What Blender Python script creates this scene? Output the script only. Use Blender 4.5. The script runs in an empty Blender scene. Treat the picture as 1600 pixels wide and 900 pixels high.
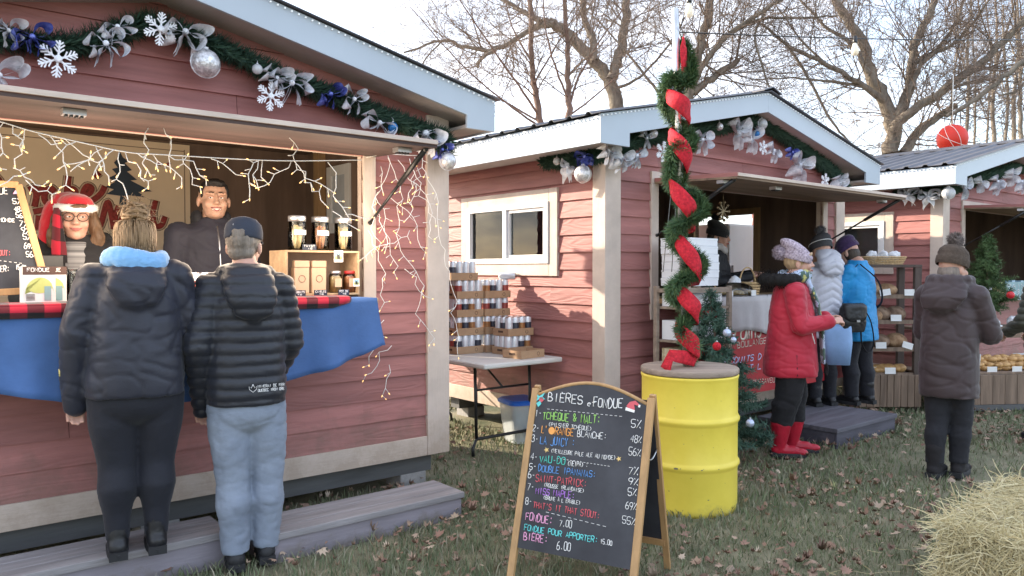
import bpy, bmesh, math, random
import numpy as np
from mathutils import Vector, Matrix, noise
from math import sin, cos, pi, radians, sqrt, atan2
random.seed(7)
SC = bpy.context.scene
COL = SC.collection
# ------------------------------------------------------------------ camera, sky, sun, exposure
F_PX = 1199.0; CAM_H = 1.45; PITCH = radians(1.386)
cd = bpy.data.cameras.new('camera'); cam = bpy.data.objects.new('camera', cd); COL.objects.link(cam)
cd.sensor_width = 36; cd.lens = 36 * F_PX / 1600; cd.clip_end = 2000; cd.clip_start = 0.05
cam.location = (0, 0, CAM_H); cam.rotation_euler = (pi / 2 - PITCH, 0, 0)
SC.camera = cam
SUN_EL = radians(22.5); SUN_DIR = Vector((-0.913, 0.407, 0)).normalized() * cos(SUN_EL) + Vector((0, 0, sin(SUN_EL)))
w = bpy.data.worlds.new('World'); SC.world = w; w.use_nodes = True
nt = w.node_tree; nt.nodes.clear()
def nd(tree, typ, **kw):
    n = tree.nodes.new(typ)
    for k, v in kw.items(): setattr(n, k, v)
    return n
out = nd(nt, 'ShaderNodeOutputWorld'); bg = nd(nt, 'ShaderNodeBackground')
sky = nd(nt, 'ShaderNodeTexSky', sky_type='NISHITA', sun_disc=False)
sky.sun_elevation = SUN_EL; sky.sun_rotation = atan2(SUN_DIR.x, SUN_DIR.y); sky.air_density = 1.0; sky.dust_density = 1.6; sky.ozone_density = 1.5
tc = nd(nt, 'ShaderNodeTexCoord'); mp = nd(nt, 'ShaderNodeMapping'); mp.inputs['Scale'].default_value = (1.0, 1.0, 2.6)
cn = nd(nt, 'ShaderNodeTexNoise'); cn.inputs['Scale'].default_value = 2.3; cn.inputs['Detail'].default_value = 8; cn.inputs['Roughness'].default_value = .62
cr = nd(nt, 'ShaderNodeValToRGB'); cr.color_ramp.elements[0].position = .36; cr.color_ramp.elements[1].position = .68
mx = nd(nt, 'ShaderNodeMix', data_type='RGBA'); mul = nd(nt, 'ShaderNodeMath', operation='MULTIPLY'); mul.inputs[1].default_value = .9
cm = nd(nt, 'ShaderNodeMath', operation='ADD'); cm.inputs[1].default_value = .12
nt.links.new(tc.outputs['Generated'], mp.inputs[0]); nt.links.new(mp.outputs[0], cn.inputs['Vector'])
nt.links.new(cn.outputs[0], cr.inputs[0]); nt.links.new(cr.outputs[0], mul.inputs[0]); nt.links.new(mul.outputs[0], cm.inputs[0])
nt.links.new(cm.outputs[0], mx.inputs[0]); nt.links.new(sky.outputs[0], mx.inputs[6]); mx.inputs[7].default_value = (3.7, 3.8, 4.1, 1)
nt.links.new(mx.outputs[2], bg.inputs[0]); bg.inputs[1].default_value = 0.14
nt.links.new(bg.outputs[0], out.inputs[0])
sl = bpy.data.lights.new('sun', 'SUN'); so = bpy.data.objects.new('sun', sl); COL.objects.link(so)
sl.energy = 2.9; sl.angle = radians(.6); sl.color = (1, .86, .68)
so.rotation_euler = SUN_DIR.to_track_quat('Z', 'Y').to_euler(); so.location = SUN_DIR * 40
SC.view_settings.view_transform = 'Standard'; SC.view_settings.look = 'None'; SC.view_settings.gamma = 1
SC.view_settings.use_curve_mapping = False; SC.view_settings.exposure = 2.08
SC.cycles.max_bounces = 6; SC.cycles.transparent_max_bounces = 12; SC.cycles.use_denoising = True
# ------------------------------------------------------------------ pixel <-> place helpers (photograph pixels, 1600 x 900)
def ray(px, py):
    x = (px - 800) / F_PX; y = -(py - 450) / F_PX
    return Vector((x, cos(PITCH) + y * sin(PITCH), -sin(PITCH) + y * cos(PITCH)))
CP = Vector((0, 0, CAM_H))
def at_Y(px, py, Y):
    r = ray(px, py); return CP + r * (Y / r.y)
def at_z(px, py, z=0.0):
    r = ray(px, py); return CP + r * ((z - CAM_H) / r.z)
def at_plane(px, py, p, n):
    r = ray(px, py); return CP + r * ((Vector(p) - CP).dot(n) / r.dot(n))
# ------------------------------------------------------------------ mesh builder
class MB:
    def __init__(s): s.v = []; s.f = []; s.m = []; s.s = []
    def add(s, vs, fs, m=0, sm=False, M=None):
        o = len(s.v)
        s.v += [tuple(M @ Vector(p)) for p in vs] if M is not None else [tuple(p) for p in vs]
        s.f += [tuple(i + o for i in f) for f in fs]; s.m += [m] * len(fs); s.s += [sm] * len(fs)
        return s
    def box(s, x0, x1, y0, y1, z0, z1, m=0, M=None):
        vs = [(x0,y0,z0),(x1,y0,z0),(x1,y1,z0),(x0,y1,z0),(x0,y0,z1),(x1,y0,z1),(x1,y1,z1),(x0,y1,z1)]
        return s.add(vs, [(0,3,2,1),(4,5,6,7),(0,1,5,4),(1,2,6,5),(2,3,7,6),(3,0,4,7)], m, False, M)
    def cbox(s, c, d, m=0, M=None):
        return s.box(c[0]-d[0]/2, c[0]+d[0]/2, c[1]-d[1]/2, c[1]+d[1]/2, c[2]-d[2]/2, c[2]+d[2]/2, m, M)
    def bar(s, p0, p1, wd, h, m=0, up=(0,0,1)):
        p0, p1 = Vector(p0), Vector(p1); d = (p1 - p0); L = d.length; d.normalize(); up = Vector(up)
        x = d.cross(up)
        if x.length < 1e-4: x = d.cross(Vector((1, 0, 0)))
        x.normalize(); u = x.cross(d)
        M = Matrix((x, d, u)).transposed().to_4x4(); M.translation = p0
        return s.box(-wd/2, wd/2, 0, L, -h/2, h/2, m, M)
    def tube(s, pts, r, n=8, m=0, caps=True, sm=True, flat=None, ref=None):
        pts = [Vector(p) for p in pts]; k = len(pts)
        if k < 2: return s
        R = r if isinstance(r, (list, tuple)) else [r] * k
        vs = []; prev = None
        for i, p in enumerate(pts):
            t = (pts[min(i+1, k-1)] - pts[max(i-1, 0)])
            if t.length < 1e-9: t = Vector((0, 0, 1))
            t.normalize()
            if ref is not None: a = Vector(ref)
            elif prev is None: a = Vector((0, 0, 1)) if abs(t.z) < .9 else Vector((1, 0, 0))
            else: a = prev
            a = a - t * a.dot(t)
            if a.length < 1e-5: a = t.orthogonal()
            a.normalize(); prev = a; b = t.cross(a)
            for j in range(n):
                q = 2 * pi * j / n
                vs.append(p + a * (cos(q) * R[i] * (flat if flat else 1)) + b * (sin(q) * R[i]))
        fs = [(i*n+j, i*n+(j+1) % n, (i+1)*n+(j+1) % n, (i+1)*n+j) for i in range(k-1) for j in range(n)]
        if caps: fs += [tuple(range(n-1, -1, -1)), tuple((k-1)*n + j for j in range(n))]
        return s.add(vs, fs, m, sm)
    def ball(s, c, r, n=12, k=8, m=0, M=None, sm=True):
        rx, ry, rz = r if isinstance(r, (tuple, list)) else (r, r, r)
        vs = [(c[0], c[1], c[2] - rz)]
        for i in range(1, k):
            a = -pi/2 + pi * i / k
            for j in range(n):
                b = 2 * pi * j / n; vs.append((c[0] + rx*cos(a)*cos(b), c[1] + ry*cos(a)*sin(b), c[2] + rz*sin(a)))
        vs.append((c[0], c[1], c[2] + rz)); e = len(vs) - 1
        fs = [(0, 1+(j+1) % n, 1+j) for j in range(n)]
        fs += [(1+i*n+j, 1+i*n+(j+1) % n, 1+(i+1)*n+(j+1) % n, 1+(i+1)*n+j) for i in range(k-2) for j in range(n)]
        fs += [(1+(k-2)*n+j, 1+(k-2)*n+(j+1) % n, e) for j in range(n)]
        return s.add(vs, fs, m, sm, M)
    def cap(s, p0, p1, r0, r1, n=12, m=0):
        p0, p1 = Vector(p0), Vector(p1)
        s.ball(p0, r0, n, 8, m); s.ball(p1, r1, n, 8, m)
        return s.tube([p0, p1], [r0, r1], n, m)
    def lathe(s, prof, n=16, m=0, M=None, sm=True, ms=None):
        k = len(prof); vs = []
        for r, z in prof:
            for j in range(n):
                q = 2*pi*j/n; vs.append((r*cos(q), r*sin(q), z))
        o = len(s.f)
        fs = [(i*n+j, i*n+(j+1) % n, (i+1)*n+(j+1) % n, (i+1)*n+j) for i in range(k-1) for j in range(n)]
        fs += [tuple(range(n-1, -1, -1)), tuple((k-1)*n+j for j in range(n))]
        s.add(vs, fs, m, sm, M)
        if ms:
            for i in range(k-1):
                for j in range(n): s.m[o+i*n+j] = ms[i]
            s.m[-2] = ms[0]; s.m[-1] = ms[-1]
        return s
    def loft(s, rings, n=20, m=0, e=2.3, M=None, sm=True):
        vs = []
        for (z, cx, cy, rx, ry) in rings:
            for j in range(n):
                q = 2*pi*j/n; c_, s_ = cos(q), sin(q)
                vs.append((cx + rx*math.copysign(abs(c_)**(2/e), c_), cy + ry*math.copysign(abs(s_)**(2/e), s_), z))
        k = len(rings)
        fs = [(i*n+j, i*n+(j+1) % n, (i+1)*n+(j+1) % n, (i+1)*n+j) for i in range(k-1) for j in range(n)]
        fs += [tuple(range(n-1, -1, -1)), tuple((k-1)*n+j for j in range(n))]
        return s.add(vs, fs, m, sm, M)
    def prism(s, poly, y0, y1, m=0, M=None):           # polygon in x,z pushed from y0 to y1
        n = len(poly); vs = [(x, y0, z) for x, z in poly] + [(x, y1, z) for x, z in poly]
        fs = [tuple(range(n)), tuple(range(2*n-1, n-1, -1))] + [(i, i+n, (i+1) % n + n, (i+1) % n) for i in range(n)]
        return s.add(vs, fs, m, False, M)
    def strip(s, a, b, m=0, sm=True):                  # ribbon between two polylines
        k = len(a); return s.add(list(a) + list(b), [(i, i+1, k+i+1, k+i) for i in range(k-1)], m, sm)
    def merge(s, o, M=None):
        k = len(s.v); s.v += [tuple(M @ Vector(p)) for p in o.v] if M is not None else o.v
        s.f += [tuple(i+k for i in f) for f in o.f]; s.m += o.m; s.s += o.s; return s
    def mesh(s, name, mats):
        me = bpy.data.meshes.new(name); me.from_pydata(s.v, [], s.f)
        for m in (mats if isinstance(mats, (list, tuple)) else [mats]): me.materials.append(m)
        me.polygons.foreach_set('material_index', s.m); me.polygons.foreach_set('use_smooth', s.s)
        me.update(); return me
    def build(s, name, mats, parent=None, loc=None, rotz=None, bevel=0, solid=0, fix=False, sharp=None):
        me = s.mesh(name, mats)
        if fix:
            bm = bmesh.new(); bm.from_mesh(me); bmesh.ops.recalc_face_normals(bm, faces=bm.faces); bm.to_mesh(me); bm.free()
        if sharp: me.set_sharp_from_angle(angle=radians(sharp))
        return link(name, me, parent, loc, rotz, bevel, solid)
def link(name, me, parent=None, loc=None, rotz=None, bevel=0, solid=0):
    o = bpy.data.objects.new(name, me); COL.objects.link(o)
    if parent is not None: o.parent = parent
    if loc is not None: o.location = loc
    if rotz is not None: o.rotation_euler.z = rotz
    if solid:
        md = o.modifiers.new('s', 'SOLIDIFY'); md.thickness = solid; md.offset = 0
    if bevel:
        md = o.modifiers.new('b', 'BEVEL'); md.width = bevel; md.segments = 2; md.limit_method = 'ANGLE'; md.angle_limit = radians(40)
    return o
def tag(o, label=None, cat=None, group=None, kind=None):
    if label: o['label'] = label
    if cat: o['category'] = cat
    if group: o['group'] = group
    if kind: o['kind'] = kind
    return o
def thing(name, label, cat, loc=(0,0,0), rotz=0, group=None):
    o = bpy.data.objects.new(name, None); COL.objects.link(o); o.empty_display_size = .1
    o.location = loc; o.rotation_euler = (0, 0, rotz); return tag(o, label, cat, group)
def dup(o, loc=None, rotz=None, label=None, parent=None):
    c = o.copy(); COL.objects.link(c)
    if parent is not None: c.parent = parent
    if loc is not None: c.location = loc
    if rotz is not None: c.rotation_euler.z = rotz
    if label: c['label'] = label
    for ch in list(o.children): dup(ch, parent=c)
    return c
def smooth_pts(P, n=5):
    P = [Vector(p) for p in P]
    if len(P) < 3: return P
    Q = [P[0]*2 - P[1]] + P + [P[-1]*2 - P[-2]]; o = []
    for i in range(1, len(Q)-2):
        a, b, c, d = Q[i-1:i+3]
        for k in range(n):
            t = k/n; o.append(.5*((2*b) + (c-a)*t + (2*a-5*b+4*c-d)*t*t + (3*b-a-3*c+d)*t**3))
    return o + [P[-1]]
def lerp(a, b, t): return a + (b - a) * t
def polyval(P, x):                                   # piecewise-linear y(x)
    for (x0, y0), (x1, y1) in zip(P, P[1:]):
        if x <= x1: return y0 + (y1-y0)*(x-x0)/(x1-x0)
    return P[-1][1]
# ------------------------------------------------------------------ materials
def C(r, g, b):
    f = lambda c: (c/12.92 if c <= .04045 else ((c+.055)/1.055)**2.4)
    return (f(r/255), f(g/255), f(b/255))
MATS = {}
def mat(name, col, rough=.6, var=.18, scale=6, bump=0, bscale=60, stretch=(1,1,1), metal=0, col2=None, alpha=1, trans=0,
        emit=0, sheen=0, detail=5, spec=.4, island=0, bstretch=None, sss=0, thick=None):
    if name in MATS: return MATS[name]
    m = bpy.data.materials.new(name); MATS[name] = m; m.use_nodes = True; t = m.node_tree; p = t.nodes['Principled BSDF']
    p.inputs['Roughness'].default_value = rough; p.inputs['Metallic'].default_value = metal; p.inputs['Specular IOR Level'].default_value = spec
    tcn = nd(t, 'ShaderNodeTexCoord'); mpn = nd(t, 'ShaderNodeMapping'); mpn.inputs['Scale'].default_value = stretch
    t.links.new(tcn.outputs['Object'], mpn.inputs[0])
    no = nd(t, 'ShaderNodeTexNoise'); no.inputs['Scale'].default_value = scale; no.inputs['Detail'].default_value = detail; no.inputs['Roughness'].default_value = .6
    t.links.new(mpn.outputs[0], no.inputs['Vector'])
    r = nd(t, 'ShaderNodeValToRGB'); r.color_ramp.elements[0].position = .3; r.color_ramp.elements[1].position = .7
    a = tuple(c*(1-var) for c in col); b = col2 if col2 else tuple(min(1, c*(1+var)) for c in col)
    r.color_ramp.elements[0].color = (*a, 1); r.color_ramp.elements[1].color = (*b, 1)
    t.links.new(no.outputs[0], r.inputs[0]); csock = r.outputs[0]
    if island:
        g = nd(t, 'ShaderNodeNewGeometry'); hs = nd(t, 'ShaderNodeHueSaturation'); mr = nd(t, 'ShaderNodeMapRange')
        mr.inputs[3].default_value = 1 - island; mr.inputs[4].default_value = 1 + island
        t.links.new(g.outputs['Random Per Island'], mr.inputs[0]); t.links.new(mr.outputs[0], hs.inputs['Value']); t.links.new(csock, hs.inputs['Color']); csock = hs.outputs[0]
    t.links.new(csock, p.inputs['Base Color'])
    if bump:
        mb2 = nd(t, 'ShaderNodeMapping'); mb2.inputs['Scale'].default_value = bstretch or stretch; t.links.new(tcn.outputs['Object'], mb2.inputs[0])
        n2 = nd(t, 'ShaderNodeTexNoise'); n2.inputs['Scale'].default_value = bscale; n2.inputs['Detail'].default_value = 4; t.links.new(mb2.outputs[0], n2.inputs['Vector'])
        bp = nd(t, 'ShaderNodeBump'); bp.inputs['Strength'].default_value = bump; bp.inputs['Distance'].default_value = .01
        t.links.new(n2.outputs[0], bp.inputs['Height']); t.links.new(bp.outputs[0], p.inputs['Normal'])
    if alpha < 1: p.inputs['Alpha'].default_value = alpha
    if trans: p.inputs['Transmission Weight'].default_value = trans
    if sheen: p.inputs['Sheen Weight'].default_value = sheen
    if sss:
        p.inputs['Subsurface Weight'].default_value = sss; p.inputs['Subsurface Radius'].default_value = (.02, .008, .005); p.inputs['Subsurface Scale'].default_value = .4
    if emit:
        p.inputs['Emission Color'].default_value = (*col, 1); p.inputs['Emission Strength'].default_value = emit
    return m
def wood_siding():
    m = mat('red_siding', (.335, .142, .13), rough=.62, var=.2, scale=2.2, stretch=(.6, .6, 6), spec=.3)
    t = m.node_tree; p = t.nodes['Principled BSDF']
    tcn = nd(t, 'ShaderNodeTexCoord'); g = nd(t, 'ShaderNodeNewGeometry')
    ad = nd(t, 'ShaderNodeVectorMath', operation='ADD'); sc_ = nd(t, 'ShaderNodeVectorMath', operation='SCALE'); sc_.inputs['Scale'].default_value = 37.0
    cx = nd(t, 'ShaderNodeCombineXYZ'); t.links.new(g.outputs['Random Per Island'], cx.inputs[0]); t.links.new(g.outputs['Random Per Island'], cx.inputs[2])
    t.links.new(cx.outputs[0], sc_.inputs[0]); t.links.new(tcn.outputs['Object'], ad.inputs[0]); t.links.new(sc_.outputs[0], ad.inputs[1])
    mp_ = nd(t, 'ShaderNodeMapping'); mp_.inputs['Scale'].default_value = (.55, .55, 3.2); t.links.new(ad.outputs[0], mp_.inputs[0])
    n1 = nd(t, 'ShaderNodeTexNoise'); n1.inputs['Scale'].default_value = 2.0; n1.inputs['Detail'].default_value = 2; t.links.new(mp_.outputs[0], n1.inputs['Vector'])
    mu = nd(t, 'ShaderNodeMath', operation='MULTIPLY'); mu.inputs[1].default_value = 70; t.links.new(n1.outputs[0], mu.inputs[0])
    sn = nd(t, 'ShaderNodeMath', operation='SINE'); t.links.new(mu.outputs[0], sn.inputs[0])
    n2 = nd(t, 'ShaderNodeTexNoise'); n2.inputs['Scale'].default_value = 30; n2.inputs['Detail'].default_value = 3
    mp3 = nd(t, 'ShaderNodeMapping'); mp3.inputs['Scale'].default_value = (.35, .35, 5); t.links.new(ad.outputs[0], mp3.inputs[0]); t.links.new(mp3.outputs[0], n2.inputs['Vector'])
    a2 = nd(t, 'ShaderNodeMath', operation='MULTIPLY_ADD'); a2.inputs[1].default_value = .5; t.links.new(sn.outputs[0], a2.inputs[0]); t.links.new(n2.outputs[0], a2.inputs[2])
    bp = nd(t, 'ShaderNodeBump'); bp.inputs['Strength'].default_value = .27; bp.inputs['Distance'].default_value = .006
    t.links.new(a2.outputs[0], bp.inputs['Height']); t.links.new(bp.outputs[0], p.inputs['Normal'])
    hs = nd(t, 'ShaderNodeHueSaturation'); mr = nd(t, 'ShaderNodeMapRange'); mr.inputs[3].default_value = .86; mr.inputs[4].default_value = 1.14
    src = p.inputs['Base Color'].links[0].from_socket
    t.links.new(g.outputs['Random Per Island'], mr.inputs[0]); t.links.new(mr.outputs[0], hs.inputs['Value']); t.links.new(src, hs.inputs['Color']); t.links.new(hs.outputs[0], p.inputs['Base Color'])
    return m
def add_dirt(m, z0, z1, col, sc=7, top=.72):
    t = m.node_tree; p = t.nodes['Principled BSDF']; src = p.inputs['Base Color'].links[0].from_socket
    tcn = nd(t, 'ShaderNodeTexCoord'); sx = nd(t, 'ShaderNodeSeparateXYZ'); t.links.new(tcn.outputs['Object'], sx.inputs[0]); n = nd(t, 'ShaderNodeTexNoise'); n.inputs['Scale'].default_value = sc; n.inputs['Detail'].default_value = 9; n.inputs['Roughness'].default_value = .7
    t.links.new(tcn.outputs['Object'], n.inputs['Vector']); mr = nd(t, 'ShaderNodeMapRange'); mr.inputs[1].default_value = z0; mr.inputs[2].default_value = z1; mr.inputs[3].default_value = .62; mr.inputs[4].default_value = .18; t.links.new(sx.outputs[2], mr.inputs[0])
    ad = nd(t, 'ShaderNodeMath', operation='ADD'); t.links.new(n.outputs[0], ad.inputs[0]); t.links.new(mr.outputs[0], ad.inputs[1]); m2 = nd(t, 'ShaderNodeMapRange'); m2.inputs[1].default_value = .86; m2.inputs[2].default_value = 1.15; m2.inputs[4].default_value = top; t.links.new(ad.outputs[0], m2.inputs[0])
    mx_ = nd(t, 'ShaderNodeMix', data_type='RGBA'); mx_.inputs[7].default_value = (*col, 1); t.links.new(m2.outputs[0], mx_.inputs[0]); t.links.new(src, mx_.inputs[6]); t.links.new(mx_.outputs[2], p.inputs['Base Color'])
def plaid():
    m = mat('plaid_cloth', (.3, .02, .03), rough=.9, sheen=.2); t = m.node_tree; p = t.nodes['Principled BSDF']
    tcn = nd(t, 'ShaderNodeTexCoord'); sx = nd(t, 'ShaderNodeSeparateXYZ'); t.links.new(tcn.outputs['Object'], sx.inputs[0]); s = []
    yz = nd(t, 'ShaderNodeMath', operation='ADD'); t.links.new(sx.outputs[1], yz.inputs[0]); t.links.new(sx.outputs[2], yz.inputs[1])
    for sock in (sx.outputs[0], yz.outputs[0]):
        a = nd(t, 'ShaderNodeMath', operation='MULTIPLY'); a.inputs[1].default_value = 1/.13; t.links.new(sock, a.inputs[0])
        b = nd(t, 'ShaderNodeMath', operation='FRACT'); t.links.new(a.outputs[0], b.inputs[0])
        c = nd(t, 'ShaderNodeMath', operation='GREATER_THAN'); c.inputs[1].default_value = .5; t.links.new(b.outputs[0], c.inputs[0]); s.append(c)
    ad = nd(t, 'ShaderNodeMath', operation='ADD'); t.links.new(s[0].outputs[0], ad.inputs[0]); t.links.new(s[1].outputs[0], ad.inputs[1])
    dv = nd(t, 'ShaderNodeMath', operation='MULTIPLY'); dv.inputs[1].default_value = .5; t.links.new(ad.outputs[0], dv.inputs[0])
    r = nd(t, 'ShaderNodeValToRGB'); r.color_ramp.interpolation = 'CONSTANT'
    r.color_ramp.elements[0].color = (.012, .01, .012, 1); r.color_ramp.elements[1].position = .75; r.color_ramp.elements[1].color = (.5, .015, .04, 1)
    e = r.color_ramp.elements.new(.3); e.color = (.13, .012, .02, 1)
    t.links.new(dv.outputs[0], r.inputs[0]); t.links.new(r.outputs[0], p.inputs['Base Color']); return m
def glass(name='pane_glass', col=(.9,.95,.95), rough=.02, a=.25):
    if name in MATS: return MATS[name]
    m = bpy.data.materials.new(name); MATS[name] = m; m.use_nodes = True; t = m.node_tree; t.nodes.clear()
    o = nd(t, 'ShaderNodeOutputMaterial'); g = nd(t, 'ShaderNodeBsdfGlossy'); g.inputs['Roughness'].default_value = rough; g.inputs['Color'].default_value = (.7,.72,.74,1)
    tr = nd(t, 'ShaderNodeBsdfTransparent'); tr.inputs[0].default_value = (*col, 1); mxs = nd(t, 'ShaderNodeMixShader')
    fr = nd(t, 'ShaderNodeFresnel'); fr.inputs[0].default_value = 1.3 + a
    t.links.new(fr.outputs[0], mxs.inputs[0]); t.links.new(tr.outputs[0], mxs.inputs[1]); t.links.new(g.outputs[0], mxs.inputs[2]); t.links.new(mxs.outputs[0], o.inputs[0])
    return m
RED = wood_siding(); PLAID = plaid(); GLASS = glass(); JAR = glass('jar_glass', (.94,.96,.95), .03, .2)
CREAM = mat('cream_trim', C(198,182,170), .65, .14, 4, .25, 25, (1,1,1), bstretch=(3,3,.35), spec=.3)
CREAM_H = mat('cream_rail', C(198,182,170), .65, .14, 4, .25, 25, bstretch=(.35,3,3), spec=.3)
FASC = mat('white_fascia', C(172,183,194), .4, .04, 2)
SOFFIT = mat('soffit', C(178,170,166), .6, .1, 3, .3, 18, bstretch=(6,.3,1))
ROOFM = mat('roof_metal', (.12,.12,.135), .45, .15, 3, metal=.5)
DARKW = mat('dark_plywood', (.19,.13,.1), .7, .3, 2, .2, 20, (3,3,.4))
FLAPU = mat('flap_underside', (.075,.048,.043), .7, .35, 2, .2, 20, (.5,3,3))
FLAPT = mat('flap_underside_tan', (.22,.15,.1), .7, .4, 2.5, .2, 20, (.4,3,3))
SKID = mat('skid_timber', (.1,.1,.1), .8, .25, 4, .3, 20, (.3,2,2))
BLOCK = mat('concrete_block', (.3,.29,.28), .9, .2, 10, .4, 60)
FLOORW = mat('plank_floor', (.16,.12,.09), .8, .2, 4)
BLACK = mat('black_metal', (.012,.012,.013), .4, .2, 10, spec=.5)
STEEL = mat('galvanised', (.55,.56,.58), .35, .12, 12, metal=.85)
VINYL = mat('white_vinyl', (.78,.79,.8), .35, .04, 4)
INTERIOR = mat('dark_interior', (.27,.28,.28), .8, .2, 4)
LED = mat('led_white', (.8,.85,.9), .3, emit=.08); BULB = mat('fairy_bulb', (1,.55,.2), .3, emit=.5)
WIRE = mat('white_wire', (.8,.79,.76), .5, .05, 10)
PINE = mat('lumber', (.42,.27,.14), .6, .2, 5, .2, 30, (3,3,.4))
GREYW = mat('grey_painted_wood', C(132,126,133), .7, .14, 5, .3, 22, (.4,2.5,2.5)); GREYT = mat('weathered_tread', C(142,138,139), .8, .3, 4, .45, 25, (.35,4,4))
add_dirt(RED, .3, .75, (.16,.11,.085), 6, .55)
for m_ in (CREAM, CREAM_H): add_dirt(m_, .2, .6, (.3,.23,.17), 8, .6)
add_dirt(GREYW, -.05, .1, (.16,.13,.1), 9, .8)
# ------------------------------------------------------------------ ground, grass, fallen leaves
def ground():
    xs = np.concatenate([[-400,-120,-45,-20], np.arange(-9, 13, .12), [16,24,60,160,400]])
    ys = np.concatenate([[-300,-60,-12], np.arange(-1, 15, .12), [18,25,40,80,200,600]])
    vs = []
    for y in ys:
        for x in xs:
            z = .018*noise.noise(Vector((x*1.3, y*1.3, 0))) + .03*noise.noise(Vector((x*.35, y*.35, 4)))
            vs.append((x, y, z - .02))
    n = len(xs); fs = [(j*n+i, j*n+i+1, (j+1)*n+i+1, (j+1)*n+i) for j in range(len(ys)-1) for i in range(n-1)]
    m = mat('ground', (.13,.155,.08), .95, .4, 2.4, .9, 90, col2=(.27,.24,.16), detail=9)
    o = MB().add(vs, fs, 0, True).build('ground', m); tag(o, 'trampled lawn with thin grass and dead leaves', 'ground', kind='structure')
ground()
def in_cabin(x, y):
    for cx, cy, x0, x1, d in ((-.48,5.25,-3.7,.02,2.1), (.72,5.95,0,3.62,2.4), (4.8,8.6,0,3.62,2.4)):
        rx, ry = x-cx, y-cy; u = rx*.773+ry*.635; v = -rx*.635+ry*.773
        if x0-.05 < u < x1+.05 and .15 < v < d: return True
    return False
def tri_field(name, n, hmin, hmax, wd, lean, m, label, cat, dens, sd):
    rg = np.random.default_rng(sd); P = []
    while len(P) < n:
        y = 1.9 + 13*rg.random()**dens; x = (rg.random()*1.55-.72)*y*.98
        if in_cabin(x, y): continue
        cl = noise.noise(Vector((x*1.1, y*1.1, 9.0)))
        if rg.random() < max(.0, .28 - cl*.75): continue
        P.append((x, y))
    P = np.array(P); k = len(P); a = rg.random(k)*2*np.pi; h = (hmin+(hmax-hmin)*rg.random(k)**1.6); w_ = wd*(.6+.8*rg.random(k))*np.clip(P[:,1]/4, .8, 2)
    la = rg.random(k)*2*np.pi; ln = lean*h*(.3+rg.random(k))
    B = np.stack([P[:,0], P[:,1], np.full(k, -.03)], 1); dx = np.stack([np.cos(a)*w_, np.sin(a)*w_, np.zeros(k)], 1)
    L = np.stack([np.cos(la)*ln, np.sin(la)*ln, np.zeros(k)], 1); Z = np.stack([np.zeros(k), np.zeros(k), h+.02], 1)
    V = np.stack([B-dx, B+dx, B+L*.35+Z*.6+dx*.7, B+L*.35+Z*.6-dx*.7, B+L+Z], 1).reshape(-1, 3)
    me = bpy.data.meshes.new(name); me.vertices.add(5*k); me.vertices.foreach_set('co', V.ravel())
    i = np.arange(k)*5; q = np.stack([i, i+1, i+2, i+3, i+3, i+2, i+4], 1).ravel()
    me.loops.add(7*k); me.loops.foreach_set('vertex_index', q); me.polygons.add(2*k)
    st = np.stack([np.arange(k)*7, np.arange(k)*7+4], 1).ravel(); me.polygons.foreach_set('loop_start', st)
    me.update(calc_edges=True); me.validate(); me.materials.append(m); return tag(link(name, me), label, cat, kind='stuff')
def island_ramp(name, cols, rough=.8, trans=.0):
    m = mat(name, cols[0], rough, .1); t = m.node_tree; p = t.nodes['Principled BSDF']; g = nd(t, 'ShaderNodeNewGeometry'); r = nd(t, 'ShaderNodeValToRGB')
    n = len(cols)
    r.color_ramp.elements[0].color = (*cols[0], 1); r.color_ramp.elements[1].color = (*cols[-1], 1)
    for i in range(1, n-1): e = r.color_ramp.elements.new(i/(n-1)); e.color = (*cols[i], 1)
    t.links.new(g.outputs['Random Per Island'], r.inputs[0]); t.links.new(r.outputs[0], p.inputs['Base Color']); p.inputs['Specular IOR Level'].default_value = .2
    return m
GR = island_ramp('grass_blade', [(.12,.155,.085), (.155,.195,.1), (.21,.235,.135), (.2,.2,.13), (.38,.34,.25)])
tri_field('grass', 130000, .015, .06, .0032, .9, GR, 'short worn lawn grass around the market cabins', 'grass', 1.5, 3)
ST = island_ramp('dead_grass', [(.24,.19,.11), (.15,.105,.06), (.3,.25,.16)])
tri_field('dead_grass', 13000, .01, .03, .003, 3.2, ST, 'dry straw-coloured grass bits scattered over the lawn', 'dead grass', 1.4, 5)
def leaf_outline(k=1):
    P = [(0,-.5),(.08,-.3),(.35,-.42),(.3,-.2),(.55,-.05),(.36,.05),(.46,.3),(.22,.22),(.1,.38),(0,.62)]
    return [(x*k, y*k) for x, y in P] + [(-x*k, y*k) for x, y in P[-2:0:-1]]
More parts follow.
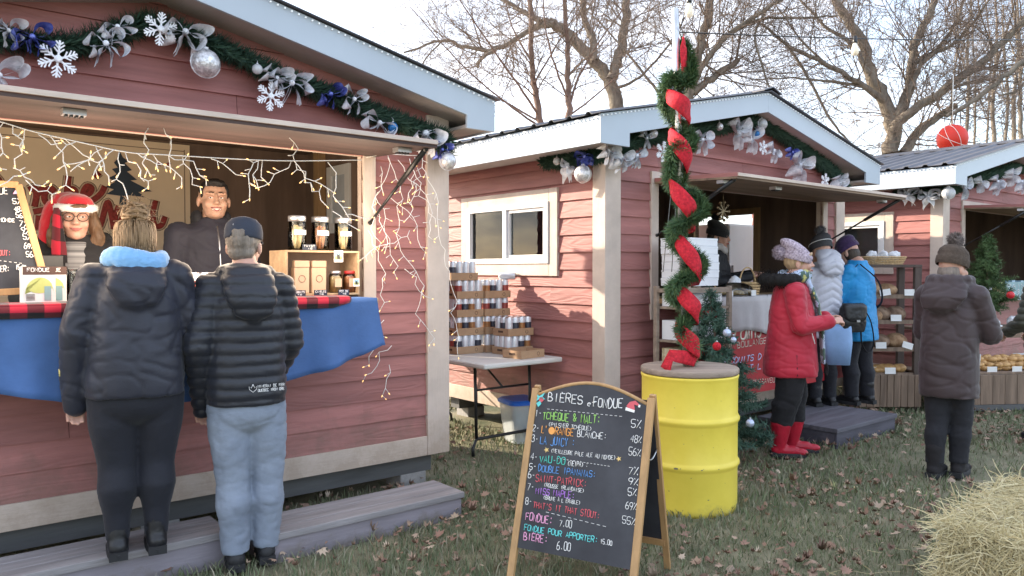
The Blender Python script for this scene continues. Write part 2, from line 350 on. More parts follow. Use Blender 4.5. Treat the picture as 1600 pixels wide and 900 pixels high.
def leaves():
    rg = random.Random(11); mb = MB(); O = leaf_outline()
    n = 0
    while n < 5200:
        y = 2.2 + 9.5*rg.random()**1.35; x = (rg.random()*1.5-.72)*y
        if in_cabin(x, y): continue
        c = noise.noise(Vector((x*.8, y*.8, 2.0)))
        if rg.random() > .42 + c*1.3 + (.3 if x > .5 else -.12): continue
        s = rg.choice([.022, .028, .035, .042, .05, .068]); cu = rg.uniform(-1.2, 2.4); a = rg.random()*6.28; ti = rg.uniform(-.5, .5); asp = rg.uniform(.45, 1)
        M = Matrix.Translation((x, y, .012+rg.random()*.02)) @ Matrix.Rotation(a, 4, 'Z') @ Matrix.Rotation(ti, 4, 'X') @ Matrix.Rotation(rg.uniform(-.4,.4), 4, 'Y')
        vs = [(0, 0, 0)] + [(px*s*asp, py*s, s*cu*(px*px*1.4+py*py*.5)) for px, py in O]
        k = len(O); mb.add(vs, [(0, 1+i, 1+(i+1) % k) for i in range(k)], 0, True, M); n += 1
    m = island_ramp('dry_leaf', [(.27,.17,.12), (.18,.105,.08), (.38,.28,.2), (.24,.135,.1), (.5,.4,.3), (.14,.085,.065), (.32,.2,.15)], .75)
    tag(mb.build('fallen_leaves', m), 'brown fallen maple leaves scattered across the lawn', 'fallen leaves', kind='stuff')
leaves()
# ------------------------------------------------------------------ market cabins
RZ = atan2(.635, .773); U = Vector((.773, .635, 0)).normalized(); V_ = Vector((-U.y, U.x, 0)); NV = -V_
class Fr:                                            # a cabin's own axes: x along its front, y into it
    def __init__(s, x, y): s.o = Vector((x, y, 0)); s.M = Matrix.Translation(s.o) @ Matrix.Rotation(RZ, 4, 'Z'); s.I = s.M.inverted()
    def w(s, x, y, z=0): return s.M @ Vector((x, y, z))
    def front(s, px, py, y=0.0): return s.I @ at_plane(px, py, s.w(0, y, 0), V_)     # photograph pixel -> local point on a plane parallel to the front
    def side(s, px, py, x=0.0): return s.I @ at_plane(px, py, s.w(x, 0, 0), U)
C1 = Fr(-.48, 5.25); C2 = Fr(.72, 5.95); C3 = Fr(4.8, 8.6)
ZB, ZE, ZR, SLOPE, HB = .2, 2.46, 2.86, .215, .14
def wall_courses(mb, rects, gable=None, M=None):
    k0 = 0
    for k in range(24):
        z0 = .33 + HB*k; z1 = z0 + HB
        def board(a0, a1, b0, b1, zz0, zz1):
            f0, f1 = (zz0-z0)/HB, (zz1-z0)/HB; yo = lambda f: lerp(-.022, -.006, f)
            vs = [(a0,yo(f0),zz0),(a1,yo(f0),zz0),(b1,yo(f1),zz1),(b0,yo(f1),zz1),(a0,0,zz0),(a1,0,zz0),(b1,0,zz1),(b0,0,zz1)]
            mb.add(vs, [(0,1,2,3),(4,7,6,5),(0,4,5,1),(3,2,6,7),(0,3,7,4),(1,5,6,2)], 0, False, M)
        for (xa, xb, za, zb_) in rects:
            a, b = max(z0, za), min(z1, zb_)
            if b - a > .004:
                if xb - xa > 1.4 and (k*37+int(xa*10)) % 3 != 0:
                    xj = lerp(xa, xb, .2 + .6*((k*0.381+xa*.17) % 1)); board(xa, xj-.0015, xa, xj-.0015, a, b); board(xj+.0015, xb, xj+.0015, xb, a, b)
                else: board(xa, xb, xa, xb, a, b)
        if gable:
            xm, hw, zt = gable; a, b = max(z0, ZE), min(z1, zt)
            if b - a > .004:
                h0, h1 = min(hw, (zt-a)/SLOPE), min(hw, (zt-b)/SLOPE); board(xm-h0, xm+h0, xm-h1, xm+h1, a, b)
def cabin(fr, x0, x1, D, label, ox, oz0, oz1, flap_d, tan_flap=False, side_windows=(), door=None, ov=.3, seed=1, open_front=True):
    rg = random.Random(seed); root = thing('market_cabin', label, 'cabin', fr.o, RZ, 'red market cabins')
    xm = (x0+x1)/2; hw = (x1-x0)/2; zt = ZR + .02; e = .14
    B = lambda mb, n, m, **k: mb.build(n, m, root, **k)
    mb = MB(); wall_courses(mb, [(x0, ox[0], .33, ZE), (ox[1], x1, .33, ZE), (ox[0], ox[1], .33, oz0), (ox[0], ox[1], oz1, ZE)], (xm, hw, zt))
    B(mb, 'front_wall', RED)
    for sx, sg in ((x0, 1), (x1, -1)):
        M = Matrix(((0, sg, 0, sx), (1, 0, 0, 0), (0, 0, 1, 0), (0, 0, 0, 1))); mb = MB(); hol = None
        for (wx, a, b, c, d) in side_windows:
            if wx == sx: hol = (a, b, c, d)
        if door and door[0] == sx: hol = door[1:]
        if hol: a, b, c, d = hol; rc = [(0, a, .33, ZE), (b, D, .33, ZE), (a, b, .33, c), (a, b, d, ZE)]
        else: rc = [(0, D, .33, ZE)]
        wall_courses(mb, rc, None, M); B(mb, 'side_wall', RED, fix=True)
        mb = MB()
        for (a, b, c, d) in rc: mb.box(sx + (.002 if sg > 0 else -.05), sx + (.05 if sg > 0 else -.002), a, b, c if c > .34 else .2, d)
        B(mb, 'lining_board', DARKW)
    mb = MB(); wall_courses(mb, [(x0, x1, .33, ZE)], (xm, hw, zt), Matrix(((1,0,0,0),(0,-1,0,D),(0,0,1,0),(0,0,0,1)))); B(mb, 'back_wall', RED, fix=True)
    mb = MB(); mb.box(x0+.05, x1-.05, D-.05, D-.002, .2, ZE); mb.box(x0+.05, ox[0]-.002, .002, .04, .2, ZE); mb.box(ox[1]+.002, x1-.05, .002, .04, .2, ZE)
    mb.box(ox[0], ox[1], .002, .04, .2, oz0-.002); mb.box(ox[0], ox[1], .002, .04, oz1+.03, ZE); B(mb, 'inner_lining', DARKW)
    B(MB().box(x0+.06, x1-.06, .05, D-.06, .22, .3), 'floor', FLOORW)
    # trim
    for sx, sg in ((x0, 1), (x1, -1)):
        mb = MB(); a, b = sorted((sx - sg*.034, sx + sg*e)); mb.box(a, b, -.036, -.001, ZB, ZE+.02)
        a, b = sorted((sx - sg*.036, sx - sg*.001)); mb.box(a, b, -.0365, .1, ZB+.001, ZE+.019); B(mb, 'corner_board', CREAM, bevel=.003)
        mb = MB(); a, b = sorted((sx - sg*.033, sx - sg*.002)); mb.box(a, b, .102, D, ZB, .33); B(mb, 'base_rail', CREAM, bevel=.003)
    B(MB().box(x0+e+.001, x1-e-.001, -.034, -.001, ZB, .33), 'base_rail', CREAM_H, bevel=.003)
    fw = .088; mb = MB()
    mb.box(ox[0]-fw, ox[0], -.032, .05, oz0-.16, oz1+.0); mb.box(ox[1], ox[1]+fw, -.032, .05, oz0-.16, oz1+.0)
    mb.box(ox[0]-fw, ox[1]+fw, -.033, .05, oz1+.001, oz1+.1); mb.box(ox[0]+.001, ox[1]-.001, -.03, .05, oz0-.06, oz0); B(mb, 'opening_frame', CREAM, bevel=.003)
    for yy in (.12, D-.3): B(MB().box(x0+.06, x1-.06, yy-.07, yy+.07, .075, .2), 'skid_beam', SKID)
    for xx in (x0+.25, xm, x1-.2):
        for yy in (.15, D-.3): B(MB().box(xx-.1, xx+.1, yy-.1, yy+.1, -.03, .075), 'foundation_block', BLOCK, bevel=.006)
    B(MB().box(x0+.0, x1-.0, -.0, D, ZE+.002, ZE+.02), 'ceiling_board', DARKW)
    # roof: soffit, fascia, corrugated sheets
    fo, ro = .27, .1; xe0, xe1 = x0-ov, x1+ov; zu = lambda x: ZR - SLOPE*abs(x-xm); th = .035
    mb = MB(); poly = [(xe0, zu(xe0)), (xm, ZR), (xe1, zu(xe1)), (xe1, zu(xe1)+th), (xm, ZR+th), (xe0, zu(xe0)+th)]
    zl = zu(xe0) - .03
    mb.prism([(xe0+.02, zu(xe0)), (xm, ZR), (xm, ZR+th), (xe0+.02, zu(xe0)+th)], -fo+.022, D+ro); mb.prism([(xm+.0005, ZR), (xe1-.02, zu(xe1)), (xe1-.02, zu(xe1)+th), (xm+.0005, ZR+th)], -fo+.022, D+ro)
    mb.box(xe0+.02, x0-.037, -fo+.022, D+ro, zl, zl+.02); mb.box(x1+.037, xe1-.02, -fo+.022, D+ro, zl, zl+.02); B(mb, 'soffit', SOFFIT, fix=True)
    H = .17
    for sg, xe, xw in ((-1, xe0, x0), (1, xe1, x1)):
        xi = xw + sg*.02
        P = [(xm, ZR-.004), (xi, zu(xi)-.004), (xi, zl-.01), (xe, zl-.01), (xe, zu(xe)+H), (xm, ZR+H)]
        B(MB().prism(P, -fo, -fo+.02), 'fascia', FASC, fix=True, bevel=.002)
        a, b = sorted((xe, xe-sg*.019)); B(MB().box(a, b, -fo+.0205, D+ro, zl-.01, zu(xe)+H-.01), 'fascia', FASC, bevel=.002)
        # corrugated sheet
        mb = MB(); ys = []; y = -fo-.035
        while y < D+ro+.02: ys += [(y, 0), (y+.1, 0), (y+.12, .02), (y+.15, .02), (y+.17, 0)]; y += .2
        xo = xe + sg*.03; zo = zu(xo)+H+.008
        vs = [(xo, yy, zo+hh) for yy, hh in ys] + [(xm, yy, ZR+H+.008+hh) for yy, hh in ys]
        n = len(ys); mb.add(vs, [(i, i+1, n+i+1, n+i) for i in range(n-1)]); B(mb, 'roof_sheet', ROOFM, solid=.004)
        # led rope on the top edge of the fascia
        mb = MB(); k = int(hw/.035)
        for i in range(k):
            x = lerp(xm, xe, (i+.5)/k); mb.cbox((x, -fo-.007, zu(x)+H-.016), (.008, .01, .008))
        for i in range(int((D+fo)/.04)):
            mb.cbox((xe+sg*.007, -fo+i*.04, zu(xe)+H-.03), (.01, .009, .008))
        tag(B(mb, 'led_strip', LED), 'row of tiny white led lights along the roof edge', kind='stuff')
    B(MB().prism([(xm-.14, ZR+H-.01), (xm, ZR+H+.035), (xm+.14, ZR+H-.01), (xm+.14, ZR+H+.0), (xm, ZR+H+.045), (xm-.14, ZR+H+.0)], -fo-.05, D+ro+.03), 'ridge_cap', ROOFM, fix=True)
    # raised flap with struts
    fx0, fx1 = ox[0]-.06, ox[1]+.085; z0, z1 = oz1+.0, oz1-.03; mb = MB(); fl = None
    poly = [(-.036, z0-.002), (-flap_d, z1), (-flap_d, z1+.016), (-.036, z0+.014)]
    Mx = Matrix(((0,1,0,0),(1,0,0,0),(0,0,1,0),(0,0,0,1)))
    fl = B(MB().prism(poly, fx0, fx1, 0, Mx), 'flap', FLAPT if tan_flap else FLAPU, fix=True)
    poly = [(-.036, z0+.0145), (-flap_d, z1+.0165), (-flap_d, z1+.045), (-.036, z0+.043)]
    MB().prism(poly, fx0, fx1, 0, Mx).build('flap_skin', RED, fl, fix=True)
    MB().box(fx0, fx1, -flap_d-.012, -flap_d-.0005, z1+.018, z1+.042).build('edge_strip', CREAM_H, fl, bevel=.002)
    for xx in (fx0+.06, xm-.5, fx1-.14):
        mb = MB().box(xx-.045, xx+.045, -flap_d*.8-.03, -flap_d*.8+.03, z1-.022, z1-.001+.004); 
        for q in (-.03, -.01, .01, .03): mb.cbox((xx+q, -flap_d*.8, z1-.026), (.01, .04, .008), 1)
        mb.build('hinge_plate', [STEEL, BLACK], fl)
    for xx in (ox[0]-.03, ox[1]+.04):
        mb = MB(); a = Vector((xx, -.04, oz1-.42)); b = Vector((xx+(.0), -flap_d+.05, z1-.004)); c = a.lerp(b, .55)
        mb.tube([a, c], .009, 8); mb.tube([c, b], .016, 8); mb.ball(a, .014); mb.ball(b, .017); B(mb, 'flap_strut', BLACK)
    for (wx, a, b, c, d) in side_windows:
        sg = 1 if wx == x0 else -1; o_ = wx - sg*.0; X = lambda p, q: sorted((wx-sg*p, wx-sg*q))
        mb = MB(); t = .105
        for (ya, yb, za, zb_) in ((a-t, a, c-t, d+t), (b, b+t, c-t, d+t), (a+.001, b-.001, d, d+t-.001), (a+.001, b-.001, c-t+.001, c)):
            xa, xb = X(.034, -.03); mb.box(xa, xb, ya, yb, za, zb_)
        wf = B(mb, 'window', CREAM, bevel=.003)
        mb = MB(); s = .045
        for (ya, yb, za, zb_) in ((a, a+s, c, d), (b-s, b, c, d), (a+s+.001, b-s-.001, d-s, d), (a+s+.001, b-s-.001, c, c+s), ((a+b)/2-.02, (a+b)/2+.03, c+s+.001, d-s-.001)):
            xa, xb = X(.045, -.02); mb.box(xa, xb, ya, yb, za, zb_)
        m2 = (a+b)/2
        for (ya, yb, za, zb_) in ((a+s, a+s+.03, c+s, d-s), (m2-.05, m2-.0201, c+s, d-s), (a+s+.031, m2-.051, d-s-.03, d-s), (a+s+.031, m2-.051, c+s, c+s+.03)):
            xa, xb = X(.03, -.0); mb.box(xa, xb, ya, yb, za, zb_)
        mb.build('window_frame', VINYL, wf, bevel=.002)
        for (ya, yb) in ((a+s, m2-.02), (m2+.03, b-s)):
            xa, xb = X(.008, .003); MB().box(xa, xb, ya, yb, c+s, d-s).build('pane', GLASS, wf)
        xa, xb = X(-.052, -.06)
        MB().box(xa, xb, a-.05, b+.05, c-.05, d+.05).build('window_blind', INTERIOR, wf) if not door else None
    if door:
        wx, a, b, c, d = door; xa, xb = sorted((wx-.09, wx+.02)); mb = MB()
        mb.box(xa, xb, a-.07, a, c, d+.07); mb.box(xa, xb, b, b+.07, c, d+.07); mb.box(xa, xb, a+.001, b-.001, d, d+.068); B(mb, 'door_frame', PINE)
    return root
W_ = 3.62
cab1 = cabin(C1, -W_, 0, 2.1, 'nearest red market cabin with plaid-edged counter and blue cloth', (-3.1, -.612), 1.24, 2.165, .733, door=(-W_, .4, 1.95, .3, 2.25), ov=.25, seed=1)  # left-wall doorway is unseen, added to let daylight into the stall
cab2 = cabin(C2, 0, W_, 2.4, 'middle red bakery cabin with white window and raised tan flap', (.6, 3.22), 1.2, 2.15, .82, True, [(0, .615, 1.755, 1.5, 2.02)], door=(W_, 1.0, 1.85, .3, 2.1), ov=.33, seed=2)
cab3 = cabin(C3, 0, W_, 2.4, 'farthest red cabin at right showing its ribbed metal roof', (.6, 3.22), 1.2, 2.15, .75, True, [(0, .615, 1.755, 1.5, 2.02)], ov=.33, seed=3)
# window in cabin 1's right wall seen from inside through the counter opening
mb = MB().box(-.075, -.052, 1.2, 1.28, 1.75, 2.3).box(-.075, -.052, 1.52, 1.6, 1.75, 2.3).box(-.0749, -.053, 1.281, 1.519, 2.22, 2.3).box(-.0749, -.053, 1.281, 1.519, 1.75, 1.83)
iw = mb.build('window', VINYL, cab1, bevel=.003)
MB().box(-.06, -.055, 1.28, 1.52, 1.83, 2.22).build('pane', mat('bright_pane', (.55,.6,.66), .15, .1, 5), iw)
MB().box(-.12, -.0525, 1.66, 1.75, .3, 2.45).build('wall_stud', PINE, cab1)
# ------------------------------------------------------------------ bare trees behind the cabins
BARK = mat('bark_grey', (.15,.125,.105), .9, .35, 9, .8, 40, (1,1,.3), col2=(.28,.24,.19))
BARK2 = mat('bark_brown', (.17,.11,.085), .9, .3, 9, .6, 40, (1,1,.3)); TWIG = mat('twig', (.2,.15,.12), .9, .3, 8)
def twigs(mb, p, d, L, r, lev, rg, bend=.25, m=1):
    n = 5 if lev > 1 else 4; pts = [Vector(p)]; d = Vector(d).normalized(); step = L/n
    for i in range(n):
        d = (d + Vector((rg.gauss(0, bend), rg.gauss(0, bend), rg.gauss(.03, bend)))*.55).normalized(); pts.append(pts[-1] + d*step)
    mb.tube(pts, [lerp(r, max(r*.3, .002), i/n)*.8 for i in range(n+1)], 5 if r > .02 else 3, m, False)
    if lev <= 0: return
    k = {3: 7, 2: 6, 1: 6}.get(lev, 4)
    for i in range(k):
        t = rg.uniform(.15, 1) * n; j = min(int(t), n-1); q = pts[j].lerp(pts[j+1], t-j)
        ax = (pts[j+1]-pts[j]).normalized(); pr = Vector((rg.gauss(0,1), rg.gauss(0,1), rg.gauss(.15,1))); pr = (pr - ax*pr.dot(ax)).normalized()
        twigs(mb, q, ax*rg.uniform(.55, 1.0) + pr*rg.uniform(.5, .95), L*rg.uniform(.38, .68), r*.5, lev-1, rg, bend, m)
def px_tree(name, label, limbs, Y, base_px, rg_seed, bark=None, dens=1.0, lev=2, tl=1.6, group=None):
    """limbs: (points in photograph pixels, depth offset at the far end in m, start radius m, end radius m, how many side branches)"""
    rg = random.Random(rg_seed); tr = MB(); cr = MB(); s = Y/F_PX
    b0 = at_Y(base_px[0], base_px[1], Y); root = thing(name, label, 'tree', (b0.x, Y, 0), 0, group); o = Vector((b0.x, Y, 0))
    tr.tube([Vector((0, 0, -.1)), Vector((0, 0, .15)), (b0-o)*.5, b0-o], [limbs[0][2]*1.7, limbs[0][2]*1.25, limbs[0][2]*1.08, limbs[0][2]], 9, 0, False)
    for P, dz, r0, r1, nb in limbs:
        r0 *= .7; r1 *= .66
        k = len(P); pts = [at_Y(px, py, Y + dz*i/(k-1)) - o for i, (px, py) in enumerate(P)]; pts = smooth_pts(pts, 5); n = len(pts)
        for i in range(1, n-1): pts[i] += Vector((rg.gauss(0, .02), 0, rg.gauss(0, .02)))*min(1, r0*10)
        tr.tube(pts, [lerp(r0, r1, i/(n-1)) for i in range(n)], 8 if r0 > .05 else 6, 0, False)
        for b in range(int(nb*dens)):
            t = rg.uniform(.12, 1)**.8 * (n-1); j = min(int(t), n-2); q = pts[j].lerp(pts[j+1], t-j); ax = (pts[j+1]-pts[j]).normalized()
            pr = Vector((rg.gauss(0,1), rg.gauss(0,.7), rg.gauss(.25,.9))); pr = (pr - ax*pr.dot(ax)).normalized(); r = lerp(r0, r1, t/(n-1))
            twigs(cr, q, ax*rg.uniform(.4, .9) + pr*rg.uniform(.6, 1), tl*rg.uniform(.5, 1.25), min(.02, r*.36), lev, rg, .3, 0)
    tr.build('trunk', bark or BARK, root); cr.build('crown', TWIG, root); return root
px_tree('bare_tree', 'slim bare tree, left of the two thin trunks over the middle roof',
    [([(846,206),(838,150),(831,110),(829,40),(828,-60),(826,-150)], .3, .085, .05, 18), ([(842,180),(800,120),(745,40),(700,-30)], -1, .035, .012, 10), ([(846,200),(790,160),(720,100),(640,10)], -1.2, .032, .01, 11),
     ([(835,130),(870,70),(925,-20)], .6, .03, .01, 8), ([(843,190),(770,150),(690,125),(625,120)], .8, .026, .008, 10), ([(832,100),(800,40),(780,-40)], .5, .03, .01, 7)], 13.5, (846,215), 21, BARK2, 1.25, 2, 1.25, 'thin bare trees')
px_tree('bare_tree', 'slim bare tree, right of the two thin trunks over the middle roof',
    [([(887,192),(888,140),(887,94),(884,40),(880,-80)], .3, .08, .05, 18), ([(889,170),(905,120),(940,60),(1000,-20)], .6, .034, .012, 10), ([(886,150),(866,100),(852,40),(846,-40)], -.6, .03, .012, 8), ([(890,180),(930,150),(985,100),(1040,60)], .8, .026, .008, 9)], 13.2, (887,205), 22, BARK2, 1.25, 2, 1.2, 'thin bare trees')
px_tree('bare_tree', 'leaning bare tree with forked trunk and a long limb arching left',
    [([(970,190),(962,158),(953,125),(928,94),(891,56),(866,38),(845,34)], .4, .23, .14, 8), ([(866,38),(831,45),(775,77),(731,74),(690,64),(631,82)], .8, .1, .03, 20), ([(955,125),(966,92),(975,50),(980,0),(990,-90)], .3, .17, .1, 14), ([(930,96),(924,60),(912,20),(900,-60)], .8, .13, .07, 12),
     ([(775,77),(752,92),(746,106)], 0, .06, .05, 5), ([(845,34),(800,8),(740,-30)], 1, .09, .04, 10), ([(960,140),(1000,120),(1045,70),(1090,-10)], .6, .05, .015, 10), ([(690,64),(660,100),(640,150)], .4, .03, .008, 8)], 16, (974,215), 23, BARK, 1.7, 2, 1.75, 'large bare trees')
px_tree('bare_tree', 'bare tree with sawn-off limb behind the garlanded pole',
    [([(1062,205),(1068,170),(1081,140),(1092,80),(1104,30),(1118,-60)], .4, .19, .1, 12), ([(1081,144),(1112,122),(1153,93)], .3, .11, .085, 9), ([(1070,165),(1095,105),(1143,52),(1198,14),(1250,-20)], -.5, .1, .04, 16), ([(1198,14),(1180,60),(1200,130),(1212,170)], -.4, .04, .02, 8),
     ([(1064,190),(1010,120),(960,60),(900,0)], .8, .05, .012, 12), ([(1100,100),(1150,130),(1185,170)], .5, .03, .01, 7), ([(1143,52),(1190,30),(1260,28),(1310,24)], .2, .05, .02, 10)], 14.5, (1060,225), 24, BARK, 1.6, 2, 1.6, 'large bare trees')
px_tree('bare_tree', 'big spreading bare tree with thick sunlit trunk between the middle and far roofs',
    [([(1391,240),(1394,200),(1382,158),(1360,116),(1346,62),(1318,22),(1290,-40)], .5, .235, .11, 12), ([(1395,205),(1414,182),(1462,148),(1531,100),(1600,36),(1680,-20)], -.8, .15, .07, 16), ([(1396,200),(1421,140),(1428,72),(1456,17),(1475,-60)], .4, .17, .08, 16),
     ([(1380,158),(1349,134),(1290,100),(1229,69),(1181,31)], -.6, .1, .03, 16), ([(1352,136),(1300,128),(1240,122),(1180,124)], -1, .05, .012, 12), ([(1411,240),(1438,203),(1493,165)], .3, .15, .1, 10), ([(1360,116),(1330,70),(1290,40),(1240,-10)], .6, .08, .03, 12),
     ([(1428,100),(1470,70),(1500,20),(1520,-40)], .8, .07, .03, 12), ([(1229,69),(1262,120),(1300,190),(1330,225)], -.4, .045, .03, 9), ([(1316,222),(1345,236),(1365,246)], 0, .06, .05, 3), ([(1462,148),(1530,125),(1600,130)], .3, .05, .015, 8),
     ([(1405,190),(1440,100),(1500,60),(1560,-20)], -.3, .08, .03, 12), ([(1290,100),(1250,60),(1200,-10)], .4, .04, .015, 8)], 15.5, (1391,250), 25, BARK, 1.7, 2, 1.75, 'large bare trees')
px_tree('bare_tree', 'bare tree arching a mossy limb in from the right edge above the far roof', [([(1700,60),(1660,85),(1600,95),(1545,140),(1500,170),(1478,182)], .3, .09, .05, 14), ([(1640,90),(1590,140),(1560,150)], .2, .05, .02, 8), ([(1700,60),(1690,-50)], 0, .12, .09, 4)], 14, (1705,120), 26, BARK, 1.4, 2, 1.4, 'large bare trees')
rg = random.Random(5)
WOODL = ['thin pale trunk', 'slender grey trunk', 'straight young trunk', 'forked thin trunk']
for i, x in enumerate([1508,1522,1541,1553,1570,1584,1596,1612,1490]):
    Y = rg.uniform(22, 30); r = rg.uniform(.06, .11); top = rg.uniform(-40, 10)
    L = [([(x, 235), (x+rg.uniform(-5,5), 150), (x+rg.uniform(-8,8), 70), (x+rg.uniform(-12,12), top)], .2, r, r*.4, 16)]
    for k in range(3):
        y = rg.uniform(80, 190); sx = rg.choice((-1, 1)); L.append(([(x, y), (x+sx*10, y-35), (x+sx*rg.uniform(18, 34), y-90)], .3, r*.4, .012, 7))
    px_tree('background_tree', 'thin bare tree in the distant row above the far roof at right', L, Y, (x, 240), 40+i, BARK, 1, 1, 1.5, 'background trees at right')
# far scrub and a wooded skyline low behind everything
rg = random.Random(8); mb = MB()
for i in range(900):
    x = rg.uniform(-60, 75); y = rg.uniform(38, 60); h = rg.uniform(1.2, 3.4); p = Vector((x, y, 0))
    for j in range(3):
        d = Vector((rg.gauss(0, .35), rg.gauss(0, .2), 1)).normalized(); q = p + d*h*rg.uniform(.6, 1); mb.tube([p, p.lerp(q, .5)+Vector((rg.gauss(0,.1),0,0)), q], [.05, .03, .008], 3, 0, False)
        for k in range(3): t = p.lerp(q, rg.uniform(.3, .9)); mb.tube([t, t+Vector((rg.gauss(0,.5), rg.gauss(0,.3), rg.uniform(.2,.8)))], [.018, .006], 3, 0, False)
tag(mb.build('distant_thicket', mat('thicket', (.16,.13,.1), .95, .3, 2)), 'leafless brown thicket far behind the cabins', 'thicket', kind='stuff')
# farther red cabin seen through the doorway of the bakery cabin
r = thing('market_cabin', 'distant red cabin seen through the open doorway of the bakery', 'cabin', (10.6, 33, 0), .3, 'red market cabins')
mb = MB(); wall_courses(mb, [(-1.8, 1.8, .2, 2.3)]); mb.box(-1.8, 1.8, .001, 2.4, .2, 2.3); mb.build('front_wall', RED, r)
MB().prism([(-.25, 2.3), (1.2, 2.95), (2.65, 2.3)], -2.1, 2.1, 0, Matrix(((0,1,0,0),(1,0,0,0),(0,0,1,0),(0,0,0,1)))).build('roof', mat('red_roof', (.35,.07,.06), .6), r, fix=True)
MB().box(-2.1, 2.1, -.27, -.24, 2.2, 2.32).build('fascia', FASC, r)
# ------------------------------------------------------------------ hand lettering (stroke glyphs on a 4 x 6 grid)
GL = {'A':'00 26 40;12 32','B':'00 06 26 35 34 23 03;23 42 41 30 00','C':'45 36 16 05 01 10 30 41','D':'00 06 26 44 42 20 00','E':'46 06 00 40;03 33','F':'46 06 00;03 33','G':'45 36 16 05 01 10 30 41 43 23','H':'00 06;40 46;03 43','I':'20 26','J':'46 41 30 10 01','K':'00 06;46 03 40','L':'06 00 40',
'M':'00 06 23 46 40','N':'00 06 40 46','O':'10 01 05 16 36 45 41 30 10','P':'00 06 36 45 44 33 03','Q':'10 01 05 16 36 45 41 30 10;22 40','R':'00 06 36 45 44 33 03;23 40','S':'45 36 16 05 04 13 33 42 41 30 10 01','T':'06 46;26 20','U':'06 01 10 30 41 46','V':'06 20 46','W':'06 10 23 30 46','X':'00 46;06 40','Y':'06 23 46;23 20','Z':'06 46 00 40',
'0':'10 01 05 16 36 45 41 30 10','1':'15 26 20','2':'05 16 36 45 44 00 40','3':'05 16 36 45 34 23 34 42 41 30 10 01','4':'30 36 02 42','5':'46 06 03 33 42 41 30 10 01','6':'36 15 02 01 10 30 41 42 33 13 02','7':'06 46 10','8':'13 04 05 16 36 45 44 33 13 02 01 10 30 41 42 33','9':'44 33 13 04 05 16 36 45 44 20',
':':'21 22;24 25','.':'20 21','-':'13 33','%':'00 46;06 15;31 40','&':'40 04 05 16 25 24 01 10 20 43','(':'36 14 12 30',')':'16 34 32 10',"'":'26 24','é':'','*':'20 26;03 43;05 41;01 45','/':'00 46','e':'02 42 33 13 02 01 10 30','t':'26 21 30;04 44','$':'45 36 16 05 04 13 33 42 41 30 10 01;27 2/'}
ACC = {'È':('E','17 26'),'É':('E','26 38'),'Ê':('E','07 28 47'),'Ë':('E','17 18;37 38')}
def glyph(c):
    a = None
    if c in ACC: c, a = ACC[c]
    s = GL.get(c, ''); st = [[(int(p[0]), int(p[1])) for p in q.split()] for q in s.split(';') if q] if c != '$' else []
    if a: st += [[(int(p[0]), int(p[1])) for p in q.split()] for q in a.split(';')]
    return st
def letter(mb, text, o, ex, ey, h, wtot=None, r=.003, rg=None, slant=0, adv=5.4, wob=.25):
    """writes text from o along ex, letters h tall along ey, squeezed to the width wtot"""
    o, ex, ey = Vector(o), Vector(ex).normalized(), Vector(ey).normalized(); n = len(text); u = h/6; nz = ex.cross(ey)
    sx = (wtot/(n*adv)) if wtot else u
    for i, c in enumerate(text):
        dx = rg.gauss(0, wob*.3) if rg else 0; dy = rg.gauss(0, wob) if rg else 0; k = 1 + (rg.gauss(0, .05) if rg else 0)
        for st in glyph(c):
            P = [o + ex*((i*adv + x + dx + slant*y)*sx) + ey*((y*k+dy)*u) for x, y in st]
            if len(P) > 3 and c in 'BCDGJOPQRSU0235689&e': P = smooth_pts(P, 2)
            mb.tube(P, r, 5, 0, True, True, flat=.45, ref=nz)
    return mb
CHALK = lambda n, c: mat('chalk_'+n, c, .9, .06, 30)
WHITE_CH = CHALK('white', (.8,.8,.78))
# ------------------------------------------------------------------ sandwich board
BOARD = mat('chalkboard', (.032,.033,.042), .55, .3, 5, .05, 40, col2=(.05,.052,.062)); BFRAME = mat('board_frame', (.42,.25,.11), .5, .2, 6, .2, 25, (4,4,.4))
nB = Vector((.482, .876, 0)).normalized(); eB = Vector((.876, -.482, 0)).normalized()
fR = Vector((.505, 3.235, 0)); topc = fR + nB*.27 + Vector((0, 0, .88))
dn = (topc - fR); upB = dn.normalized(); nF = eB.cross(upB); nF = nF if nF.y < 0 else -nF      # front face normal
fL = fR - eB*.588
sb = thing('sandwich_board', 'wooden framed chalkboard easel on the grass listing beers and fondue in coloured chalk', 'sandwich board', (0, 0, 0))
for f in (fL, fR): MB().bar(f - upB*.0, f + upB*dn.length*.985, .034, .022, 0, nF).build('front_leg', BFRAME, sb, bevel=.003)
q0, q1 = fL + eB*.018 + upB*.16, fR - eB*.018 + upB*.16; hb = dn.length*.985 - .16
arc = [q0.lerp(q1, t) + upB*(hb - .03 + .075*sin(pi*t)) for t in np.linspace(0, 1, 17)]
fv = [q0] + arc + [q1]; k = len(fv); th = nF*.006
MB().add([p + th for p in fv] + [p - th for p in fv], [tuple(range(k)), tuple(range(2*k-1, k-1, -1))] + [(i, i+k, (i+1) % k + k, (i+1) % k) for i in range(k)]).build('front_panel', BOARD, sb, fix=True)
MB().tube([p + nF*.002 for p in arc], .009, 6).build('top_rim', BFRAME, sb)
nb2 = Vector((nB.x, nB.y, 0)); rR = fR + nB*.52; rL = fL + nB*.52; ur = (topc - nB*.0 + Vector((0,0,.0)) - rR).normalized()
for f, g in ((rL, topc - eB*.588), (rR, topc)):
    MB().bar(f, g + nB*.012, .03, .02, 0, nB).build('rear_leg', BFRAME, sb, bevel=.003)
a0, a1 = rL.lerp(topc - eB*.588, .16), rR.lerp(topc, .16); b0, b1 = rL.lerp(topc - eB*.588, .97), rR.lerp(topc, .97)
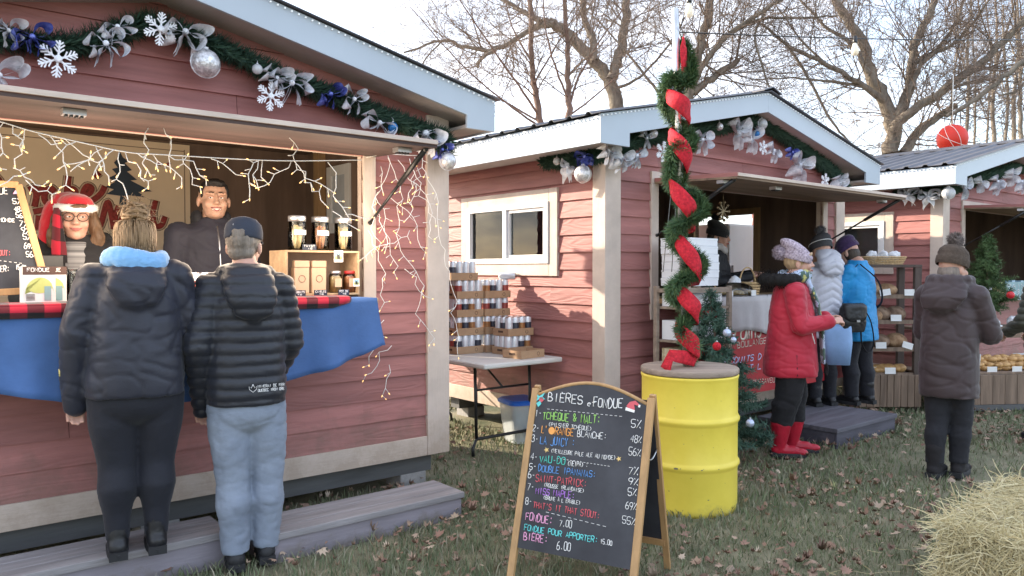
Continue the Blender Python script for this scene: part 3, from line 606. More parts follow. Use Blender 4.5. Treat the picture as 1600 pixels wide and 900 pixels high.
MB().bar(a0, a1, .03, .03, 0, ur).build('rear_rail', BFRAME, sb)
nn = nB*.004; MB().add([a0+nn, a1+nn, b1+nn, b0+nn, a0-nn, a1-nn, b1-nn, b0-nn], [(0,1,2,3),(7,6,5,4),(0,4,5,1),(1,5,6,2),(2,6,7,3),(3,7,4,0)]).build('rear_panel', BOARD, sb, fix=True)
ca, cb = fR.lerp(topc, .7), rR.lerp(topc, .7); MB().tube([ca.lerp(cb, t) - Vector((0,0,.03*sin(pi*t))) for t in np.linspace(0,1,9)], .004, 5).build('chain', STEEL, sb)
face0 = q0 + nF*.0085
def onB(px, py): return at_plane(px, py, face0, nF)
rgB = random.Random(3)
CH = {'w': WHITE_CH, 'g': CHALK('green', (.33,.62,.16)), 'o': CHALK('orange', (.8,.36,.1)), 'b': CHALK('blue', (.13,.3,.62)), 'a': CHALK('aqua', (.1,.55,.45)), 'r': CHALK('red', (.62,.12,.14)), 'v': CHALK('violet', (.42,.2,.62)), 'p': CHALK('pink', (.75,.36,.55)), 't': CHALK('turquoise', (.15,.62,.62))}
LN = [('BIÈRES',856,627,912,631,14,'w',.0024),('et',918,634,931,635,10,'w',.0018),('FONDUE',927,635,974,638,15,'w',.0024),
('1-',836,650,847,651,11,'w',.0017),('TCHÈQUE & MALT:',848,655,939,662,12,'g',.0022),('(PILSNER TCHÈQUE)',857,666,925,673,6.5,'w',.0013),('5%',986,668,1003,670,13,'w',.0017),
('2-',832,673,843,674,10,'w',.0017),("L'",846,676,855,677,12,'o',.0022),('RANGE',867,679,897,682,12,'o',.0022),('BLANCHE:',902,682,949,687,10,'w',.0018),('48%',985,690,1003,693,11,'w',.0015),
('3-',830,690,842,691,11,'w',.0017),('LA JUICY :',844,694,899,698,12,'b',.0022),('56%',982,711,1002,714,12,'w',.0015),('(MEILLEURE PALE ALE AU MONDE)',861,707,962,719,6.5,'w',.0013),
('4-',829,718,841,719,11,'w',.0017),('VAU-DO',843,722,884,726,11,'a',.0022),('(NEIPA) :',887,727,919,731,8,'w',.0016),('7%',982,741,999,743,13,'w',.0017),
('5-',827,733,839,734,11,'w',.0017),('DOUBLE IPANANAS:',841,736,932,747,10,'b',.0021),('9%',982,757,999,759,12,'w',.0017),
('6-',825,747,837,748,11,'w',.0017),('SAINT-PATRICK:',837,752,918,761,11,'r',.0021),('(ROUSSE IRLANDAISE)',850,760,913,770,6,'w',.0013),('5%',981,773,996,775,12,'w',.0017),
('7-',824,766,835,767,11,'w',.0017),('MISS MAPLE:',837,771,899,780,10,'v',.0021),('(BRUNE À L ÉRABLE)',849,780,907,789,6,'w',.0013),('69%',977,795,996,798,12,'w',.0015),
('8-',821,788,832,789,11,'w',.0017),("THAT'S IT THAT STOUT:",833,793,938,811,10,'r',.002),('55%',972,817,994,821,12,'w',.0015),
('FONDUE:',821,812,864,820,12,'p',.0025),('7.00',874,822,894,825,11,'w',.0016),('FONDUE POUR APPORTER:',819,828,935,849,9,'t',.0022),('15.00',938,850,957,852,8,'w',.0015),('BIÈRE:',818,843,857,849,12,'p',.0025),('6.00',870,858,892,862,14,'w',.0017)]
GL['À'] = GL['A'] + ';17 26'
by = {}
for (t, xa, ya, xb, yb, hp, c, r) in LN:
    a, b = onB(xa, ya), onB(xb, yb); up = onB(xa, ya - hp) - a
    letter(by.setdefault((c, t, ya), MB()), t, a, b - a, up - (b-a).normalized()*up.dot((b-a).normalized()), up.length*.95, (b-a).length, r, rgB)
for (x0, y0, x1, y1, k) in ((855,639,975,651,17), (853,800,951,824,11), (870,716,955,729,16)):
    a, b = onB(x0, y0), onB(x1, y1)
    for i in range(k): by.setdefault(('w', 'dash', y0), MB()).tube([a.lerp(b, i/k), a.lerp(b, (i+.55)/k)], .0012, 5, 0, True, True, flat=.5, ref=nF)
for c, m_ in by.items():
    o = m_.build('chalk_writing' if c[1] != 'dash' else 'chalk_dashes', CH[c[0]], sb)
    if c[1] == 'dash': o['kind'] = 'stuff'
def blob(mb, P, t=.0012): # little filled chalk drawing on the board
    vs = [onB(*p) + nF*.0008 for p in P]; mb.add(vs + [v - nF*.0006 for v in vs], [tuple(range(len(vs)))])
mb = MB(); blob(mb, [(979,634),(984,628),(993,626),(999,632),(996,634),(991,632),(992,641),(980,637)]); mb.build('chalk_drawing', CH['r'], sb)
mb = MB(); blob(mb, [(978,636),(992,641),(991,645),(977,641)]); blob(mb, [(998,632),(1001,633),(1000,637),(997,636)]); mb.build('chalk_drawing', CH['w'], sb)
mb = MB()
for P in ([(838,615),(843,619),(852,613),(848,620),(852,624),(843,623),(838,627),(840,621)], [(838,630),(844,626),(846,631),(841,636)]): blob(mb, P)
mb.build('chalk_drawing', CH['t'], sb); mb = MB(); blob(mb, [(843,621),(848,620),(850,625),(846,629),(842,626)]); mb.build('chalk_drawing', CH['r'], sb)
mb = MB(); blob(mb, [(857+5*cos(a)+5, 673+6*sin(a)) for a in np.linspace(0, 6.0, 12)]); mb.build('chalk_drawing', CH['o'], sb)
mb = MB()
for cx, cy in ((854, 703), (967, 717)): blob(mb, [(cx+(4.5 if i % 2 else 2)*cos(i*pi/5), cy+(4.5 if i % 2 else 2)*sin(i*pi/5)) for i in range(10)])
mb.build('chalk_drawing', CHALK('gold', (.7,.5,.2)), sb)
# ------------------------------------------------------------------ grey step boxes
def step_box(fr, x0, x1, y0, y1, h, label, name='step_box', grp='grey wooden step boxes'):
    r = thing(name, label, 'step', fr.w(x0, y0, 0), RZ, grp); L, D = x1-x0, y1-y0
    MB().box(.015, L-.015, .015, .035, -.03, h-.036).box(.015, L-.015, D-.035, D-.015, -.03, h-.036).box(.015, .035, .036, D-.036, -.03, h-.036).box(L-.035, L-.015, .036, D-.036, -.03, h-.036).build('riser', GREYW, r, bevel=.003)
    mb = MB(); n = 3; fwd = (D)/n
    for i in range(n): mb.box(0, L, i*fwd+.002, (i+1)*fwd-.002, h-.036, h)
    mb.build('tread_board', GREYT, r, bevel=.004); return r
step_box(C1, -1.52, -.3, -.68, -.345, .128, 'long grey step box on the grass with bare right end near the cabin corner')
step_box(C1, -3.5, -1.64, -.545, -.235, .15, 'grey step box under the feet of the woman in navy jacket')
GREYW_, GREYT_ = GREYW, GREYT; GREYW = mat('dark_platform', (.085,.08,.1), .75, .25, 5, .3, 22, (.4,2.5,2.5)); GREYT = mat('dark_platform_tread', (.12,.115,.135), .8, .3, 4, .45, 25, (.35,4,4))
step_box(C2, 1.7, 2.78, -1.0, -.25, .14, 'dark grey step platform before the bakery under the boots of two shoppers', 'step_platform')
# ------------------------------------------------------------------ yellow drum, lid, pole
BP = at_z(1078, 797, 0); BX, BY = 1.108, 4.78
YEL = mat('yellow_paint', (.82,.64,.075), .42, .1, 3, .3, 6, spec=.4, col2=(.86,.69,.1)); YELD = YEL
dr = thing('oil_drum', 'bright yellow steel drum with two rolled ribs standing on the grass', 'drum', (BX, BY, 0))
R = .293; H = .808; pr = [(R-.004, -.03), (R, .0), (R, .01)]
for zc in (.27, .54):
    pr += [(R, zc-.03), (R+.004, zc-.02), (R+.0125, zc-.006), (R+.0125, zc+.006), (R+.004, zc+.02), (R, zc+.03)]
pr += [(R, H-.03), (R+.002, H-.025), (R+.006, H-.012), (R+.006, H-.004), (R-.004, H), (R-.012, H-.01), (.01, H-.012)]
add_dirt(YEL, -.04, .1, (.3,.24,.1), 9, .5); DRB = MB().lathe(pr, 48)
mb = MB(); rg = random.Random(2)
for (a, z, s) in tuple((rg.uniform(-2.7,-.4), rg.choice((.27,.54))+rg.uniform(-.008,.008), rg.uniform(.002,.006)) for _ in range(16)) + tuple((rg.uniform(-2.7,-.4), rg.uniform(.02,.76), rg.uniform(.0015,.004)) for _ in range(14)) + ((-2.05, .272, .016), (-1.55, .271, .008), (-1.9, .42, .004), (-1.3, .4, .004), (-1.75, .22, .005), (-1.2, .271, .006), (-2.3, .541, .007), (-1.1, .54, .005), (-1.62, .66, .003), (-2.2, .13, .006), (-1.4, .09, .008), (-1.0, .18, .004)):
    M = Matrix.Rotation(a, 4, 'Z'); rr = R + (.0135 if abs(z-.27) < .01 else .0012)
    mb.add([(rr, s*cos(t)*rg.uniform(.6,1.2), z + s*.4*sin(t)*rg.uniform(.6,1.2)) for t in np.linspace(0, 5.6, 9)], [tuple(range(9))], 0, False, M)
mb.m = [1]*len(mb.m); DRB.merge(mb); DRB.build('drum_body', [YEL, mat('chip', (.2,.17,.1), .8)], dr)
LIDW = mat('weathered_lid', C(148,132,118), .8, .3, 3, .5, 30, (.5,6,6), bstretch=(.5,6,6))
ld = MB().lathe([(.296, 0), (.3, .006), (.3, .03), (.294, .036), (.0, .036)], 48).build('drum_lid', LIDW, None, (BX, BY, H+.002)); tag(ld, 'round weathered plywood disc lying on the yellow drum', 'lid')
pb = at_Y(1072, 566, BY); ptop = at_Y(1055, 27, BY)
pol = MB().lathe([(.021,0),(.021,2.21),(.019,2.215)], 14).build('metal_pole', STEEL, None, (pb.x, BY, H+.04)); pd = ptop - Vector((pb.x, BY, H+.04)); pol.rotation_euler = pd.to_track_quat('Z', 'Y').to_euler(); tag(pol, 'bare galvanised pole rising from the yellow drum inside a spiral garland', 'pole')
NEED = island_ramp('garland_needle', [(.05,.1,.05), (.08,.15,.065), (.13,.2,.085), (.06,.12,.07)], .6); NEEDD = island_ramp('dark_needle', [(.025,.06,.04), (.045,.09,.06), (.075,.13,.085), (.035,.07,.06)], .6)
def needles(mb, path, dens, L, rad, rg, wd=.0022, droop=0):
    path = smooth_pts(path, 4)
    for a, b in zip(path, path[1:]):
        d = b - a; n = max(1, int(d.length*dens)); ax = d.normalized()
        for i in range(n):
            p = a + d*rg.random(); o = Vector((rg.gauss(0,1), rg.gauss(0,1), rg.gauss(-droop,1))); o -= ax*o.dot(ax)*.5; o.normalize()
            q0_ = p + o*rad*rg.uniform(0, .5); l = L*rg.uniform(.55, 1.2); q1_ = q0_ + (o + ax*rg.uniform(-.2, .7)).normalized()*l; s = o.cross(ax)*wd
            m_ = q0_.lerp(q1_, .5) + Vector((0,0,-l*.06)); mb.add([q0_-s, q0_+s, m_+s*1.2, q1_, m_-s*1.2], [(0,1,2,3,4)])
rg = random.Random(12); P = []
AX0, AX1 = Vector((pb.x, BY, H+.04)), Vector(ptop)
GPX = [(1068,62),(1076,100),(1070,135),(1044,122),(1040,150),(1052,178),(1080,212),(1068,235),(1050,230),(1046,268),(1058,292),(1090,305),(1095,330),(1070,345),(1052,355),(1056,380),(1088,395),(1098,415),(1075,430),(1055,440),(1050,460),(1070,475),(1086,490),(1066,505),(1062,520),(1082,540),(1078,562)]
P = []
for i, (px, py) in enumerate(GPX): 
    c = at_Y(px, py, BY); P.append(Vector((c.x, BY + .085*sin(i*1.15+2.2), c.z)))
mb = MB(); needles(mb, P, 6000, .052, .045, rg, .0028); needles(mb, [Vector((at_Y(1058+14*t, 110+455*t, BY).x + .018*sin(t*40), BY + .018*cos(t*40), at_Y(1058+14*t, 110+455*t, BY).z)) for t in np.linspace(0, 1, 30)], 3600, .05, .02, rg, .0026); ga = mb.build('spiral_garland', NEED); tag(ga, 'green artificial garland spiralling up the metal pole on the drum', 'garland')
RIBR = mat('red_mesh_ribbon', (.5,.014,.03), .75, .3, 60, .5, 160, spec=.25, alpha=.86, col2=(.75,.03,.05))
FR_ = [(1066,56,1066,140),(1040,146,1076,190),(1046,206,1074,268),(1047,284,1084,356),(1058,368,1092,440),(1058,446,1090,502),(1055,506,1090,556)]
cl_, wd_ = [], []
for i, (x0, y0, x1, y1) in enumerate(FR_):
    for k in range(13):
        t = k/12; th = pi + pi*t; q = at_Y(lerp(x0, x1, .5-.5*cos(pi*t)), lerp(y0, y1, t), BY); dp = .112 if i else .06
        cl_.append(Vector((q.x, BY + dp*sin(th), q.z))); wd_.append((.024 + .027*sin(pi*t)**.7) if i else .016 + .014*sin(pi*t))
    if i < len(FR_)-1:
        for k in range(1, 6):
            t = k/6; q = at_Y(lerp(x1, FR_[i+1][0], t), lerp(y1, FR_[i+1][1], t), BY); cl_.append(Vector((q.x, BY + .06*sin(pi*t), q.z))); wd_.append(.024)
for px, py, dy in ((1084,562,-.06),(1068,558,-.12),(1050,556,-.14),(1040,568,-.16),(1050,572,-.2)): q = at_Y(px, py, BY+dy); cl_.append(q); wd_.append(.042)
rows_ = [[], [], [], [], []]; rgr = random.Random(4); n = len(cl_)
for i, p in enumerate(cl_):
    t = (cl_[min(i+1,n-1)] - cl_[max(i-1,0)]).normalized(); ax = AX0.lerp(AX1, (p.z-AX0.z)/(AX1.z-AX0.z)); rad = Vector((p.x-ax.x, p.y-ax.y, 0)); rad = rad.normalized() if rad.length > .01 else Vector((0,-1,0)); s = t.cross(rad); s.normalize()
    for j in range(5): f = (j-2)/2; rows_[j].append(p + s*wd_[i]*f + rad*(.007*(1-f*f) + .006*sin(i*.85+j*.35) + rgr.gauss(0,.0012)))
mb = MB()
nn_ = len(rows_[0]); mb.add([p for r_ in rows_ for p in r_], [(j*nn_+i, j*nn_+i+1, (j+1)*nn_+i+1, (j+1)*nn_+i) for j in range(4) for i in range(nn_-1)], 0, True)
tag(mb.build('red_ribbon', RIBR, solid=.001), 'wide red mesh ribbon wound down the garlanded pole to the drum lid', 'ribbon')
# ------------------------------------------------------------------ hay bale
HAY = island_ramp('hay_straw', [(.38,.32,.17), (.5,.43,.24), (.6,.54,.34), (.44,.36,.19), (.66,.6,.4)], .7); HAYC = mat('hay_core', (.3,.24,.1), .95, .4, 12, .9, 60)
hb_o = at_z(1447, 815, .42); hb = thing('hay_bale', 'loose yellow hay bale on the grass at the lower right corner', 'hay bale', (hb_o.x+.05, hb_o.y, 0), radians(42))
Lx, Ly, Lz = 1.0, .5, .42; mb = MB(); mb.box(.03, Lx-.03, -Ly+.03, -.03, -.02, Lz-.035); mb.build('core', HAYC, hb)
rg = random.Random(31); mb = MB()
def straw(p, d, l, r):
    a = Vector(p); d = Vector(d).normalized(); b = a + d*l*.5 + Vector((rg.gauss(0,.12), rg.gauss(0,.12), rg.gauss(.0,.12)))*l*.5; c = a + d*l + Vector((rg.gauss(0,.2), rg.gauss(0,.2), -abs(rg.gauss(0,.22))))*l*.5
    mb.tube([a, b, c], [r, r, r*.6], 3, 0, False, False)
for i in range(15000):
    f = rg.random(); th = rg.gauss(0, .5)
    if f < .36: p = (rg.uniform(0, Lx), rg.uniform(-Ly, 0), Lz + rg.gauss(-.016, .01)); d = (rg.gauss(0,1), rg.gauss(0,.8), rg.gauss(.05,.18))
    elif f < .66: p = (rg.uniform(0, Lx), -Ly - rg.gauss(-.015, .01), rg.uniform(0, Lz)); d = (rg.gauss(0,.9), rg.gauss(-.1,.25), rg.gauss(-.1,.8))
    elif f < .96: p = (rg.gauss(.012, .01), rg.uniform(-Ly, 0), rg.uniform(0, Lz)); d = (rg.gauss(-.1,.25), rg.gauss(0,.9), rg.gauss(-.1,.8))
    else: p = (rg.uniform(-.02, Lx), rg.choice((-Ly, 0))+rg.gauss(0,.02), rg.choice((Lz, .02))); d = (rg.gauss(-.3,.8), rg.gauss(-.3,.8), rg.gauss(.3,.5))
    straw(p, d, rg.uniform(.03, .12), rg.uniform(.0009, .0022))
for i in range(220): straw((rg.gauss(.3,.3), -Ly*.5+rg.gauss(0,.4), .02), (rg.gauss(0,1), rg.gauss(0,1), rg.gauss(.1,.1)), rg.uniform(.04,.14), .0014)
tag(mb.build('straw', HAY, hb), kind='stuff')
for yy in (-.17, -.35):
    MB().tube([(-.012,yy,.0),(-.012,yy,Lz-.02),(.02,yy,Lz+.012),(Lx,yy,Lz+.012),(Lx+.012,yy,Lz-.02),(Lx+.012,yy,0)], .0025, 4).build('twine', mat('twine', (.3,.24,.13), .9), hb)
# ------------------------------------------------------------------ folding table, can trays, tote
TBL = mat('plastic_table', (.62,.6,.56), .5, .08, 4)
t = thing('folding_table', 'beige folding table with black legs beside the middle cabin, loaded with cans', 'table', C2.w(-.87, .4, 0), RZ)
mb = MB(); mb.box(0, .8, 0, 1.83, .7, .74); mb.build('tabletop', TBL, t, bevel=.012)
for yy in (.28, 1.55):
    mb = MB()
    for xx in (.12, .68): mb.tube([(xx, yy, .7), (xx, yy-.02, .12)], .013, 8)
    mb.tube([(.06, yy-.06, .0), (.06, yy-.05, .06), (.12, yy-.02, .12), (.68, yy-.02, .12), (.74, yy-.05, .06), (.74, yy-.06, .0)], .013, 8); mb.tube([(.12, yy, .5), (.68, yy, .5)], .009, 6); mb.tube([(.4, yy, .5), (.4, yy+.3*(1 if yy < 1 else -1), .69)], .009, 6); mb.build('leg', BLACK, t)
CARD = mat('cardboard', (.42,.27,.16), .85, .14, 8); CARDI = mat('cardboard_print', (.1,.06,.04), .9)
CANM = [mat('can_white', (.72,.74,.78), .3, .05, 20, metal=.3), mat('can_dark', (.055,.06,.085), .3, .3, 40, metal=.3), mat('can_red', (.32,.07,.06), .3, .2, 30, metal=.3), mat('can_copper', (.36,.17,.07), .3, .2, 30, metal=.3)]
LIDM = mat('can_lid', (.7,.7,.72), .25, .05, 10, metal=.9)
def can_proto(i):
    r = .0325; pr = [(.025,0),(r,.008),(r,.1),(r,.138),(.029,.148),(.029,.152),(.027,.152),(.0,.149)]
    me = MB().lathe([(.025,0),(r,.008),(r,.04),(r,.105),(r,.138),(.029,.148),(.029,.152),(.027,.152),(.002,.149)], 12, ms=[4,0,i,0,0,4,4,4]).mesh('beer_can', CANM + [LIDM]); me.set_sharp_from_angle(angle=radians(50)); return me
CANS = [can_proto(0), can_proto(1), can_proto(0), can_proto(2), can_proto(0), can_proto(3), can_proto(1), can_proto(0)]
def tray_mesh():
    mb = MB(); L, D, h, w_ = .275, .205, .062, .004
    mb.box(0, L, 0, D, 0, .004); mb.box(0, L, 0, w_, .004, h); mb.box(0, L, D-w_, D, .004, h); mb.box(0, w_, w_, D-w_, .004, h); mb.box(L-w_, L, w_, D-w_, .004, h)
    mb.box(-.0012, -.0002, .07, .135, .026, .043, 1); ring = [(.2+.014*cos(a), -.0008, .031+.014*sin(a)) for a in np.linspace(0, 2*pi, 15)]
    mb.tube(ring, .0018, 4, 1, False); return mb.mesh('can_tray', [CARD, CARDI])
TM = tray_mesh(); rgc = random.Random(44); X0, Y0 = .25, .66
COLS = {'left': (.22, .66), 'middle': (.50, .64), 'front': (.52, .36), 'rear': (.04, .9)}
order = [('left', 5), ('middle', 4), ('front', 2), ('rear', 5)]
wn = ['bottom', 'second', 'third', 'fourth', 'top']; ntr = 0; MT = C2.M @ Matrix.Translation((-.87, .4, 0))
for col_, n in order:
    for k in range(n):
        x, y = COLS[col_]; x += rgc.uniform(-.006,.006); y += rgc.uniform(-.006,.006)
        if col_ == 'left' and k == 4: x -= .06
        z = .742 + .1545*k; nm = wn[k] if k < n-1 else 'topmost'
        o = link('can_tray', TM, None, MT @ Vector((x, y, z)), RZ); tag(o, f'cardboard can tray with white cans, {nm} tier of the {col_} column on the folding table', 'tray', 'cardboard can trays')
        top = k == n-1
        for i in range(4):
            for j in range(3):
                if not (top or j == 0 or i == 0): continue
                if col_ == 'middle' and k < 2 and j == 0: pass
                c = link('beer_can', rgc.choice(CANS), None, MT @ Vector((x+.036+i*.0675, y+.036+j*.0665, z+.0045)), RZ + rgc.uniform(-1.2, 1.2)); tag(c, 'tall printed beer can standing in a cardboard tray on the folding table', 'can', 'beer cans in the trays')
o = link('can_tray', TM, None, MT @ Vector((.42, .07, .742)), RZ + .12); tag(o, 'empty cardboard tray lying alone at the near edge of the folding table', 'tray', 'cardboard can trays')
c = link('beer_can', CANS[0], None, MT @ Vector((.73, .74, 1.36+.033)), RZ); c.rotation_euler = (radians(90), 0, RZ+.6); tag(c, 'white beer can lying tipped on the end of the stacked cans', 'can')
tb = thing('storage_tote', 'clear plastic storage tote with bright blue lid on the grass under the folding table', 'tote', at_z(843, 692, 0), RZ-.25)
mb = MB(); mb.loft([(0, 0, .16, .21, .14), (.33, 0, .16, .25, .17)], 24, 0, 6, sm=False); mb.build('tub', mat('cloudy_plastic', (.55,.6,.62), .3, .1, 6, alpha=.6), tb)
mb = MB(); mb.loft([(.325, 0, .16, .262, .182), (.345, 0, .16, .262, .182), (.36, 0, .16, .24, .16)], 24, 0, 6, sm=False); mb.build('lid', mat('blue_plastic', (.02,.12,.5), .35, .08), tb)
tag(MB().ball((0,0,0), (.13,.09,.1), 12, 8).build('stored_bundle', mat('green_bundle', (.3,.5,.1), .6), None, tb.location + Vector((.03,.17,.2))), 'lime green bundle showing inside the clear tote', 'bundle')
tag(MB().ball((0,0,0), (.15,.1,.08), 12, 8).build('stored_bundle', mat('dark_bundle', (.05,.08,.1), .6), None, tb.location + Vector((-.02,.15,.085))), 'dark bundle at the bottom of the clear tote', 'bundle')
fc = thing('folding_chair', 'black folding chair standing by the middle cabin behind the yellow drum', 'chair', at_z(958, 660, 0) + Vector((0,.0,0)), .25)
mb = MB()
for s_ in (-1, 1): mb.tube([(s_*.2,-.18,0),(s_*.2,.1,.45),(s_*.19,.2,.78)], .011, 8); mb.tube([(s_*.21,.24,0),(s_*.21,-.12,.46)], .011, 8)
mb.build('chair_frame', BLACK, fc)
mb = MB()
for z in (.62,.7,.77): mb.box(-.2,.2,.14+(z-.6)*.35,.16+(z-.6)*.35,z-.022,z+.022)
mb.build('backrest', BLACK, fc); MB().box(-.2,.2,-.2,.16,.44,.46).build('seat', BLACK, fc, bevel=.006)
# ------------------------------------------------------------------ overhead string bulbs, red ball
mb = MB(); pA, pB2 = at_Y(1056, 50, BY), at_Y(1640, 62, 6.2)
mb.tube([pA.lerp(pB2, t) - Vector((0,0,.02*sin(pi*t))) for t in np.linspace(0,1,14)], .004, 5)
BG = mat('bulb_glass', (.85,.8,.68), .1, .05, 5, alpha=.75)
def bulb(p, label):
    b = thing('string_bulb', label, 'light bulb', p, 0, 'overhead string bulbs')
    MB().lathe([(.004,.1),(.014,.1),(.016,.06),(.014,.05)], 10).build('socket', BLACK, b); MB().lathe([(.012,.055),(.018,.03),(.026,0),(.024,-.02),(.012,-.034),(.001,-.036)], 14).build('bulb', BG, b); MB().tube([(0,0,.045),(.004,0,.01),(-.004,0,-.01),(0,0,.03)], .0015, 4).build('filament', BULB, b)
tag(mb.build('string_light_cable', BLACK), 'thin black cable strung level from the pole top to the right', 'cable')
p = at_Y(1336, 54, 5.35); bulb(p - Vector((0,0,.11)), 'glass bulb hanging from the level cable before the big bare tree')
p2 = at_Y(1077, 4, 4.6); bulb(p2 - Vector((0,0,.055)), 'glass bulb hanging just above the garlanded pole top')
mb = MB(); q = p2 + Vector((0,0,.05)); mb.tube([q + Vector((-.9,-.2,.5)), q, q + Vector((.6,.4,.28))], .004, 5); mb.tube([p2 - Vector((.0,0,-.05)), at_Y(1062, 50, BY)], .003, 4); tag(mb.build('string_light_cable', BLACK), 'black cable dropping to the pole top beside a bulb', 'cable')
rb = thing('red_ball', 'large red ball ornament with fine white net lines behind the far cabin roof', 'ball', at_Y(1488, 217, 13.2))
MB().ball((0,0,0), .245, 28, 18).build('shell', mat('red_ball_skin', (.62,.03,.015), .5, .1, 4), rb)
mb = MB()
for (a, b_) in ((.5,.3),(.2,1.2),(1.0,.7)): mb.tube([Matrix.Rotation(a,3,'X') @ Matrix.Rotation(b_,3,'Y') @ Vector((.247*cos(t),.247*sin(t),0)) for t in np.linspace(0,2*pi,25)], .004, 4, 0, False)
mb.build('net_cord', WIRE, rb)
MB().tube([(0,0,.24),(0,0,1.1)], .006, 5).build('hanging_cord', WIRE, rb)
# ------------------------------------------------------------------ people
def remesh(mb, voxel, sm=4, disp=None):
    me = mb.mesh('tmp', []) if False else None
    me = bpy.data.meshes.new('tmp'); me.from_pydata(mb.v, [], mb.f); me.update()
    o = bpy.data.objects.new('tmp', me); COL.objects.link(o)
    r = o.modifiers.new('r', 'REMESH'); r.mode = 'VOXEL'; r.voxel_size = voxel; r.adaptivity = 0
    if sm: s = o.modifiers.new('s', 'SMOOTH'); s.factor = .5; s.iterations = sm
    dg = bpy.context.evaluated_depsgraph_get(); m2 = bpy.data.meshes.new_from_object(o.evaluated_get(dg)); bpy.data.objects.remove(o); bpy.data.meshes.remove(me)
    n = len(m2.vertices)
    if disp:
        co = np.empty(n*3); m2.vertices.foreach_get('co', co); co = co.reshape(-1, 3); no = np.empty(n*3); m2.vertices.foreach_get('normal', no); no = no.reshape(-1, 3)
        d = np.array([disp(Vector(c), Vector(k)) for c, k in zip(co, no)]); co += no*d[:, None]; m2.vertices.foreach_set('co', co.ravel()); m2.update()
    m2.polygons.foreach_set('use_smooth', [True]*len(m2.polygons)); return m2
def rm(mb, name, m, root, voxel=.01, sm=4, disp=None):
    me = remesh(mb, voxel, sm, disp); me.name = name; me.materials.clear(); me.materials.append(m); return link(name, me, root)
def folds(A, f=7, seed=0, sx=(1,1,1), ridge=True):
    off = Vector((seed*7.3, seed*3.1, seed*5.7))
    def d(c, n):
        q = Vector((c.x*sx[0], c.y*sx[1], c.z*sx[2]))*f + off; a = noise.noise(q); b = noise.noise(q*2.6)
        q2 = Vector((c.x*1.1 + c.z*.5, c.y*1.1, c.z*1.9 - c.x*.5))*f*.85 + off; e = max(0, 1 - abs(noise.noise(q2))*7); q3 = Vector((c.x*1.1 - c.z*.8, c.y, c.z*2.2 + c.x*.6))*f*1.5 - off; g = max(0, 1 - abs(noise.noise(q3))*6)
        return A*(a*.55 + b*.22 - (e*.28 + g*.24 if ridge else 0))
    return d
def puffer(A, sp, seed=0, chev=0):
    g = folds(.005, 9, seed)
    def d(c, n):
        z = c.z - chev*abs(c.x) + .006*noise.noise(c*11); s = abs(sin(pi*z/sp)); return A*(s**.55 - .6) + g(c, n)*(.4+.6*s)
    return d
SKIN = mat('skin', (.56,.32,.24), .5, .1, 14, sss=.15); SKIN2 = mat('skin_tan', (.53,.32,.23), .45, .1, 14, sss=.15); LIPS = mat('lips', (.42,.14,.13), .45)
EYEW = mat('eye_white', (.75,.73,.7), .2, .02); EYED = mat('eye_dark', (.03,.02,.015), .15); TEETH = mat('teeth', (.78,.74,.66), .3, .03)
def hair_mat(n, c): return mat(n, c, .55, .4, 30, .6, 90, (1,1,.15), bstretch=(2,2,.2))
def fabric(n, c, rough=.75, var=.15, sheen=.04, bump=.12, **k): return mat(n, c, rough, var, 5, max(.09, bump*1.1), 55, sheen=sheen, bstretch=(1,1,1.7), **k)
def head_body(mb, M, neck, w=1.0):
    b = lambda c, r: mb.ball(c, r, 16, 12, 0, M)
    b((0,-.012,.035), (.075*w,.095,.092)); b((0,.028,-.03), (.062*w,.066,.088)); b((0,.06,-.092), (.03*w,.028,.026)); b((0,.03,-.085), (.05*w,.05,.035))
    b((0,.094,-.012), (.012,.018,.024)); b((0,.107,-.027), (.0165,.015,.0125)); b((.013,.098,-.03), (.009,.011,.009)); b((-.013,.098,-.03), (.009,.011,.009)); b((0,.088,.012), (.01,.014,.02))
    for s in (-1, 1): b((s*.076*w,-.012,-.012), (.011,.02,.033)); b((s*.036*w,.066,-.032), (.026,.024,.028)); b((s*.03*w,.08,.033), (.03,.012,.01))
    b((0,.086,-.06), (.024,.014,.012)); mb.cap(M @ Vector((0,-.015,-.06)), neck, .054*w, .06, 14)
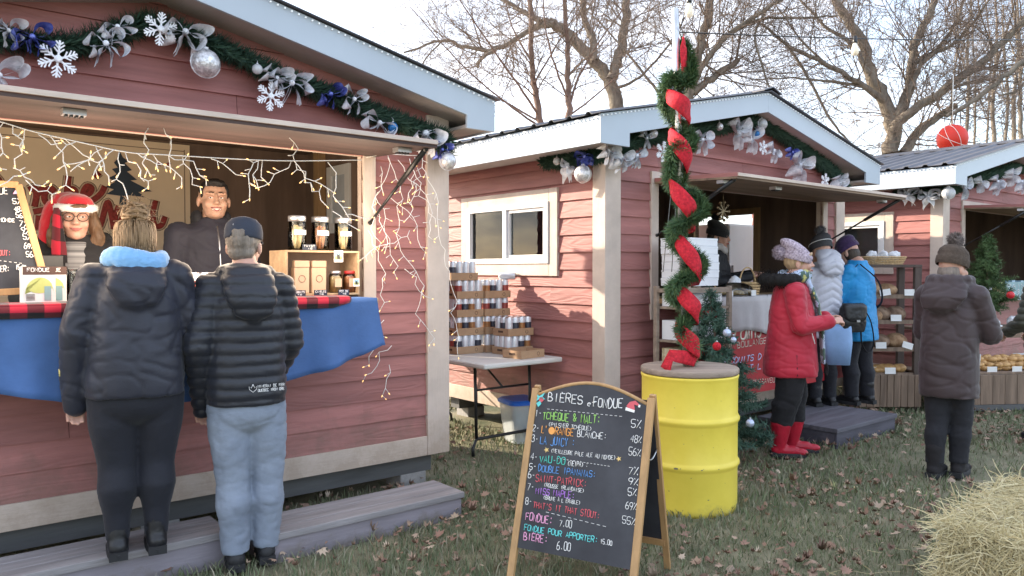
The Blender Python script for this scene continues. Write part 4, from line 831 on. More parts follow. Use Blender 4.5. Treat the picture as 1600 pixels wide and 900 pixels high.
def face_parts(root, M, eye=(.3,.3,.3), brow=(.05,.03,.02), smile=0, teeth=False, look=0, age=0):
    b = lambda n, m, mb: mb.build(n, m, root)
    for s in (-1, 1):
        mb = MB(); mb.ball((s*.031,.0845,.006), (.0135,.007,.0062), 12, 8, 0, M); b('eye', EYEW, mb)
        mb = MB(); mb.ball((s*.031+look*.004,.0895,.006), (.006,.003,.0055), 10, 6, 0, M); b('iris', EYED, mb)
        mb = MB(); mb.tube([M @ Vector(p) for p in ((s*.016,.0905,.009),(s*.031,.0935,.0135),(s*.047,.0845,.008))], [.003,.0045,.0025], 6); b('eyelid', SKIN, mb)
        mb = MB(); mb.tube([M @ Vector(p) for p in ((s*.014,.097,.0355),(s*.03,.098,.038),(s*.05,.084,.031))], [.0035,.0045,.002], 6, flat=.8); b('eyebrow', mat('brow_%d' % (brow[0]*1000), brow, .8), mb)
    mb = MB(); k = .022 + .008*smile
    up = [(-k,.088-.006*smile,-.06+.006*smile),(-k*.5,.099,-.0585),(0,.103,-.06+.001),(k*.5,.099,-.0585),(k,.088-.006*smile,-.06+.006*smile)]
    lo = [(x, y, z - (.019 if teeth else .008)*(1-abs(x)/k)) for x, y, z in up]
    mb.tube([M @ Vector(p) for p in up], [.0015,.0035,.004,.0035,.0015], 6); mb.tube([M @ Vector(p) for p in lo], [.0015,.0042,.005,.0042,.0015], 6); b('lips', LIPS, mb)
    if teeth:
        mb = MB(); mb.ball((0,.0965,-.0675), (k*.85,.007,.0085), 10, 6, 0, M); b('teeth', TEETH, mb)
def hand(mb, w, d, up, side, curl=.6, s=1.0):
    w, d, up = Vector(w), Vector(d).normalized(), Vector(up); up = (up - d*up.dot(d)).normalized(); x = d.cross(up)*side
    M = Matrix((x, d, up)).transposed().to_4x4(); M.translation = w
    mb.cap(M @ Vector((0,0,0)), M @ Vector((0,.03*s,0)), .026*s, .028*s, 10); mb.ball((0,.052*s,0), (.04*s,.046*s,.016*s), 12, 8, 0, M)
    for i, L in enumerate((.068,.078,.073,.058)):
        fx = (-.03+.02*i)*s; p = Vector((fx,.085*s,.0)); a = curl*.35; q = p + Vector((0,cos(a),-sin(a)))*L*s*.48; a += curl*1.1; r = q + Vector((0,cos(a),-sin(a)))*L*s*.32; a += curl*.9; t = r + Vector((0,cos(a),-sin(a)))*L*s*.26
        for (u, v, r0, r1) in ((p,q,.0095,.009),(q,r,.009,.0085),(r,t,.0085,.0075)): mb.cap(M @ u, M @ v, r0*s, r1*s, 8)
    p = Vector((-.032*s,.03*s,-.004)); q = p + Vector((-.03,.026,-.012))*s; r = q + Vector((-.008,.03,-.014))*s
    mb.cap(M @ p, M @ q, .013*s, .0105*s, 8); mb.cap(M @ q, M @ r, .0105*s, .0085*s, 8)
def person(label, loc, d, H, torso, arms, legs, head, jm, tm, bm, jacket=None, jdisp=None, sleeve=(.085,.068,.052), thigh=(.1,.075,.06), skin=None, hands=None, shoe='boot', bh=.19, tdisp=None, hem=None, lower=True, extra=None, tlift=0, headrot=(0,0), hw=1.0, jname='jacket', group=None):
    """torso: loft rings of the coat; arms: (shoulder, elbow, wrist); legs: (hip, knee, ankle); head: centre"""
    root = thing('person', label, 'person', loc, atan2(-d[0], d[1]), group); skin = skin or SKIN
    M = Matrix.Translation(head) @ Matrix.Rotation(headrot[0], 4, 'Z') @ Matrix.Rotation(headrot[1], 4, 'X')
    zt = torso[-1][0]; nk = Vector((0, torso[-1][2], zt-.02)); body = MB(); head_body(body, M, nk, hw)
    tb = [(z, cx, cy, rx*.8, ry*.8) for (z, cx, cy, rx, ry) in torso]; body.loft(tb, 18)
    for a in arms: body.cap(a[0], a[1], sleeve[0]*.62, sleeve[1]*.6, 10); body.cap(a[1], a[2], sleeve[1]*.6, .028, 10)
    for i, a in enumerate(arms):
        wd = (Vector(a[2]) - Vector(a[1])).normalized(); hd = (hands or {}).get(i, {})
        hand(body, Vector(a[2]) + wd*.01, hd.get('d', wd), hd.get('up', (0, 1, 0)), hd.get('side', 1 if i else -1), hd.get('curl', .6))
    if lower:
        for l in legs: body.cap(l[0], l[1], thigh[0]*.75, thigh[1]*.6, 10); body.cap(l[1], l[2], thigh[1]*.58, .034, 10)
        body.ball((0,0,legs[0][0][2]+.02), (.12,.09,.1))
    rm(body, 'body', skin, root, .0058, 3)
    jk = MB(); jk.loft(torso, 26)
    for a in arms:
        jk.ball(a[0], sleeve[0]*1.04, 14, 10); jk.cap(a[0], a[1], sleeve[0], sleeve[1], 14); jk.cap(a[1], a[2], sleeve[1], sleeve[2], 14)
    if jacket: jacket(jk)
    rm(jk, jname, jm, root, .0095, 5, jdisp or folds(.012, 7, H*10))
    if lower:
        t = MB()
        for l in legs:
            k2 = Vector(l[2]) + Vector((0,0,tlift)); t.tube([l[0], Vector(l[0]).lerp(l[1],.45), l[1], Vector(l[1]).lerp(k2,.12), Vector(l[1]).lerp(k2,.38)-Vector((0,.012,0)), Vector(l[1]).lerp(k2,.7), k2 - Vector((0,0,.03))], [thigh[0]*.93, lerp(thigh[0],thigh[1],.25), thigh[1]*1.0, thigh[1]*.95, thigh[1]*1.02, lerp(thigh[1],thigh[2],.66), thigh[2]], 18); t.ball(l[0], thigh[0]*.9, 14, 10)
        h = legs[0][0]; t.ball((0,-.025,h[2]-.03), (abs(h[0])+thigh[0]*.78, thigh[0]*1.05, .12), 18, 12)
        rm(t, 'trousers', tm, root, .01, 4, tdisp or folds(.008, 9, H*13, (1,1,1.6)))
        for l in legs:
            a = Vector(l[2]); fw = Vector(l[3]) if len(l) > 3 else Vector((0, 1, 0)); s = fw.cross(Vector((0,0,1))); Mf = Matrix((s, fw, Vector((0,0,1)))).transposed().to_4x4(); Mf.translation = Vector((a.x, a.y, 0))
            mb = MB(); mb.cap((0,-.0,bh if shoe == 'boot' else .1), (0,-.01,.06), thigh[2]*.95 if shoe == 'boot' else .042, .046, 14); mb.cap((0,-.03,.048), (0,.1,.042), .044, .042, 14); mb.ball((0,.15,.036), (.043,.055,.032), 14, 8)
            mb2 = MB(); mb2.v = [tuple(Mf @ Vector(p)) for p in mb.v]; mb2.f = mb.f; mb2.m = mb.m; mb2.s = mb.s; bo = rm(mb2, 'boot' if shoe == 'boot' else 'shoe', bm, root, .008, 4, folds(.004, 16, H))
            so = MB().loft([(-.002, 0, .06, .045, .135), (.022, 0, .06, .047, .138), (.03, 0, .06, .043, .13)], 20, 0, 2.4, Mf); so.box(-.038, .038, -.075, -.01, -.003, .034, 0, Mf); so.build('sole', mat('rubber_sole', (.02,.02,.022), .7), bo, sharp=40)
    if extra: extra(root, M)
    return root
def fuzz(mb, c, r, n, L, rg, w=.002, M=None):
    c = Vector(c)
    for i in range(n):
        o = Vector((rg.gauss(0,1), rg.gauss(0,1), rg.gauss(0,1))).normalized(); R = r if isinstance(r, (int, float)) else 1
        p = c + (o*R if isinstance(r, (int, float)) else Vector((o.x*r[0], o.y*r[1], o.z*r[2]))); q = p + (o + Vector((rg.gauss(0,.4), rg.gauss(0,.4), rg.gauss(0,.4)))).normalized()*L*rg.uniform(.5, 1.2); s = o.orthogonal().normalized()*w
        if M is not None: p, q, s = M @ p, M @ q, M.to_3x3() @ s
        mb.add([p-s, p+s, q], [(0,1,2)])
def beanie(root, M, m, pm, tilt=(0,-.25), slouch=0, pr=.045, ribs=26, cuff=True, name='knit_hat'):
    MM = M @ Matrix.Translation((0,-.012,.03)) @ Matrix.Rotation(tilt[1], 4, 'X'); mb = MB(); n = 72
    prof = [(.094,-.012),(.099,.0),(.1,.025),(.099,.045),(.093,.052),(.094,.07),(.085,.1),(.062,.125),(.03,.139),(.004,.143)]; vs = []
    for r, z in prof:
        for j in range(n):
            q = 2*pi*j/n; k = 1 + .022*abs(sin(q*ribs/2)); vs.append((r*k*cos(q), r*k*1.14*sin(q) - slouch*max(0, z-.05)*1.2, z))
    fs = [(i*n+j, i*n+(j+1) % n, (i+1)*n+(j+1) % n, (i+1)*n+j) for i in range(len(prof)-1) for j in range(n)] + [tuple((len(prof)-1)*n+j for j in range(n))]
    mb.add(vs, fs, 0, True, MM); h = mb.build(name, m, root)
    if pm:
        mb = MB(); rg = random.Random(4); c = (0, -slouch*.11, .155+pr*.3); mb.ball(c, pr*.75, 14, 10, 0, MM); fuzz(mb, c, pr*.7, 1100, pr*.5, rg, .0022, MM); mb.build('pompom', pm, h)
    return h
def torso_rings(z0, z1, hemw, hemd, waistw, waistd, chw, chd, shw, lean=0):
    return [(z0, 0, 0, hemw, hemd), (z0+.05, 0, 0, hemw*1.02, hemd*1.02), (lerp(z0,z1,.35), 0, 0, waistw, waistd), (lerp(z0,z1,.7), 0, lean*.5, chw, chd), (z1-.07, 0, lean*.8, shw, chd*.8), (z1-.015, 0, lean, shw*.62, chd*.6), (z1+.02, 0, lean, .085, .08)]
K = lambda x, y, z: Vector((x, y, z))
NAVY = fabric('navy_shell', (.019,.021,.034), .5, .2, .1, .08); NAVYP = fabric('navy_puffer', (.016,.018,.026), .42, .15, .1, .05); JEANS = fabric('grey_jeans', (.2,.235,.3), .9, .12, .05, .15, col2=(.26,.3,.37)); BLK = fabric('black_trousers', (.013,.013,.018), .85, .2, .1)
BOOTB = mat('black_leather', (.014,.014,.016), .4, .2, 10)
rgp = random.Random(77)
# -- woman in navy jacket, seen from behind on the left step
def p1(root, M):
    H1 = hair_mat('blond_brown_hair', (.3,.19,.1)); mb = MB(); mb.ball((0,-.02,.035), (.088,.108,.1), 20, 14, 0, M); mb.ball((0,-.05,-.02), (.072,.06,.06), 18, 12, 0, M); h = rm(mb, 'hair', H1, root, .007, 4, lambda c, n: .004*noise.noise(Vector((c.x*60, c.y*60, c.z*9))))
    mb = MB(); c = M @ Vector((0,-.05,.155)); rg = random.Random(3)
    for i in range(60):
        a = rg.uniform(0, 6.28); t = rg.uniform(-.5,.5); R = rg.uniform(.03,.058); Q = Matrix.Rotation(a, 3, 'Z') @ Matrix.Rotation(rg.uniform(.2,1.3), 3, 'X'); ph = rg.uniform(0,6.28)
        mb.tube([c + Q @ Vector((R*cos(ph+s*3.9), R*sin(ph+s*3.9), rg.uniform(-.008,.008))) for s in np.linspace(0,1,12)], [.003+.0045*sin(pi*s) for s in np.linspace(0,1,12)], 6)
    mb.build('hair_bun', H1, h); mb = MB(); mb.lathe([(.045,-.01),(.056,0),(.045,.012)], 20, 0, M @ Matrix.Translation((0,-.035,.118))); mb.build('hair_band', BLK, h)
    mb = MB()
    for i in range(420):
        a = rg.uniform(-3.6, .5); z0 = rg.uniform(-.07, .06); k = (1-(z0/.13)**2)**.5; P0 = Vector((.088*k*cos(a), -.02+.108*k*sin(a), .02+z0)); P2 = Vector((.035*cos(a), -.04+.035*sin(a), .13)); P1_ = (P0+P2)*.5 + Vector((cos(a)*.022, sin(a)*.022, .012)); mb.tube(smooth_pts([M @ P0, M @ P1_, M @ P2], 3), [.0025]*6 + [.002], 4)
    for i in range(70):
        a = rg.uniform(-3.4, .3); P0 = Vector((.07*cos(a), -.02+.085*sin(a), -.05)); mb.tube([M @ P0, M @ (P0+Vector((cos(a)*.015+rg.gauss(0,.008), sin(a)*.012, -.03))), M @ (P0+Vector((cos(a)*.02+rg.gauss(0,.015), sin(a)*.02, -.07)))], [.0022,.002,.0008], 4)
    for i in range(90):
        o = Vector((rg.gauss(0,1), rg.gauss(0,1), rg.gauss(0,1))).normalized(); q = c + o*.05; mb.tube([q, q+o*.015+Vector((rg.gauss(0,.012),rg.gauss(0,.012),rg.gauss(0,.012))), q+o*.02+Vector((rg.gauss(0,.025),rg.gauss(0,.025),rg.gauss(0,.02)))], .0013, 3)
    mb.build('hair_strand', H1, h)
    mb = MB()
    for i in range(13):
        a = pi*1.0 + pi*i/12; mb.ball((.105*cos(a), -.02+.095*sin(a), 1.345+.012*sin(a*2)), (.042,.04,.048), 12, 8)
    mb.ball((0,-.1,1.335), (.1,.05,.058)); rm(mb, 'hood_lining', fabric('pale_blue_fleece', (.2,.42,.72), .9, .1, .4, .3), root, .008, 4, folds(.008, 14, 2))
    mb = MB(); mb.ball((-.29,.03,.955), (.012,.018,.028)); 
    mb = MB(); mb.loft([(.83, -.302, .01, .004, .02), (.86, -.303, .01, .004, .016)], 8); mb.build('sleeve_patch', mat('yellow_patch', (.7,.6,.2), .8), root)
def p1j(jk):
    jk.cap((-.245,.03,.765), (-.243,.045,.69), .06, .052)
    for i in range(9):
        a = pi + pi*i/8; jk.ball((.115*cos(a), -.01+.11*sin(a), 1.28), (.045,.045,.045), 12, 8)
    jk.loft([(1.12, 0, -.145, .02, .02), (1.15, 0, -.16, .08, .03), (1.23, 0, -.145, .125, .05), (1.29, 0, -.1, .12, .075)], 18)
person('woman in navy jacket and black leggings, seen from behind on the left grey step', at_z(211, 864, .15) + Vector((0,.03,0)), (-.5,.866), 1.55, torso_rings(.73, 1.36, .205, .17, .205, .17, .192, .155, .165),
    [(K(-.165,-.01,1.265),K(-.245,-.03,1.02),K(-.245,.03,.765)), (K(.165,-.01,1.265),K(.24,.0,1.03),K(.2,.14,.85))], [(K(-.1,0,.74),K(-.083,.01,.43),K(-.085,-.02,.1)), (K(.1,0,.74),K(.083,.02,.43),K(.075,-.02,.1))],
    K(0,.035,1.395), NAVY, fabric('black_leggings', (.009,.01,.017), .75, .2, .1), BOOTB, p1j, sleeve=(.078,.068,.057), thigh=(.116,.083,.05), extra=p1, headrot=(.15, -.05), tdisp=folds(.004, 9, 3), jdisp=folds(.02, 4.3, 3, (1,1,.7)))
# -- man in puffer jacket
LOGO = mat('print_white', (.75,.75,.75), .6, .05)
def p2(root, M):
    HG = hair_mat('grey_brown_hair', (.2,.165,.135)); mb = MB(); mb.ball((0,-.022,.03), (.081,.098,.094), 20, 14, 0, M); mb.ball((0,-.06,-.03), (.066,.045,.05), 16, 10, 0, M); rm(mb, 'hair', HG, root, .006, 3, lambda c, n: .003*noise.noise(c*70))
    MM = M @ Matrix.Translation((0,-.014,.042)) @ Matrix.Rotation(-.1, 4, 'X'); CP_ = fabric('cap_cloth', (.035,.042,.062), .85); mb = MB(); n = 48
    prof = [(.088,-.012),(.0905,0),(.09,.03),(.083,.062),(.06,.088),(.03,.099),(.004,.102)]; mb.lathe([(r, z) for r, z in prof], n, 0, MM @ Matrix.Diagonal((1,1.14,1,1))); cap_ = mb.build('cap', CP_, root)
    mb = MB(); bl = [(-.07,.085,-.005),(-.066,.13,-.01),(-.045,.165,-.016),(0,.18,-.014),(.045,.165,-.016),(.066,.13,-.01),(.07,.085,-.005)]; mb.add(bl, [tuple(range(7))], 0, True, MM); mb.build('visor', CP_, cap_, solid=.005)
    mb = MB(); mb.ball((0,0,.103), (.008,.008,.004), 8, 6, 0, MM); mb.build('cap_button', CP_, cap_)
    mb = MB(); ps = [MM @ Vector((.036*cos(t), -.1 - .0*t, .003+.036*sin(t))) for t in np.linspace(0, pi, 13)]; mb.tube([MM @ Vector((.036*cos(t), -.1035+.012*sin(t), -.008+.04*sin(t))) for t in np.linspace(0, pi, 13)], .003, 5); mb.build('cap_opening', CP_, cap_)
    mb = MB(); mb.ball((0,-.098,.006), (.034,.006,.028), 12, 8, 0, MM); mb.build('hair_tuft', HG, cap_)
    mb = MB(); letter(mb, 'COLUMBIA', MM @ Vector((-.026,-.094,.045)), MM.to_3x3() @ Vector((1,0,0)), MM.to_3x3() @ Vector((0,.25,1)), .0075, .052, .0011); mb.build('cap_lettering', LOGO, cap_)
    mb = MB(); y = -.158; z = .9
    for i, t in enumerate(('MINERAI DE FER', 'QUEBEC IRON ORE')): letter(mb, t, (.035, y-.004, z-.019*i-.01), (1,.12,0), (0,0,1), .0125, .125, .0013)
    for sx in (-1, 1): mb.tube([(.012,y-.004,z-.03),(.012+sx*.016,y-.004,z-.016),(.012+sx*.018,y-.004,z-.002),(.012+sx*.008,y-.004,z-.01),(.012,y-.004,z+.008)], .0014, 5)
    mb.build('jacket_print', LOGO, root)
def p2j(jk):
    jk.cap((-.205,.06,.845), (-.198,.085,.765), .05, .045)
    jk.loft([(1.2,.02,-.15,.02,.02),(1.24,.02,-.165,.085,.035),(1.32,.01,-.16,.12,.055),(1.41,0,-.11,.12,.075),(1.46,0,-.07,.1,.07)], 18)
    for i in range(9): a = pi+pi*i/8; jk.ball((.1*cos(a), .0+.1*sin(a), 1.43), (.04,.04,.042), 12, 8)
person('man in dark quilted puffer jacket, grey jeans and cap, seen from behind at the counter', at_z(381, 888, 0) + Vector((0,.06,0)), (-.42,.9), 1.69, torso_rings(.8, 1.46, .183, .15, .183, .15, .183, .145, .155),
    [(K(-.155,-.01,1.36),K(-.225,-.06,1.09),K(-.205,.06,.845)), (K(.155,-.01,1.36),K(.215,.02,1.09),K(.18,.2,.93))], [(K(-.085,0,.8),K(-.07,.0,.44),K(-.06,-.02,.1)), (K(.085,0,.8),K(.1,.03,.44),K(.088,.03,.1))],
    K(0,.05,1.565), NAVYP, JEANS, mat('dark_shoe', (.02,.02,.022), .6), p2j, jdisp=puffer(.011, .055, 2), sleeve=(.076,.066,.05), thigh=(.108,.082,.068), extra=p2, headrot=(-.35, -.02), shoe='shoe', tdisp=folds(.011, 6, 6, (1,1,1.5)))
# -- seller in santa hat
def p3(root, M):
    H3 = hair_mat('brown_wavy_hair', (.13,.075,.04)); mb = MB(); mb.ball((0,-.03,.03), (.086,.094,.098), 18, 12, 0, M)
    for s in (-1, 1): mb.cap(M @ Vector((s*.08,.01,.02)), M @ Vector((s*.105,.03,-.1)), .028, .036); mb.ball((s*.1,.02,-.13), (.04,.04,.05), 12, 8, 0, M)
    rm(mb, 'hair', H3, root, .007, 3, lambda c, n: .007*noise.noise(Vector((c.x*50, c.y*50, c.z*22))))
    mb = MB(); mb.tube([M @ Vector(p) for p in ((-.07,.05,.06),(-.04,.1,.062),(.0,.11,.06),(.045,.1,.052))], [.006,.012,.012,.004], 8); mb.build('fringe', H3, root)
    MM = M @ Matrix.Translation((0,-.01,.055)) @ Matrix.Rotation(-.12, 4, 'X'); mb = MB()
    mb.lathe([(.088,.0),(.09,.02),(.085,.042),(.07,.062),(.045,.076),(.005,.082)], 28, 0, MM @ Matrix.Diagonal((1,1.1,1,1)))
    mb.tube([MM @ Vector(p) for p in ((.02,-.03,.035),(.055,-.045,.03),(.095,-.045,-.02),(.125,-.03,-.1),(.135,0,-.19),(.13,.02,-.27))], [.05,.06,.06,.055,.048,.035], 14)
    SR = fabric('santa_red', (.5,.012,.025), .9, .2, .5); h = rm(mb, 'santa_hat', SR, root, .008, 4, folds(.008, 13, 3))
    mb = MB(); P = [MM @ Vector((.087*cos(a), .106*sin(a), .0+.008*sin(a))) for a in np.linspace(0, 2*pi, 33)]; mb.tube(P, .021, 10); 
    for p in P[:-1]: fuzz(mb, p, .018, 50, .011, rgp, .0016)
    mb.build('hat_trim', mat('white_fluff', (.82,.8,.78), .95, .05, sheen=.5), h)
    FR = mat('spectacle_frame', (.03,.018,.012), .3); g = MB()
    for s in (-1, 1):
        g.tube([M @ Vector((s*.033+.026*cos(a), .104-.005*abs(s*.033+.026*cos(a))/.03, .004+.0225*sin(a))) for a in np.linspace(0, 2*pi, 21)], .0024, 6, 0, False); g.tube([M @ Vector((s*.059,.096,.008)), M @ Vector((s*.08,0,.01))], .002, 5)
    g.tube([M @ Vector((-.007,.104,.008)), M @ Vector((.007,.104,.008))], .0022, 5); g.build('glasses', FR, root)
    face_parts(root, M, brow=(.08,.05,.035), smile=1, look=-.5)
    mb = MB(); mb.strip(*[[M @ Vector((x+dx, y, z)) for x, y, z, dx in row] for row in ([(.07,.075,.05,0),(.066,.085,0,0),(.055,.09,-.09,0),(.045,.1,-.16,0),(.04,.11,-.24,0)], [(.07,.07,.05,.03),(.066,.065,0,.04),(.055,.07,-.09,.055),(.045,.09,-.16,.07),(.04,.1,-.24,.07)])]); mb.build('plaid_lappet', PLAID, h, solid=.008)
    mb = MB(); 
    for i in range(14): a = -.6 + (pi+1.2)*i/13; mb.ball((.13*cos(a+pi), -.03+.09*sin(a+pi)*.9, 1.28+.02*cos(a*2)), (.05,.05,.06), 10, 8)
    for i in range(500): fuzz(mb, (rgp.gauss(0,.12), rgp.uniform(-.12,.02), rgp.uniform(1.24,1.36)), .035, 3, .035, rgp, .002)
    mb.build('fur_collar', mat('black_fur', (.012,.011,.011), .9, .3, 20), root)
    mb = MB(); mb.loft([(1.1,0,.13,.05,.02),(1.2,0,.115,.055,.03),(1.3,0,.06,.06,.05)], 16); rm(mb, 'striped_top', mat('stripe_top', (.02,.02,.025), .8, .1, 3, col2=(.4,.4,.4), stretch=(.1,.1,18)), root, .008, 3)
person('smiling seller in red santa hat and round glasses behind the counter', C1.w(-2.13, .42, .3), (.42,-.9), 1.56, torso_rings(.72, 1.32, .21, .16, .21, .16, .2, .15, .18),
    [(K(-.18,0,1.24),K(-.25,.05,1.0),K(-.12,.24,.99)), (K(.18,0,1.24),K(.25,.05,1.0),K(.12,.24,.99))], [(K(-.1,0,.75),K(-.1,.01,.42),K(-.1,-.02,.1)), (K(.1,0,.75),K(.1,.01,.42),K(.1,-.02,.1))], K(0,.035,1.43), fabric('black_coat', (.014,.014,.016), .8), BLK, BOOTB, None, folds(.01, 8, 8), extra=p3, headrot=(.08,-.04))
# -- seller in dark jacket, smiling
def p4(root, M):
    HB_ = hair_mat('black_hair', (.014,.012,.012)); mb = MB(); mb.ball((0,-.024,.048), (.086,.098,.092), 20, 14, 0, M); mb.ball((0,.035,.1), (.066,.05,.03), 14, 10, 0, M); mb.ball((0,-.06,-.02), (.068,.045,.06), 14, 10, 0, M)
    for s in (-1, 1): mb.ball((s*.072,.01,.05), (.016,.04,.05), 10, 8, 0, M)
    rm(mb, 'hair', HB_, root, .0065, 3, lambda c, n: .006*noise.noise(Vector((c.x*55, c.y*30, c.z*55))))
    face_parts(root, M, brow=(.02,.015,.012), smile=1.4, teeth=True, look=.6)
    mb = MB()
    for i in range(13): a = -.25 + (pi+.5)*i/12; mb.ball((.095*cos(a+pi), -.0+.085*sin(a+pi), 1.47), (.032,.032,.055), 10, 8)
    zz = MB(); zz.tube([(0,.16,.9),(0,.158,1.15),(0,.135,1.32),(0,.1,1.42)], .006, 5); zz.build('zip', STEEL, root)
    rm(mb, 'collar', fabric('black_lining', (.016,.016,.02), .8), root, .008, 4, folds(.006, 14, 1))
person('smiling black-haired seller in dark zipped jacket behind the counter', C1.w(-1.34, .62, .3), (.66,-.75), 1.71, torso_rings(.82, 1.46, .21, .15, .21, .15, .225, .15, .2), [(K(-.2,0,1.36),K(-.27,.03,1.08),K(-.2,.22,.96)), (K(.2,0,1.36),K(.27,.03,1.08),K(.2,.22,.96))],
    [(K(-.1,0,.84),K(-.1,.01,.46),K(-.1,-.02,.1)), (K(.1,0,.84),K(.1,.01,.46),K(.1,-.02,.1))], K(0,.05,1.585), fabric('slate_jacket', (.03,.029,.042), .7), BLK, BOOTB, None, folds(.014, 5, 4), skin=SKIN2, extra=p4, headrot=(-.2,.04), hw=1.2)
# -- bakery seller
def p5(root, M):
    beanie(root, M, fabric('black_knit', (.014,.013,.014), .95, .2, .3, .5), mat('black_pom', (.012,.011,.011), .95), (0,-.25), .5, .05); face_parts(root, M)
    mb = MB(); mb.ball((0,-.03,.0), (.082,.085,.09), 16, 10, 0, M); rm(mb, 'hair', hair_mat('dark_hair', (.05,.035,.025)), root, .008, 3)
    mb = MB()
    for i in range(16): a = 2*pi*i/16; mb.ball((.085*cos(a), .02+.085*sin(a), 1.36+.02*sin(a*3)), (.035,.035,.04), 10, 8)
    rm(mb, 'scarf', fabric('pale_scarf', (.5,.46,.44), .9), root, .009, 3, folds(.01, 16, 2))
person('bakery seller in black coat and black pompom hat standing inside the middle cabin', at_Y(1116, 420, 7.75) * 1 - Vector((0,0,at_Y(1116,420,7.75).z-.3)), (.88,-.47), 1.6, torso_rings(.72, 1.36, .21, .16, .2, .16, .2, .15, .18), [(K(-.18,0,1.27),K(-.24,.06,1.04),K(-.12,.34,1.1)), (K(.18,0,1.27),K(.24,.08,1.02),K(.1,.36,1.08))],
    [(K(-.1,0,.75),K(-.1,.01,.42),K(-.1,-.02,.1)), (K(.1,0,.75),K(.1,.01,.42),K(.1,-.02,.1))], K(0,.04,1.47), fabric('black_parka', (.015,.015,.018), .6), BLK, BOOTB, None, folds(.012, 8, 5), extra=p5, hands={0: {'up': (0,.2,1), 'curl': .9}, 1: {'up': (0,.2,1), 'curl': .9}})
# -- lady in red
def p6(root, M):
    HK = mat('mauve_knit', (.36,.27,.33), .95, .55, 70, .6, 60, col2=(.62,.52,.6)); MM = M
    h = beanie(root, M, HK, None, (0,-.3), .9, ribs=18); mb = MB(); c = (0,-.13,.09); mb.ball(c, .05, 14, 10, 0, M); fuzz(mb, c, .046, 900, .024, rgp, .003, M); mb.build('pompom', HK, h)
    mb = MB(); mb.ball((0,-.02,.02), (.081,.09,.085), 16, 10, 0, M); mb.tube([M @ Vector(p) for p in ((-.05,.085,.06),(0,.1,.068),(.05,.085,.06),(.075,.05,.04))], .013, 8); rm(mb, 'hair', hair_mat('sandy_hair', (.4,.27,.15)), root, .007, 3, lambda c_, n: .004*noise.noise(c_*50)); face_parts(root, M, brow=(.3,.2,.12))
    SC_ = fabric('check_scarf', (.42,.5,.62), .9, .1, .3); t = SC_.node_tree; r = [n for n in t.nodes if n.type == 'VALTORGB'][0]; r.color_ramp.interpolation = 'CONSTANT'
    for k, (p_, c_) in enumerate(((.0,(.42,.5,.65)),(.5,(.07,.12,.1)),(.6,(.48,.46,.13)),(.68,(.5,.55,.66)))):
        e = r.color_ramp.elements[k] if k < 2 else r.color_ramp.elements.new(p_); e.position = p_; e.color = (*c_, 1)
    [n for n in t.nodes if n.type == 'TEX_NOISE'][0].inputs['Scale'].default_value = 8
    mb = MB()
    for i in range(14): a = 2*pi*i/14; mb.ball((.1*cos(a), .02+.09*sin(a), 1.385+.015*sin(a*2)), (.045,.045,.055), 10, 8)
    mb.loft([(.72,.03,.235,.07,.014),(.95,.02,.225,.075,.018),(1.2,.02,.18,.075,.025),(1.36,.03,.11,.06,.03)], 14); rm(mb, 'scarf', SC_, root, .009, 3, folds(.012, 12, 4))
    mb = MB()
    for i in range(18): x = -.04+.0082*i; mb.tube([(x,.25,.73),(x+rgp.gauss(0,.006),.26,.69),(x+rgp.gauss(0,.01),.255,.64)], .0035, 4)
    mb.build('scarf_fringe', BLK, root)
    mb = MB()
    for i in range(15): a = pi*.8 + pi*1.4*i/14; mb.ball((.15*cos(a), -.07+.13*sin(a), 1.37), (.055,.055,.05), 10, 8)
    for i in range(900): a = rgp.uniform(pi*.8, pi*2.2); fuzz(mb, (.155*cos(a), -.07+.135*sin(a), 1.37+rgp.gauss(0,.02)), .045, 2, .025, rgp, .003)
    mb.build('fur_hood_trim', mat('black_fur', (.012,.011,.011)), root)
    mb = MB(); mb.tube([(.17,.15,.885),(.18,.12,.99)], .004, 5); mb.build('pocket_zip', LOGO, root); mb = MB(); mb.tube([(.213,.02,.64),(.203,.015,.8)], .004, 5); mb.build('side_zip', BLK, root)
RCOAT = fabric('red_parka', (.43,.014,.036), .6, .14, .15, .06); RBOOT = mat('red_leather', (.4,.012,.03), .4, .2, 10, .3, 60)
person('lady in red parka, mauve knit hat and red boots waiting at the bakery', at_z(1234, 709, 0), (.96,-.2), 1.66, torso_rings(.62, 1.37, .215, .205, .195, .19, .18, .165, .16), [(K(-.165,0,1.27),K(-.215,.08,1.03),K(-.11,.27,1.06)), (K(.165,0,1.27),K(.215,.04,1.02),K(.12,.25,1.05))],
    [(K(-.085,-.02,.74),K(-.09,.05,.45),K(-.09,.04,.12)), (K(.085,0,.74),K(.09,-.03,.45),K(.09,-.08,.12))], K(0,.05,1.5), RCOAT, fabric('black_wide_trousers', (.014,.013,.015), .95), RBOOT, None, tlift=.16, bh=.25, jdisp=folds(.018, 4, 9, (1,1,.75)), sleeve=(.088,.076,.06), thigh=(.12,.1,.085), extra=p6, hands={0: {'up': (-.6,0,.8), 'curl': .9}, 1: {'up': (.6,0,.8), 'curl': .9}}, tdisp=folds(.012, 7, 5), headrot=(.0,.05), jname='parka')
